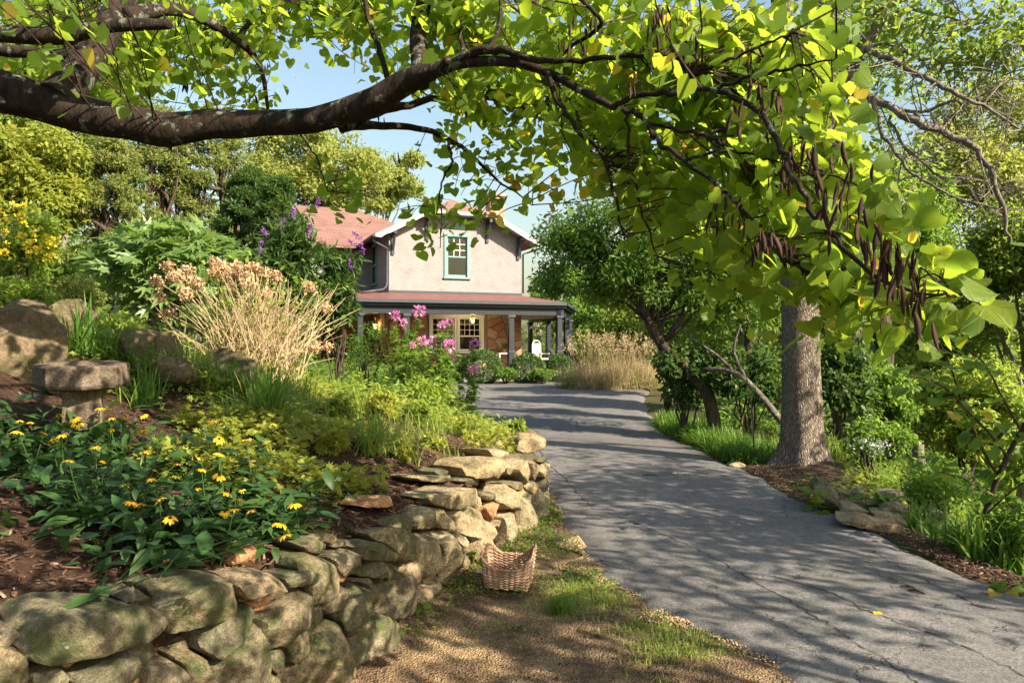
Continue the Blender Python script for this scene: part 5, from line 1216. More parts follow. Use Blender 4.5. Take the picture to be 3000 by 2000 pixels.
# mulch strip along the right edge of the drive
n = 6000; y = rg.uniform(3.2, 13, n); x = xr(y)+np.abs(rg.normal(0, .35, n))+.0; z = gz(x, y)+.004
V, Fc, q = chips(x, y, z, rg.uniform(0, 6.28, n), rg.uniform(.015,.06,n), rg.uniform(.004,.014,n), rg.uniform(.003,.008,n), rg.normal(0,.2,n), rg)
tag(link('edge_litter', mesh_np('edge_litter', V, Fc, (M['chip'],), False, q)), 'bark and pine litter along the right edge of the drive', 'litter', kind='stuff')
# --- gravel
n = 21000; y = rg.uniform(2.6, 6.8, n)**1.0; t = rg.random(n)**.7; x = xwall(y)+.12+(xl(y)-xwall(y)-.02)*t
keep = (vnoise(np.stack([x, y], 1), 9, 1.3) + (t-.45)*1.6) > .12; x, y = x[keep], y[keep]; n = len(x); z = gz(x, y)+.006
oc = np.array([(1,0,0),(0,1,0),(-1,0,0),(0,-1,0),(0,0,1),(0,0,-.5)], float); of = np.array([(0,1,4),(1,2,4),(2,3,4),(3,0,4),(1,0,5),(2,1,5),(3,2,5),(0,3,5)])
S = rg.uniform(.005, .011, n); qv = oc[None]*S[:, None, None]*rg.uniform(.6, 1.3, (n, 6, 3)); ca = rg.uniform(0, 6.28, n); co, si = np.cos(ca)[:, None], np.sin(ca)[:, None]
V = np.stack([x[:, None]+qv[..., 0]*co-qv[..., 1]*si, y[:, None]+qv[..., 0]*si+qv[..., 1]*co, z[:, None]+qv[..., 2]*.8+.002], -1).reshape(-1, 3)
M['pebble'] = leafmat('pea_gravel', (.17,.11,.06), (.42,.31,.19), (.1,.08,.05), .02, .8, odd=(.55,.5,.42))
tag(link('gravel_stones', mesh_np('gravel_stones', V, (of[None]+(np.arange(n)*6)[:, None, None]).reshape(-1, 3), (M['pebble'],), True, np.repeat(rg.random(n), 8))), 'tan pea gravel strewn over the path beside the wall', 'gravel', kind='stuff')
# --- boulders
def rock_mesh(rx, ry, rz, seed, cuts=7, sub=3):
    import bmesh
    bm = bmesh.new(); bmesh.ops.create_icosphere(bm, subdivisions=sub, radius=1.0); V = np.array([v.co[:] for v in bm.verts]); Fc = [tuple(v.index for v in f.verts) for f in bm.faces]; bm.free()
    r = np.random.default_rng(seed)
    V = V*(1+.16*vnoise(V, seed, 1.6)[:, None]+.05*vnoise(V, seed+7, 4)[:, None])
    for k in range(cuts):
        d = unit(r.normal(size=3)); h = V @ d; lim = r.uniform(.5, .8); V = V - np.maximum(h-lim, 0)[:, None]*d*.95
    V = V + .035*np.stack([vnoise(V, seed+i, 4.5) for i in (1, 2, 3)], 1)
    return V*[rx, ry, rz], Fc
def rock(p, size, rot, mat, seed, label, cat_='rock', group=None, name='rock', sub=3):
    V, Fc = rock_mesh(*size, seed, 8, sub); me = mesh_np(name, V, Fc, (mat,), True); me.set_sharp_from_angle(angle=math.radians(32)); o = link(name, me); o.location = p; o.rotation_euler = rot; return tag(o, label, cat_, group)
rock(at(-10,1015,6.0)+Vector((0,.2,-.16)), (.60,.5,.52), (.15,.1,.25), M['boulder'], 23, 'huge undercut boulder at the left edge above the bird bath', 'boulder', 'boulders on the bank', 'boulder', 4)
rock(at(200,960,7.2), (.26,.3,.30), (.2,.2,.4), M['boulder'], 9, 'lichen-grey boulder tucked behind the huge undercut one', 'boulder', 'boulders on the bank', 'boulder', 4)
rock(at(440,1050,7.3), (.33,.32,.30), (.3,.40,.2), M['boulder'], 12, 'sunlit slanting boulder behind the daylilies and bird bath', 'boulder', 'boulders on the bank', 'boulder', 4)
rock(at(680,1085,8.2), (.42,.35,.22), (0,.2,.3), M['boulder'], 15, 'low flat boulder under the dry hydrangea stems', 'boulder', 'boulders on the bank', 'boulder', 4)
rock(at(510,1095,6.9), (.25,.2,.16), (0,.1,.9), M['boulder'], 17, 'small flat stone at the foot of the sunlit slanting boulder', 'boulder', 'boulders on the bank', 'boulder')
# --- bird bath
bp = at(245, 1063, 5.0); gzb = float(bz(bp.x, bp.y)); bath = empty('bird_bath', (bp.x, bp.y, gzb-.03), 0, 'octagonal stone bird bath on a square pedestal in the mulch', 'bird bath')
M['castst'] = stonemat('cast_stone', [(.06,.048,.036),(.12,.095,.072),(.18,.145,.11)], (.08,.085,.04), .6, 6, False)
H = bp.z-gzb+.03; Rr = .285
def octr(r, z, k=8, ph=math.pi/8): return [(r*math.cos(ph+2*math.pi*i/k), r*math.sin(ph+2*math.pi*i/k), z) for i in range(k)]
mb = MB(); rings = [octr(.225,H-.165), octr(Rr-.015,H-.152), octr(Rr,H-.13), octr(Rr,H-.012), octr(Rr-.012,H), octr(.21,H,8), octr(.192,H-.012), octr(.15,H-.055), octr(.06,H-.07)]
V = [p for r in rings for p in r]; k = 8; Fc = [(i*k+j, i*k+(j+1) % k, (i+1)*k+(j+1) % k, (i+1)*k+j) for i in range(8) for j in range(k)] + [tuple(range(k-1, -1, -1)), tuple(range(8*k, 9*k))]
mb.add(V, Fc); mb.build('basin', M['castst'], bath, False, .006); bath.rotation_euler = (.055, .01, .12)
mb = MB(); q = .115; V = []
for z, s in ((0,q*1.12),(.05,q*1.08),(H-.23,q*.98),(H-.167,q*1.15)): V += [(-s,-s,z),(s,-s,z),(s,s,z),(-s,s,z)]
mb.add(V, [(3,2,1,0),(12,13,14,15)]+[(4*i+j, 4*i+(j+1) % 4, 4*i+4+(j+1) % 4, 4*i+4+j) for i in range(3) for j in range(4)]); mb.build('pedestal', M['castst'], bath, False, .012).rotation_euler = (0,0,.35)
# --- black-eyed susans: flower heads where the photograph shows them, gathered to their clumps
FL = [(110,130),(165,145),(95,185),(240,195),(335,205),(290,230),(415,150),(460,95),(515,20),(540,65),(600,120),(680,118),(775,105),(775,180),(695,265),(515,268),(370,345),(560,348),(785,290),(835,395),(960,365),(1075,325),(1185,305),(1185,425),(1185,230),(1060,495),(865,550),(710,565),(755,580),(920,650),(1215,620),(1265,605),(1290,550),(1310,505),(1355,615),(1515,675),(1540,740),(1595,580),(820,440),(680,470),(1400,225),(1330,235),(1220,515),(400,120),(435,145),(1090,390),(600,180),(320,100),(1480,150),(1160,135)]
fpos = []
for a, b in FL:
    u, v = a/1.845, 1150+b/1.845; h = .33+.09*math.sin(a*1.7+b); g = on_bank(u, v, h, 2.2, 12)
    if g is None: g = Vector(at_bank(-2, 5))
    fpos.append(np.array((g.x, g.y, g.z+h)))
fpos = np.array(fpos)
SUS = [ (60,1400,'black-eyed susan clump farthest left, leaning over bare mulch'),(150,1330,'black-eyed susan clump in front of the bird bath pedestal, crowded with blooms'),(300,1350,'black-eyed susan clump just right of the bird bath pedestal'),
        (290,1520,'dark-leaved black-eyed susan clump with few blooms below the bird bath'),(440,1420,'black-eyed susan clump in the middle of the patch'),(460,1600,'lowest black-eyed susan clump, its broad leaves near the capstones'),
        (630,1420,'black-eyed susan clump at the sunny upper right of the patch'),(680,1560,'black-eyed susan clump with three blooms facing the wall'),(840,1560,'black-eyed susan clump nearest the sunlit mulch, at the right end of the patch')]
sroot = []
for u, v, lb in SUS:
    g = on_bank(u, v, .0, 2.0, 12); sroot.append(np.array(g))
sroot = np.array(sroot)
def petalmesh(k, rng):
    V = []; Fc = []
    for i in range(k):
        a = 2*math.pi*i/k + rng.normal(0, .12); L = rng.uniform(.85, 1.1); dr = rng.uniform(.45, .9); c_, s_ = math.cos(a), math.sin(a); n0 = len(V)
        for t, wd in ((.12,.09),(.5,.17),(.85,.13),(1.0,.03)):
            r = t*L*(1-.12*t); z = -dr*t*t*.6
            V += [(c_*r - s_*wd, s_*r + c_*wd, z), (c_*r + s_*wd, s_*r - c_*wd, z+.02)]
        Fc += [(n0+2*j, n0+2*j+1, n0+2*j+3, n0+2*j+2) for j in range(3)]
    return V, Fc
fm = [mesh_np('flower', *petalmesh(k, rg), (M['petal_y'],), True) for k in (9, 11, 12, 8)]
mbc = MB(); mbc.tube([(0,0,-.05),(0,0,.05),(0,0,.18),(0,0,.25)], [.16,.22,.17,.03], 8); conem = mesh_np('cone', mbc.V, mbc.F, (M['cone'],), True)
lanceL = [mesh_np('leaf', *[(lambda t: (t[0], t[1]))(lance(w_, d_))][0], (M['susan'],), True) for w_, d_ in ((.42,.35),(.5,.2),(.34,.6))]
own = np.argmin(((fpos[:, None, :2]-sroot[None, :, :2])**2).sum(-1), 1)
for k, (u, v, lb) in enumerate(SUS):
    b0 = sroot[k]; e = empty('black_eyed_susan', b0-[0,0,.02], 0, lb, 'flower', 'black-eyed susans in the mulch'); rr = np.random.default_rng(300+k)
    st = MB()
    for f in fpos[own == k]:
        p = f-b0; kf = .35 if np.hypot(p[0], p[1]) < .4 else .85; foot = np.array([p[0]*kf, p[1]*kf, 0]); foot[0] = min(foot[0], float(xwall(b0[1]+foot[1]))-.22-b0[0]); foot[2] = float(bz(b0[0]+foot[0], b0[1]+foot[1]))-b0[2]
        mid = foot+(p-foot)*.55 + rr.normal(0, .02, 3); st.tube(spline([foot, mid, p], 4), .0024, 5, False)
        for _ in range(4):
            t = rr.uniform(.15, .75); s = foot+(p-foot)*t; dd = rdir(rr, 1)[0]*[1,1,.2]; o = link('leaf', lanceL[rr.integers(3)], e); o.matrix_local = Matrix.Translation(s) @ frame_from(dd+[0,0,.25], np.array([0,0,1])+rr.normal(0,.3,3)).to_4x4() @ Matrix.Scale(rr.uniform(.08,.14), 4)
        fl = link('flower', fm[rr.integers(4)], e); fl.matrix_local = Matrix.Translation(p) @ Matrix.Rotation(rr.uniform(0,6.28), 4, 'Z') @ Matrix.Rotation(rr.normal(0,.3), 4, 'X') @ Matrix.Rotation(rr.normal(0,.3), 4, 'Y') @ Matrix.Scale(rr.uniform(.026,.042), 4)
        link('cone', conem, fl)
    for _ in range(30):
        a = rr.uniform(0, 6.28); r_ = rr.uniform(.02, .28); s = np.array([math.cos(a)*r_, math.sin(a)*r_, 0])
        if b0[0]+s[0] > float(xwall(b0[1]+s[1]))-.16: continue
        s[2] = float(bz(b0[0]+s[0], b0[1]+s[1]))-b0[2]+rr.uniform(.03,.24)
        dd = np.array([math.cos(a), math.sin(a), 0])+rr.normal(0,.5,3)*[1,1,.4]; o = link('leaf', lanceL[rr.integers(3)], e); o.matrix_local = Matrix.Translation(s) @ frame_from(dd+[0,0,.35], np.array([0,0,1])+rr.normal(0,.25,3)).to_4x4() @ Matrix.Scale(rr.uniform(.11,.2), 4)
        st.tube([(s[0]*.3, s[1]*.3, -.02), (s[0]*.7, s[1]*.7, s[2]*.6), tuple(s)], .002, 4, False)
    tag(st.build('stems', M['susan'], e), kind='stuff')
# filler leaves of the same patch
n = 2100; cidx = rg.integers(0, len(SUS), n); xy = sroot[cidx, :2]+rg.normal(0, .2, (n, 2)); kk_ = xy[:, 0] < xwall(xy[:, 1])-.15; xy = xy[kk_]; n = len(xy); zz = bz(xy[:, 0], xy[:, 1])+np.abs(rg.normal(.06, .12, n))
V, Fc, q = scatter(lance(.45,.35), np.c_[xy, zz], rdir(rg, n, .1)*[1,1,.4], np.array([0,0,1])+rg.normal(0,.35,(n,3)), rg.uniform(.045,.13,n), rg)
tag(link('susan_undergrowth', mesh_np('susan_undergrowth', V, Fc, (M['susan'],), True, q)), 'dark lance leaves carpeting the ground under the black-eyed susans', 'foliage', kind='stuff')
# --- arching strap-leaf clumps (daylilies and grasses)
CL = [ # u, v of base, n, L, wd, mat, label
 (370,1085,80,.5,.016,'grass','daylily clump overlapping the sunlit slanting boulder'),(450,1105,80,.48,.016,'grass','daylily clump between the slanting boulder and the small flat stone'),(600,1120,80,.5,.016,'grass_y','light daylily clump left of the flat boulder'),
 (240,1040,90,.62,.018,'grass','strap-leaved daylily clump behind the bird bath'),(330,1060,80,.55,.016,'grass','daylily clump between the bird bath and the slanting boulder'),
 (520,1130,90,.5,.016,'grass','daylily clump below the slanting boulder'),(660,1160,100,.5,.016,'grass','dark daylily clump in front of the flat boulder'),
 (790,1170,90,.45,.015,'grass','daylily clump right below the hydrangea'),(880,1220,90,.5,.014,'grass_y','light green grass clump at the middle of the sunny bed'),
 (960,1130,110,.75,.020,'grass','tall iris-leaved clump left of the pink cleomes'),(1090,1330,120,.48,.012,'grass_y','pale arching grass tuft near the bend of the wall'),
 (1060,1120,90,.7,.018,'grass_y','tall upright blades under the pink cleomes'),(420,1190,70,.45,.015,'grass','daylily clump just right of the bird bath basin'),
 (1340,1190,60,.4,.012,'grass_y','thin grass tuft where the wall meets the drive'),(60,850,50,.5,.02,'grass','dark sword leaves on top of the huge boulder'),
 (740,1270,90,.42,.013,'grass_y','bleached grass tuft in the sunlit mulch')]
for k, (u, v, n, L, wd, mt, lb) in enumerate(CL):
    g = on_bank(u, v, 0, 2.5, 16) or Vector(at_bank(-2, 6)); rr = np.random.default_rng(500+k); V, Fc, q = blades(n, L, wd, rr, .5, .6, .07)
    o = link('grass_clump', mesh_np('grass_clump', V, Fc, (M[mt],), True, q)); o.location = g; tag(o, lb, 'grass', 'strap-leaf clumps on the bank')
# --- mixed low ground cover over the sunny bed
M['bedlight'] = leafmat('sunny_bed_leaf', (.16,.20,.03), (.28,.30,.05), (.6,.62,.09), .45, .5, odd=(.42,.3,.1))
def cover(n, yr, dmin, dmax, hmax, tpl, size, mat, seed, name, label, thr=-.1, nscale=.9):
    rr = np.random.default_rng(seed); y = rr.uniform(*yr, n); x = xwall(y)-rr.uniform(dmin, dmax, n)
    m_ = (vnoise(np.stack([x, y], 1), seed, nscale) > thr) & ~((x < -2.3) & (y < 6.1)); x, y = x[m_], y[m_]; n = len(x); hh = (vnoise(np.stack([x, y], 1), seed+3, 1.6)*.5+.6)*hmax
    z = bz(x, y) + np.maximum(hh, .03)*rr.random(n)**.6; V, Fc, q = scatter(tpl, np.stack([x, y, z], 1), rdir(rr, n)*[1,1,.5], np.array([0,0,1.0])+rr.normal(0,.4,(n,3)), size*rr.uniform(.6,1.3,n), rr)
    return tag(link(name, mesh_np(name, V, Fc, (mat,), False, q)), label, 'ground cover', kind='stuff')
cover(24000, (4.4,11.5), .3, 3.2, .30, spray5(), .052, M['bedlight'], 611, 'ground_cover', 'yellow-green leafy ground cover in the sunny part of the bed', .0, 1.1)
cover(12000, (4.0,9), .35, 4.5, .14, diamond(.7), .05, M['grass_y'], 612, 'low_weeds', 'small light green weeds scattered through the mulch', .12, 1.3)
cover(24000, (8.5,20), .3, 8, .5, diamond(.55), .09, M['fresh'], 613, 'bed_foliage', 'dense mid-green foliage filling the back of the bed', -.35, .8)
cover(26000, (12,34), .3, 16, .8, diamond(.55), .16, M['mid'], 614, 'far_bed_foliage', 'tall green foliage between the garden and the house', -.4, .5)
cover(14000, (6,18), 4.0, 11, .5, diamond(.5), .10, M['fresh'], 615, 'slope_foliage', 'bright weeds on the slope behind the boulders', -.3, .7)
rr = np.random.default_rng(620); pts = []
while len(pts) < 150:
    y = rr.uniform(6, 13); x = float(xwall(y))-rr.uniform(.3, 4.5); pts.append(at_bank(x, y))
V, Fc, q = many(lambda r: blades(16, .38, .010, r, .55, .5, .06, 4), pts, rr); tag(link('bed_grass', mesh_np('bed_grass', V, Fc, (M['grass_y'],), True, q)), 'fine grass growing between the bed plants', 'grass', kind='stuff')
# --- dry hydrangea
hb = at(740, 1150, 9.0); hb.z = float(bz(hb.x, hb.y)); hyd = empty('hydrangea', hb, 0, 'big straw-coloured hydrangea with dried flower heads in full sun', 'shrub'); H0 = np.array(hb); rr = np.random.default_rng(640)
HD = [(1155,425),(1290,450),(1240,490),(1085,530),(1105,635),(1475,390),(1500,420),(1570,450),(1660,450),(1640,420),(1760,430),(1735,445),(1840,470),(1900,490),(1590,570),(1280,610),(1850,600),(1700,500),(2130,570),(2250,710),(2260,975),(2180,980),(1830,640),(1620,740),(1160,750),(1550,500),(1700,540),(1480,470),(1360,540),(1610,470),(1790,450),(1205,500),(1540,410)]
def bloom(rng):
    n = 130; d = rdir(rng, n); pos = d*rng.uniform(.55, 1, (n, 1))*[1,1,.75]; V, Fc, q = scatter(diamond(.95, .15), pos, rdir(rng, n), d+rng.normal(0,.5,(n,3)), rng.uniform(.28,.42,n), rng); return mesh_np('flower_head', V, Fc, (M['drybloom'],), False, q)
bm_ = [bloom(rr) for _ in range(4)]; st = MB()
for x_, y_ in HD:
    Yd = rr.uniform(8.5, 9.4); p = np.array(at(x_/2.352, 600+y_/2.352, Yd))-H0; o = link('flower_head', bm_[rr.integers(4)], hyd); o.location = p; o.scale = [rr.uniform(.07,.105)]*3; o.rotation_euler = (rr.normal(0,.3), rr.normal(0,.3), rr.uniform(0,6))
    foot = np.array([rr.normal(0,.14), rr.normal(0,.12), 0]); st.tube(spline([foot, foot+(p-foot)*.5+[p[0]*-.12,0,.12], p], 4), np.linspace(.007,.0035,9), 4, False)
for _ in range(420):
    foot = np.array([rr.normal(.02,.22), rr.normal(0,.16), -.02]); a = rr.normal(0, .42); h = rr.uniform(.55, 1.38)
    e_ = foot + np.array([math.sin(a)*h*1.05, rr.normal(0,.28)*h, h*math.cos(a)]); mid = foot+(e_-foot)*.5+[-math.sin(a)*.10,0,.06]+rr.normal(0,.03,3); st.tube(spline([foot, mid, e_], 3), np.linspace(.0065,.0025,7), 4, False)
    if rr.random() < .6:
        s = foot+(e_-foot)*rr.uniform(.5,.9); st.tube([s, s+rr.normal(0,.1,3)+[0,0,.12]], [.003,.0015], 3, False)
st.build('stems', M['straw'], hyd)
n = 420; pos = np.array([0,0,.95])+rr.normal(0,1,(n,3))*[.5,.28,.28]; V, Fc, q = scatter(diamond(.7), pos, rdir(rr,n), np.array([0,0,1])+rr.normal(0,.5,(n,3)), rr.uniform(.05,.1,n), rr); link('foliage', mesh_np('foliage', V, Fc, (M['fresh'],), False, q), hyd)
# --- fig with large lobed leaves
fc = at(510, 790, 12.3); fig = empty('fig_bush', (fc.x, fc.y, float(bz(fc.x, fc.y))-.02), 0, 'rounded fig bush with large lobed blue-green leaves', 'shrub'); F0 = np.array(fig.location); rr = np.random.default_rng(660)
n = 760; d = rdir(rr, n, .35); pos = np.array(fc)+d*rr.uniform(.55,1,(n,1))*[1.3,1.0,.80]; pos[:,2] = np.maximum(pos[:,2], F0[2]+.15); tip = unit(d*[1,1,.2]+rr.normal(0,.5,(n,3))+[0,0,-.25]); nor = d*.4+[0,-.15,.8]+rr.normal(0,.3,(n,3)); sz = rr.uniform(.26,.44,n)
front = np.argsort(pos[:, 1]-.6*pos[:, 2])[:260]; fmk = np.zeros(n, bool); fmk[front] = True
lm = [mesh_np('leaf', lobed()[0]*[1,1,s_], [tuple(f) for f in lobed()[1]], (M['fig'],), False) for s_ in (1, 1.8, .3)]
for i in front: o = link('leaf', lm[i % 3], fig); o.matrix_local = Matrix.Translation(pos[i]-F0) @ frame_from(tip[i], nor[i]).to_4x4() @ Matrix.Scale(sz[i], 4)
V, Fc, q = scatter(lobed(), pos[~fmk]-F0, tip[~fmk], nor[~fmk], sz[~fmk], rr); link('foliage', mesh_np('foliage', V, Fc, (M['fig'],), False, q), fig)
st = MB()
for i in range(0, n, 24): st.tube(limb_pts((0,0,0), pos[i]-F0, rr, .05, 5), np.linspace(.03,.008,5), 5)
st.build('stem', M['bark_grey'], fig, True)
# --- butterfly bushes with drooping lance leaves and purple spikes
def butterfly(label, u, v, Y, ru, rv, seed, spikes):
    c, r = spx(u, v, Y, ru, rv); e = make_shrub('butterfly_bush', label, c, r, M['dark'], seed, 3400, .17, lance(.22,.5), 'shrub', 'butterfly bushes by the house', 34, .5, .7, .3, 7); b0 = np.array(e.location); rr = np.random.default_rng(seed)
    for a, b in spikes:
        p = np.array(at(a, b, Y-.3))-b0; n = 70; t = rr.random(n); ps = np.stack([rr.normal(0,.022,n)*(1.2-t), rr.normal(0,.022,n)*(1.2-t), t*.2], 1); V, Fc, q = scatter(diamond(.9), ps, rdir(rr,n), rdir(rr,n), .03, rr)
        o = link('flower_spike', mesh_np('flower_spike', V, Fc, (M['purple'],), False, q), e); o.location = p; o.rotation_euler = (rr.normal(0,.4), rr.normal(0,.5), 0)
butterfly('tall butterfly bush with drooping dark leaves left of the porch', 850, 800, 12, 100, 215, 671, [(760,740),(820,670),(905,690),(770,780),(860,640),(925,610),(780,690)])
butterfly('butterfly bush with purple spikes reaching in front of the porch corner', 985, 840, 12.6, 70, 150, 672, [(1045,720),(1065,740),(1030,790),(1060,700)])
# --- cleomes
def cleome(label, u, v, Y, heads, seed):
    b0 = np.array(at(u, v, Y)); b0[2] = float(bz(b0[0], b0[1])) if b0[0] < xwall(b0[1]) else float(gz(b0[0], b0[1])); e = empty('cleome', b0, 0, label, 'flower', 'pink cleomes before the porch'); rr = np.random.default_rng(seed); st = MB(); parts = []
    for a, b, s in heads:
        p = np.array(at(a, b, Y+rr.normal(0,.15)))-b0; foot = np.array([rr.normal(0,.05), rr.normal(0,.05), 0]); st.tube(spline([foot, foot+(p-foot)*.5+rr.normal(0,.03,3), p], 4), np.linspace(.009,.004,9), 5, False)
        n = 90; d = rdir(rr, n, .2); V, Fc, q = scatter(diamond(.5), d*rr.uniform(.3,.8,(n,1))*s, d, rdir(rr,n), s*.55, rr)
        o = link('flower', mesh_np('flower', V, Fc, (M['pink'],), False, q), e); o.location = p
        k = 90; t = rr.uniform(.1,.92,k); pos = foot+(p-foot)*t[:,None]+rr.normal(0,.05,(k,3)); parts.append(scatter(spray5(), pos, rdir(rr,k)*[1,1,.4], np.array([0,0,1])+rr.normal(0,.3,(k,3)), rr.uniform(.08,.15,k), rr))
        k = 36; t = rr.uniform(.72,.98,k); pos = foot+(p-foot)*t[:,None]; parts.append(scatter(tuple(lance(.07,.1)), pos, rdir(rr,k)*[1,1,.25], rdir(rr,k), rr.uniform(.07,.12,k), rr) if False else scatter(diamond(.08,0), pos, rdir(rr,k)*[1,1,.25], rdir(rr,k), rr.uniform(.07,.13,k), rr))
    st.build('stem', M['fresh'], e); 
    V = []; 
    q4 = [p for p in parts if p[1].shape[1] == 4]; q3 = [p for p in parts if p[1].shape[1] == 3]
    for qq, nm in ((q4, 'foliage'), (q3, 'seed_stalks')): V, Fc, q = cat(qq); tag(link(nm, mesh_np(nm, V, Fc, (M['mid'] if nm == 'foliage' else M['fresh'],), False, q), e), kind='stuff')
cleome('tallest cleomes, two magenta heads level with the porch beam', 1170, 1130, 12.5, [(1158,925,.10),(1228,912,.11)], 681)
cleome('cleomes with pale pink heads before the paired porch windows', 1280, 1120, 12.8, [(1183,945,.07),(1238,1000,.10),(1268,1000,.09),(1315,945,.09),(1295,952,.07)], 682)
cleome('cleome with a dense pink head in front of the left window', 1320, 1130, 12.2, [(1317,1012,.11),(1207,1012,.06)], 683)
cleome('cleomes with magenta heads nearest the boxwoods', 1380, 1110, 13.0, [(1390,1006,.10),(1326,1047,.08),(1387,1084,.10)], 684)
# --- tall weeds behind, blue asters
c, r = spx(1060,1010,14.5,90,90); make_shrub('aster', 'loose grey-green aster with small violet flowers below the butterfly bush', c, r, M['mid'], 691, 1800, .06, diamond(.4), 'flower')
c, r = spx(1190,1060,14,70,70); make_shrub('phlox', 'mid-green leafy perennial beside the pink cleomes', c, r, M['fresh'], 692, 1500, .08, diamond(.4), 'flower')
c, r = spx(1240,1150,11,110,60); make_shrub('peony', 'low bushy peony foliage at the edge of the bed', c, r, M['fresh'], 693, 1600, .09, diamond(.45), 'flower')
c, r = spx(240,860,9,85,70); make_shrub('shrub', 'grey-green small-leaved shrub left of the fig bush', c, r, M['pale'], 694, 2600, .05, diamond(.5))
c, r = spx(640,940,10.5,110,60); make_shrub('perennial', 'ferny green perennial between the fig bush and the hydrangea', c, r, M['mid'], 695, 1800, .07, spray5(), 'flower')
c, r = spx(330,960,8.2,110,45); make_shrub('perennial', 'light green perennial behind the daylilies', c, r, M['fresh'], 696, 1500, .08, diamond(.5), 'flower')
c, r = spx(40,870,8,120,60); make_shrub('perennial', 'bright green perennial above the huge boulder', c, r, M['fresh'], 697, 1500, .08, diamond(.4), 'flower')
# --- mid-height perennials through the sunny bed
for k, (u, v, ru, rv, mt, tp_, lf, lb) in enumerate([
 (1000,1190,60,45,'fresh',0,.07,'leafy yellow-green perennial at the left of the sunny bed'),(1120,1180,60,60,'bedlight',0,.06,'pale yellow-green bushy perennial under the tallest cleomes'),
 (1230,1200,55,50,'fresh',1,.07,'ferny bright perennial above the bend of the wall'),(1330,1180,45,45,'bedlight',0,.06,'willowy light perennial at the drive edge of the bed'),
 (980,1290,50,35,'bedlight',1,.06,'low golden-green mound in the middle of the sunny bed'),(1180,1320,45,30,'bedlight',1,.05,'small golden seedling mound near the sunlit wall stones'),
 (1270,1290,45,32,'bedlight',0,.05,'light mound right behind the topmost wall boulders'),(860,1330,40,26,'fresh',0,.05,'small green mound at the right of the black-eyed susans'),
 (930,1420,36,22,'bedlight',1,.05,'creeping golden plant in the sunlit mulch'),(1050,1420,34,24,'fresh',0,.045,'tuft of lobed leaves near the loose tan stone'),
 (700,1220,60,40,'fresh',0,.06,'soft green perennial below the flat boulder'),(560,1230,50,30,'bedlight',0,.05,'pale green perennial right of the bird bath')]):
    g = on_bank(u, v+rv, 0, 3, 20)
    if g is None: continue
    Yp = g.y; make_shrub('perennial', lb, (g.x, g.y, g.z+rv/F*Yp*.75), (ru/F*Yp, ru/F*Yp*.8, rv/F*Yp), M[mt], 720+k, 900, lf, spray5() if tp_ else diamond(.45), 'flower', 'perennials in the sunny bed', 18)
# --- tall yellow wildflowers at far left
c, r = spx(60,720,9.5,120,150); yw = make_shrub('wildflower', 'tall yellow-flowered wildflower stand at the far left', c, r, M['fresh'], 701, 3200, .09, lance(.3,.3), 'flower', None, 30, .6); b0 = np.array(yw.location); rr = np.random.default_rng(702)
for _ in range(46):
    u, v = rr.uniform(-20,110), rr.uniform(575,800)
    if rr.random() < .3: u, v = rr.uniform(90,170), rr.uniform(690,760)
    p = np.array(at(u, v, rr.uniform(8.9,9.6)))-b0; n = 16; d = rdir(rr,n,.4); V, Fc, q = scatter(diamond(.6), d*.02, d, rdir(rr,n), .045, rr); o = link('flower', mesh_np('flower', V, Fc, (M['goldflower'],), False, q), yw); o.location = p
# ------------------------------------------------------------------ house front planting, right bank, path
rq = np.random.default_rng(801)
def ground_pt(x, y): return np.array((x, y, float(gz(x, y))))
# boxwoods
def boxwood(label, u, v, Y, rx, rzz, seed):
    c = at(u, v, Y); g = float(gz(c.x, c.y)); e = empty('boxwood', (c.x, c.y, g), 0, label, 'shrub', 'clipped boxwoods before the porch'); rr = np.random.default_rng(seed)
    n = 7500; d = rdir(rr, n); rad = 1+.07*vnoise(d, seed, 5)+.04*vnoise(d, seed+1, 11); pos = d*(rad*rr.uniform(.86,1.02,n))[:, None]*[rx,rx*.9,rzz*.92]+[0,0,rzz*.84]
    V, Fc, q = scatter(diamond(.6), pos, d+rr.normal(0,.6,(n,3)), d+rr.normal(0,.5,(n,3)), rr.uniform(.045,.085,n), rr); link('foliage', mesh_np('foliage', V, Fc, (M['box'],), False, q), e)
    mb = MB(); 
    for i in range(7): mb.tube([(0,0,-.02), tuple(pos[i*50]*[.4,.4,.5]), tuple(pos[i*50]*.85)], [.03,.02,.008], 5)
    mb.build('stem', M['bark_dark'], e, True)
boxwood('large round boxwood before the stone pier, right of the windows', 1412, 1060, 28.3, .72, .74, 1)
boxwood('round boxwood at the foot of the right porch column', 1545, 1066, 28.6, .68, .66, 2)
boxwood('dark boxwood under the left porch window', 1325, 1062, 28.6, .52, .68, 3)
boxwood('dark boxwood beside the straw-coloured ornamental grass', 1640, 1065, 29.2, .55, .62, 4)
for k, (u, lb) in enumerate(((1300,'low ivy edging under the left boxwood'),(1480,'low leafy edging between the two round boxwoods'),(1590,'low leafy edging at the right end of the porch bed'),(1180,'leafy shrub at the left end of the porch bed'))):
    c, r = spx(u, 1095, 27.8, 55, 16); make_shrub('edging_plant', lb, c, (r[0], .4, .22), M['mid'], 820+k, 1300, .09, diamond(.8), 'plant')
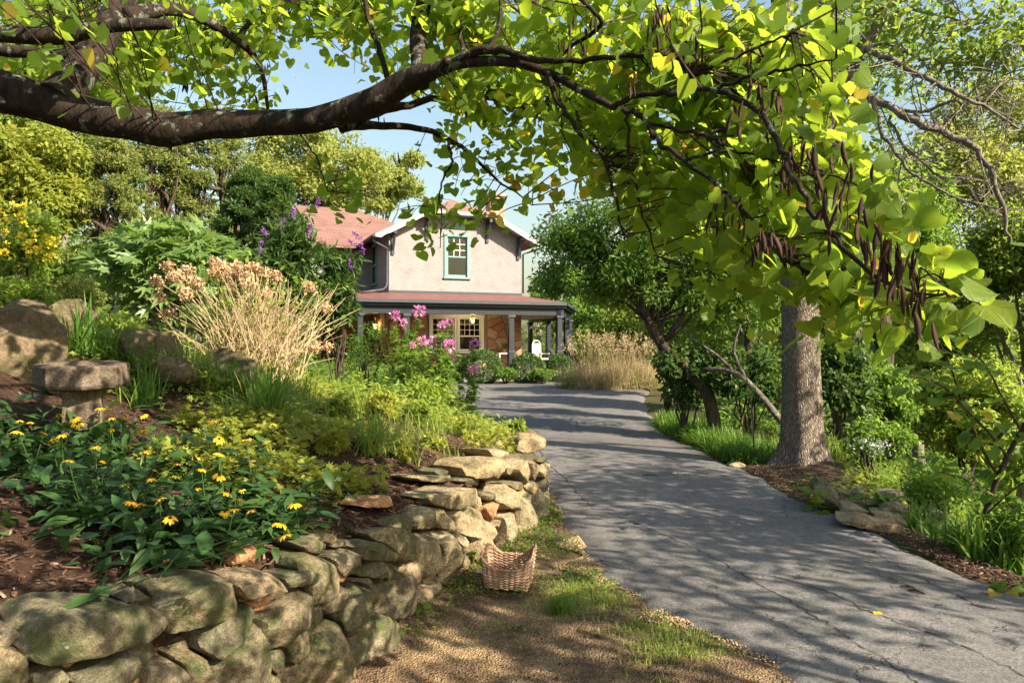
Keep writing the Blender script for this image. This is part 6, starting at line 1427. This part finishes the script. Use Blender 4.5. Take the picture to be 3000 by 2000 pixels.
# ornamental grass
og = at(1790, 1110, 25.5); e = empty('ornamental_grass', (og.x, og.y, float(gz(og.x, og.y))), 0, 'big straw-coloured ornamental grass clump with feathery plumes', 'grass'); rr = np.random.default_rng(830)
parts = [];
for dx in np.linspace(-1.3, 1.3, 7):
    V, Fc, q = blades(300, rr.uniform(.8,1.7), .012, rr, .62, .6, .25); parts.append((V+[dx, rr.normal(0,.25), 0], Fc, q))
V, Fc, q = cat(parts); link('blades', mesh_np('blades', V, Fc, (M['straw'],), True, q), e)
pos = []; pl = MB()
for _ in range(130):
    a = rr.uniform(-1.5,1.5); h = rr.uniform(1.3,2.05); p0_ = np.array([a*.8, rr.normal(0,.3), .3]); p1_ = p0_+[rr.normal(0,.3)+a*.25, rr.normal(0,.25), h-.3]; pl.tube([p0_, (p0_+p1_)/2+[0,0,.08], p1_], [.006,.005,.003], 3, False)
    for t in np.linspace(.78, 1.0, 16): pos.append(p0_+(p1_-p0_)*t+rr.normal(0,.02,3))
pl.build('plume_stalks', M['straw'], e); pos = np.array(pos); V, Fc, q = scatter(diamond(.25), pos, rdir(rr,len(pos),.5), rdir(rr,len(pos)), .09, rr); link('plumes', mesh_np('plumes', V, Fc, (M['straw'],), False, q), e)
V, Fc, q = cat([(lambda t: (t[0]+[dx, 0, 0], t[1], t[2]))(blades(160, .9, .018, rr, .45, .6, .25)) for dx in np.linspace(-1.4,1.4,5)]); link('green_blades', mesh_np('green_blades', V, Fc, (M['grass_y'],), True, q), e)
# bright border grass below the leaning tree
rr = np.random.default_rng(840); pts = []
for _ in range(330):
    y = rr.uniform(10.5, 15.5); off = abs(rr.normal(0, .42))+.08; pts.append(ground_pt(float(xr(y))+off, y))
V, Fc, q = many(lambda r: blades(15, .42, .014, r, .6, .75, .06, 5), pts, rr); tag(link('border_grass', mesh_np('border_grass', V, Fc, (M['grass'],), True, q)), 'bright green arching grass bordering the right side of the drive', 'grass', kind='stuff')
# undergrowth on the right slope
def slope_cover(n, y0, y1, o0, o1, hmax, tpl, size, mat, seed, name, label, thr=-.3):
    rr = np.random.default_rng(seed); y = rr.uniform(y0, y1, n); x = xr(y)+o0+(o1-o0)*rr.random(n)**1.2
    m_ = (vnoise(np.stack([x, y], 1), seed, .9) > thr) & (np.hypot(x-4.1, y-10) > .8); x, y = x[m_], y[m_]; n = len(x); hh = np.maximum((vnoise(np.stack([x, y], 1), seed+2, 1.3)*.5+.6)*hmax, .04)
    V, Fc, q = scatter(tpl, np.stack([x, y, gz(x, y)+hh*rr.random(n)**.7], 1), rdir(rr, n)*[1,1,.5], np.array([0,0,1.0])+rr.normal(0,.45,(n,3)), size*rr.uniform(.6,1.3,n), rr)
    tag(link(name, mesh_np(name, V, Fc, (mat,), False, q)), label, 'undergrowth', kind='stuff')
slope_cover(26000, 5.5, 16, 1.3, 9, .55, diamond(.55), .075, M['mid'], 851, 'undergrowth', 'tangled green undergrowth covering the right slope')
slope_cover(26000, 14, 36, 1.2, 22, .9, diamond(.55), .16, M['mid'], 852, 'far_undergrowth', 'green undergrowth in the hollow beyond the ash')
slope_cover(9000, 5, 12, .9, 5, .3, spray5(), .06, M['fresh'], 853, 'light_weeds', 'light green weeds among the right bank stones')
rr = np.random.default_rng(855); pts = []
for _ in range(170):
    y = rr.uniform(5.5, 13); pts.append(ground_pt(float(xr(y))+1.2+abs(rr.normal(0,1.6)), y))
V, Fc, q = many(lambda r: blades(14, .5, .008, r, .5, .5, .06, 4), pts, rr); tag(link('slope_grass', mesh_np('slope_grass', V, Fc, (M['grass_y'],), True, q)), 'wispy grass on the right bank below the ash', 'grass', kind='stuff')
# woodland closing the view
rr = np.random.default_rng(860); C = []
for _ in range(170):
    a = rr.uniform(9, 75); C.append((a, rr.uniform(38, 78)-.25*a, rr.uniform(-5, 7.5)))
for _ in range(60):
    a = rr.uniform(10, 26); C.append((a, rr.uniform(22, 34), rr.uniform(-5, 1.5)))
for _ in range(60): C.append((rr.uniform(1.5, 16), rr.uniform(46, 62), rr.uniform(.5, 3.4)))
for _ in range(120): C.append((rr.uniform(-60, -11), rr.uniform(34, 58), rr.uniform(2, 10.5)))
for _ in range(70): C.append((rr.uniform(-22, -8.5), rr.uniform(22, 30), rr.uniform(2.2, 4.6)))
for _ in range(60): C.append((rr.uniform(13, 30), rr.uniform(15, 26), rr.uniform(-4, 3)))
for _ in range(95): C.append((rr.uniform(5.5, 20), rr.uniform(31, 46), rr.uniform(-1.5, 4.8)))
C = np.array(C); V, Fc, q = clump_leaves(C, rr.uniform(1.1, 2.3, len(C)), 170, diamond(.6), .34, rr); tag(link('woodland', mesh_np('woodland', V, Fc, (M['maple'],), False, q)), 'distant green woods closing the view behind the garden and hollow', 'woods', kind='stuff')
# white flowers
c, r = spx(2545, 1310, 9.6, 60, 22); wf = make_shrub('white_flower_clump', 'sprawling clump of small white flowers right of the ash', c, r, M['mid'], 870, 600, .05, diamond(.4), 'flower'); b0 = np.array(wf.location); rr = np.random.default_rng(871); n = 170
pos = ell(rr, n, (c.x, c.y-.12, c.z+.03), (r[0], .3, .14), .8)-b0; V, Fc, q = scatter(spray5(), pos, rdir(rr,n,.4), rdir(rr,n,.5), .03, rr); link('florets', mesh_np('florets', V, Fc, (M['white_fl'],), False, q), wf)
# stones by the ash roots
def E_(*p): return [(2300+x/3.1357, 1300+y/3.1357) for x, y in p]
ROCKS = [ (E_((270,420),(330,345),(420,380),(490,480),(500,600),(480,670),(400,650),(330,560)),7.53,'m',.45,'big rounded mossy stone at the foot of the ash mound'),
 (E_((510,690),(700,685),(1090,760),(1080,860),(980,845),(620,750),(520,720)),6.74,'d',.3,'long flat slab at the drive edge below the stacked stones'),
 (E_((545,590),(620,575),(710,610),(770,640),(760,690),(640,690),(540,650)),7.07,'d',.3,'squat grey stone resting on the long slab'),
 (E_((830,650),(900,640),(1110,650),(1125,720),(1060,745),(880,710)),6.98,'d',.3,'oblong stone on the right half of the long slab'),
 (E_((900,610),(980,570),(1070,590),(1105,630),(1060,665),(950,655)),7.07,'m',.25,'speckled stone perched on the oblong stone'),
 (E_((790,570),(950,535),(1110,560),(1130,590),(950,590),(800,600)),7.35,'m',.3,'thin capstone under the big round leaves'),
 (E_((640,460),(690,425),(740,450),(730,490),(650,490)),7.72,'d',.2,'small pale round stone above the stacked stones'),
 (E_((890,460),(980,440),(1080,445),(1110,490),(950,495)),7.81,'d',.25,'pale flat stone behind the big round leaves'),
 (E_((1370,650),(1440,630),(1500,660),(1490,700),(1390,695)),7.07,'d',.25,'lichened stone just behind the sword-leaved iris'),
 (E_((1890,800),(2030,795),(2040,860),(1950,870),(1895,850)),6.14,'d',.25,'grey block right of the young redbud stem'),
 (E_((2040,790),(2195,770),(2260,840),(2150,860),(2050,840)),6.23,'m',.3,'mossy stone at the far right edge'),
 (E_((1740,830),(1860,770),(1890,850),(1800,880)),6.32,'d',.25,'stone half hidden behind the young redbud stem')]
for k, (poly, Y, mt, dep, lb) in enumerate(ROCKS):
    cu = sum(p[0] for p in poly)/len(poly); cv = sum(p[1] for p in poly)/len(poly); c0 = at(cu, cv, Y); pts = [((u-cu)/F*Y*1.05, -(v-cv)/F*Y*1.05) for u, v in poly]
    o = set_stone(c0, Vector((-.25, -.97, 0)).normalized(), pts, SM[mt], dep, 880+k, None, 'rock'); tag(o, lb, 'rock', 'loose stones by the ash')
# big round leaves plant over the stones
def broadplant(label, u, v, Y, n, L, seed, ru, rv, mat='mid', name='broadleaf_plant'):
    c = at(u, v, Y); b = ground_pt(c.x, c.y); b[2] = min(b[2], c.z-.05); e = empty(name, b, 0, label, 'plant'); rr = np.random.default_rng(seed); st = MB(); me = [mesh_np('leaf', hv[k].vertices and [v_.co[:] for v_ in hv[k].vertices], [tuple(p.vertices) for p in hv[k].polygons], (M['midvein' if mat == 'mid' else mat],), True) for k in range(2)]
    for _ in range(n):
        p = np.array(at(u+rr.uniform(-ru, ru), v+rr.uniform(-rv, rv), Y+rr.normal(0, .08)))-b; o = link('leaf', me[rr.integers(2)], e); o.matrix_local = Matrix.Translation(p) @ frame_from(rdir(rr,1)[0]*[1,1,.2]+[0,-.3,-.15], np.array([0,-.35,1])+rr.normal(0,.22,3)).to_4x4() @ Matrix.Scale(L*rr.uniform(.75,1.2), 4)
        st.tube([(0,0,0), tuple(p*[.6,.6,.7]), tuple(p)], .003, 4, False)
    st.build('stalks', M['grass'], e)
broadplant('plant with big round leaves spilling over the capstone', 2580, 1470, 7.4, 11, .16, 901, 90, 22)
broadplant('round-leaved plant with yellowing leaves left of the mossy stone', 2385, 1470, 7.5, 14, .10, 902, 38, 45, 'redbud')
broadplant('leafy weed at the lower right corner of the drive', 2960, 1725, 5.1, 14, .09, 903, 60, 25)
broadplant('young weed at the base of the ash trunk', 2365, 1400, 9.4, 7, .06, 904, 12, 14, 'fresh')
# sword-leaved iris
for k, (u, v, Y, n, L, lb) in enumerate(((2690,1575,7.0,42,.40,'dark sword-leaved iris clump right of the long slab'),(2790,1635,6.35,50,.46,'sunlit sword-leaved iris clump in the litter strip'),(2870,1655,6.0,55,.50,'tallest sword-leaved iris clump beside the young redbud stem'),(2960,1650,5.9,40,.42,'sword-leaved iris clump at the right edge'))):
    rr = np.random.default_rng(910+k); V, Fc, q = blades(n, L, .026, rr, .38, .28, .06, 5); o = link('iris_clump', mesh_np('iris_clump', V, Fc, (M['grass'],), True, q)); c = at(u, v, Y); o.location = (c.x, c.y, min(float(gz(c.x, c.y)), c.z)); tag(o, lb, 'iris', 'irises along the right edge')
# young redbud
yb = np.array(at(2865, 1620, 6.2)); yb[2] = float(gz(yb[0], yb[1]))-.03; yr = empty('young_redbud', yb, 0, 'young redbud with a slanting stem and large heart leaves at lower right', 'tree'); rr = np.random.default_rng(921); mbs = []
YB = [[(2865,1620,6.2,.026),(2880,1530,6.15,.024),(2915,1420,6.1,.022),(2965,1310,6.0,.02),(3020,1210,5.9,.016),(3080,1080,5.8,.01)],[(2950,1335,6.0,.012),(2900,1270,5.9,.010),(2830,1200,5.8,.008),(2760,1130,5.7,.007),(2640,1090,5.6,.004)],[(2925,1395,6.1,.012),(2870,1300,6.0,.010),(2820,1180,6.0,.008),(2780,1060,5.9,.006),(2740,980,5.9,.004)],[(2990,1260,5.9,.010),(2930,1150,5.8,.008),(2880,1060,5.7,.006),(2800,1000,5.6,.004)],[(2885,1510,6.1,.008),(2960,1440,5.9,.006),(3020,1400,5.8,.004)],[(2900,1450,6.1,.008),(2820,1400,6,.006),(2740,1380,5.9,.003)]]
for L in YB:
    q = spline([(*(np.array(at(u, v, Y))-yb), r) for u, v, Y, r in L], 5); mb = MB(); mb.tube(q[:, :3], list(q[:, 3]), 7); mb.build('stem', M['bark_dark'], yr, True); mbs.append(q)
ym = [mesh_np('leaf', [v_.co[:] for v_ in hv[k].vertices], [tuple(p.vertices) for p in hv[k].polygons], (M['midvein'],), True) for k in range(4)]
for q in mbs:
    for _ in range(int(len(q)*1.5)):
        s = q[rr.integers(len(q)//4, len(q)), :3]+rr.normal(0,.07,3); o = link('leaf', ym[rr.integers(4)], yr); o.matrix_local = Matrix.Translation(s) @ frame_from(rdir(rr,1)[0]*[1,1,.3]+[0,0,-.3], np.array([0,0,1])+rr.normal(0,.3,3)).to_4x4() @ Matrix.Scale(rr.uniform(.08,.13), 4)
# grey-leaved sapling before the ash
sp_ = at(2210, 1320, 10.6); e = empty('sapling', (sp_.x, sp_.y, float(gz(sp_.x, sp_.y))), 0, 'thin grey-leaved sapling in the litter left of the ash trunk', 'tree'); b0 = np.array(e.location); mb = MB(); q = spline([np.zeros(3), np.array(at(2205,1230,10.6))-b0, np.array(at(2195,1140,10.6))-b0, np.array(at(2180,1080,10.6))-b0], 4); mb.tube(q, np.linspace(.014,.005,len(q)), 6); mb.build('stem', M['bark_grey'], e, True)
rr = np.random.default_rng(931); n = 60; s = q[rr.integers(5, len(q), n)]+rr.normal(0,.1,(n,3)); V, Fc, z = scatter(diamond(.5), s, rdir(rr,n,-.2), rdir(rr,n,.6), rr.uniform(.06,.11,n), rr); link('foliage', mesh_np('foliage', V, Fc, (M['fig'],), False, z), e)
# root stone in the mulch by the ash
o = on_ground(2160, 1370); rock(o+Vector((0,0,.02)), (.14,.10,.06), (0,0,.3), M['stone_dry'], 941, 'tan stone in the litter between drive and ash')
# ---- wicker basket
gb = on_ground(1490, 1722); bk = empty('wicker_basket', (gb.x, gb.y, gb.z+.03), -.18, 'worn wicker basket with torn raised ends on the weedy path', 'basket'); rr = np.random.default_rng(951)
M['wicker'] = leafmat('willow_cane', (.22,.13,.085), (.42,.28,.19), (.2,.12,.07), .03, .7, odd=(.55,.42,.32))
hx, hy, Hb = .165, .135, .165
def rrect(t, sx, sy, r=.035):
    """rounded rectangle perimeter, t 0..1"""
    pts = []
    for cx, cy, a0 in ((sx-r,sy-r,0),(-sx+r,sy-r,90),(-sx+r,-sy+r,180),(sx-r,-sy+r,270)):
        for a in np.linspace(a0, a0+90, 5): pts.append((cx+r*math.cos(math.radians(a)), cy+r*math.sin(math.radians(a))))
    P_ = np.array(pts+pts[:1]); L = np.r_[0, np.cumsum(np.linalg.norm(np.diff(P_, axis=0), axis=1))]; return np.stack([np.interp(np.asarray(t)*L[-1], L, P_[:, k]) for k in (0, 1)], 1)
ns = 30; bk.rotation_euler = (.13, .03, -.18); bk.scale = (.92, .92, .92)
def ztop(x): return Hb + .085*np.clip((np.abs(x)-.08)/.10, 0, 1)**1.5
rows = 17
for j in range(rows):
    h = j/(rows-1); fl = 1+.16*h; t = np.linspace(0, 1, ns*3+1); p = rrect(t, hx*fl, hy*fl); zz = .008 + h*(ztop(p[:, 0])-.01); off = .0075*np.cos(t*ns*math.pi + (j % 2)*math.pi)
    c_ = p/np.maximum(np.linalg.norm(p, axis=1, keepdims=True), 1e-6); q = np.c_[p+c_*off[:, None], zz+rr.normal(0,.0006,len(t))]
    mb = MB(); mb.tube(q, .0058, 6, False); mb.build('weave_strand', M['wicker'], bk, True)
for i in range(ns//2):
    t = (i*2)/ns; a = rrect([t], hx, hy)[0]; b = rrect([t], hx*1.17, hy*1.17)[0]; mb = MB(); mb.tube([(a[0],a[1],0),(b[0],b[1],float(ztop(b[0]))+rr.uniform(.0,.02))], .0045, 5); mb.build('stake', M['wicker'], bk, True)
t = np.linspace(0, 1, 90); p = rrect(t, hx*1.17, hy*1.17); mb = MB(); mb.tube(np.c_[p+rr.normal(0,.0012,p.shape), ztop(p[:, 0])+.004+.003*np.sin(t*200)], .006, 6); mb.build('rim', M['wicker'], bk, True)
mb = MB(); mb.box((-hx+.01,-hy+.01,.002),(hx-.01,hy-.01,.008)); mb.build('base', M['wicker'], bk)
for sx in (-1, 1):
    mb = MB(); x_ = sx*hx*1.16; mb.tube(spline([(x_,-.07,Hb+.07),(x_*1.03,-.02,Hb+.125),(x_*1.04,.03,Hb+.12),(x_,.075,Hb+.07)], 4), .005, 6); mb.build('handle', M['wicker'], bk, True)
for a, b in (((.19,.04,.28),(.29,.02,.31)),((-.19,-.05,.27),(-.22,-.03,.22)),((.19,-.10,.2),(.205,-.15,.10)),((.02,-.135,.2),(.10,-.15,.18))):
    mb = MB(); mb.tube([a, tuple((np.array(a)+b)/2+[0,0,.008]), b], .0028, 5); mb.build('loose_cane', M['wicker'], bk, True)
# ---- weeds on the path
def path_weeds(n, y0, y1, tpl, size, mat, seed, name, label, bias, thr):
    rr = np.random.default_rng(seed); y = rr.uniform(y0, y1, n); t = rr.random(n)**bias; x = xwall(y)+.06+(xl(y)-xwall(y))*t; m_ = vnoise(np.stack([x, y], 1), seed, 1.5) > thr+.12+(t-.4)*.8; x, y = x[m_], y[m_]; n = len(x)
    V, Fc, q = scatter(tpl, np.stack([x, y, gz(x, y)+.008+.05*rr.random(n)**2], 1), rdir(rr, n)*[1,1,.35], np.array([0,0,1.0])+rr.normal(0,.35,(n,3)), size*rr.uniform(.6,1.3,n), rr); tag(link(name, mesh_np(name, V, Fc, (mat,), False, q)), label, 'weeds', kind='stuff')
path_weeds(11000, 3.2, 8.2, diamond(.8), .022, M['mid'], 961, 'path_weeds', 'small green weeds creeping over the gravel path', 1.6, -.05)
path_weeds(4000, 4.4, 8.2, diamond(.35), .035, M['fresh'], 962, 'path_clover', 'light green clover patches around the basket', 1.3, .1)
path_weeds(5000, 2.6, 8, diamond(.7), .02, M['chip'], 963, 'leaf_litter', 'dry brown leaf crumbs on the path', 1.2, -.2)
for k, (u, v, n, L, ru, rv, mt, lb) in enumerate(((1385,1660,26,.065,40,60,'mid','leafy weed climbing the wall left of the basket'),(1330,1730,18,.055,35,25,'mid','leafy weed at the wall foot in front of the basket'),(1175,1880,26,.05,40,35,'mid','blue-green weed at the wall foot nearest the bottom edge'),(1240,1800,18,.05,25,30,'mid','weed sprouting from the wall foot below the sunlit stones'),(1510,1610,16,.055,30,20,'mid','leafy weed behind the basket'),(1600,1540,22,.05,30,22,'fresh','light green weed at the corner of the wall'))):
    c = at(u, v, 1); Yh = wall_hit(u, v)[0].y-.10; broadplant(lb, u, v, Yh, n, L, 970+k, ru, rv, mt, 'wall_weed')
g = on_ground(1640, 1795); rr = np.random.default_rng(981); V, Fc, q = blades(420, .12, .003, rr, .5, .5, .035, 4); o = link('horsetail_tuft', mesh_np('horsetail_tuft', V, Fc, (M['grass'],), True, q)); o.location = g; tag(o, 'fine feathery green tuft beside the drive edge', 'grass')
g = at(1505, 1290, 9.0); rr = np.random.default_rng(983); c, r = spx(1505, 1255, 9.0, 48, 34); make_shrub('coral_bells', 'rounded light green perennial hanging over the wall end', c, r, M['fresh'], 984, 700, .05, diamond(.9), 'plant', base=(c.x, c.y, c.z-.18))
# grass at the right edge of the path by the bottom
rr = np.random.default_rng(985); pts = []
for _ in range(900):
    y = rr.uniform(3.3, 5.8); x = float(xl(y))-abs(rr.normal(0,.32))-.02
    if vnoise(np.array([x, y]), 77, 2.6) + rr.normal(0,.25) > .22: pts.append(ground_pt(x, y))
V, Fc, q = many(lambda r: blades(9, .05, .003, r, .75, .6, .035, 4), pts, rr); tag(link('path_grass', mesh_np('path_grass', V, Fc, (M['grass_y'],), True, q)), 'short grass along the left edge of the drive', 'grass', kind='stuff')
# fallen leaves and twigs on the drive
for k, (u, v, lb, mt) in enumerate(((2568,1820,'yellow fallen leaf on the asphalt near the bottom','petal_y'),(1988,1398,'pale fallen leaf in the middle of the drive','drybloom'),(1910,1372,'curled fallen leaf left of the pale one','drybloom'),(2040,1455,'dry fallen leaf nearer than the pale one','drybloom'),(2200,1440,'pale fallen leaf near the right drive edge','white_fl'),(2235,1800,'brown fallen leaf on the lower drive','drybloom'),(2660,1740,'curled brown leaf on the lower right of the drive','drybloom'),(1975,1400,'white petal beside the pale fallen leaf','white_fl'))):
    g = on_ground(u, v); o = link('fallen_leaf', mesh_np('leaf', np.array([v_.co[:] for v_ in hv[k % 4].vertices]), [tuple(p.vertices) for p in hv[0].polygons], (M[mt],), True)); o.location = (g.x, g.y, g.z+.075 if False else g.z+.058); o.scale = [.05]*3; o.rotation_euler = (rr.normal(0,.25), rr.normal(0,.25), rr.uniform(0,6)); tag(o, lb, 'leaf', 'fallen leaves on the drive')
for k, (u, v, du, dv, lb) in enumerate(((2640,1742,40,3,'short broken twig on the lower right of the drive'),(2660,1755,50,10,'thin twig below the short broken one'),(1880,1405,50,2,'dark twig lying across the middle of the drive'))):
    a = on_ground(u, v); b = on_ground(u+du, v+dv); mb = MB(); mb.tube([a+Vector((0,0,.052)), (a+b)/2+Vector((0,.02,.062)), b+Vector((0,0,.052))], [.008,.007,.004], 6); o = mb.build('fallen_twig', M['twig']); tag(o, lb, 'twig', 'twigs on the drive')
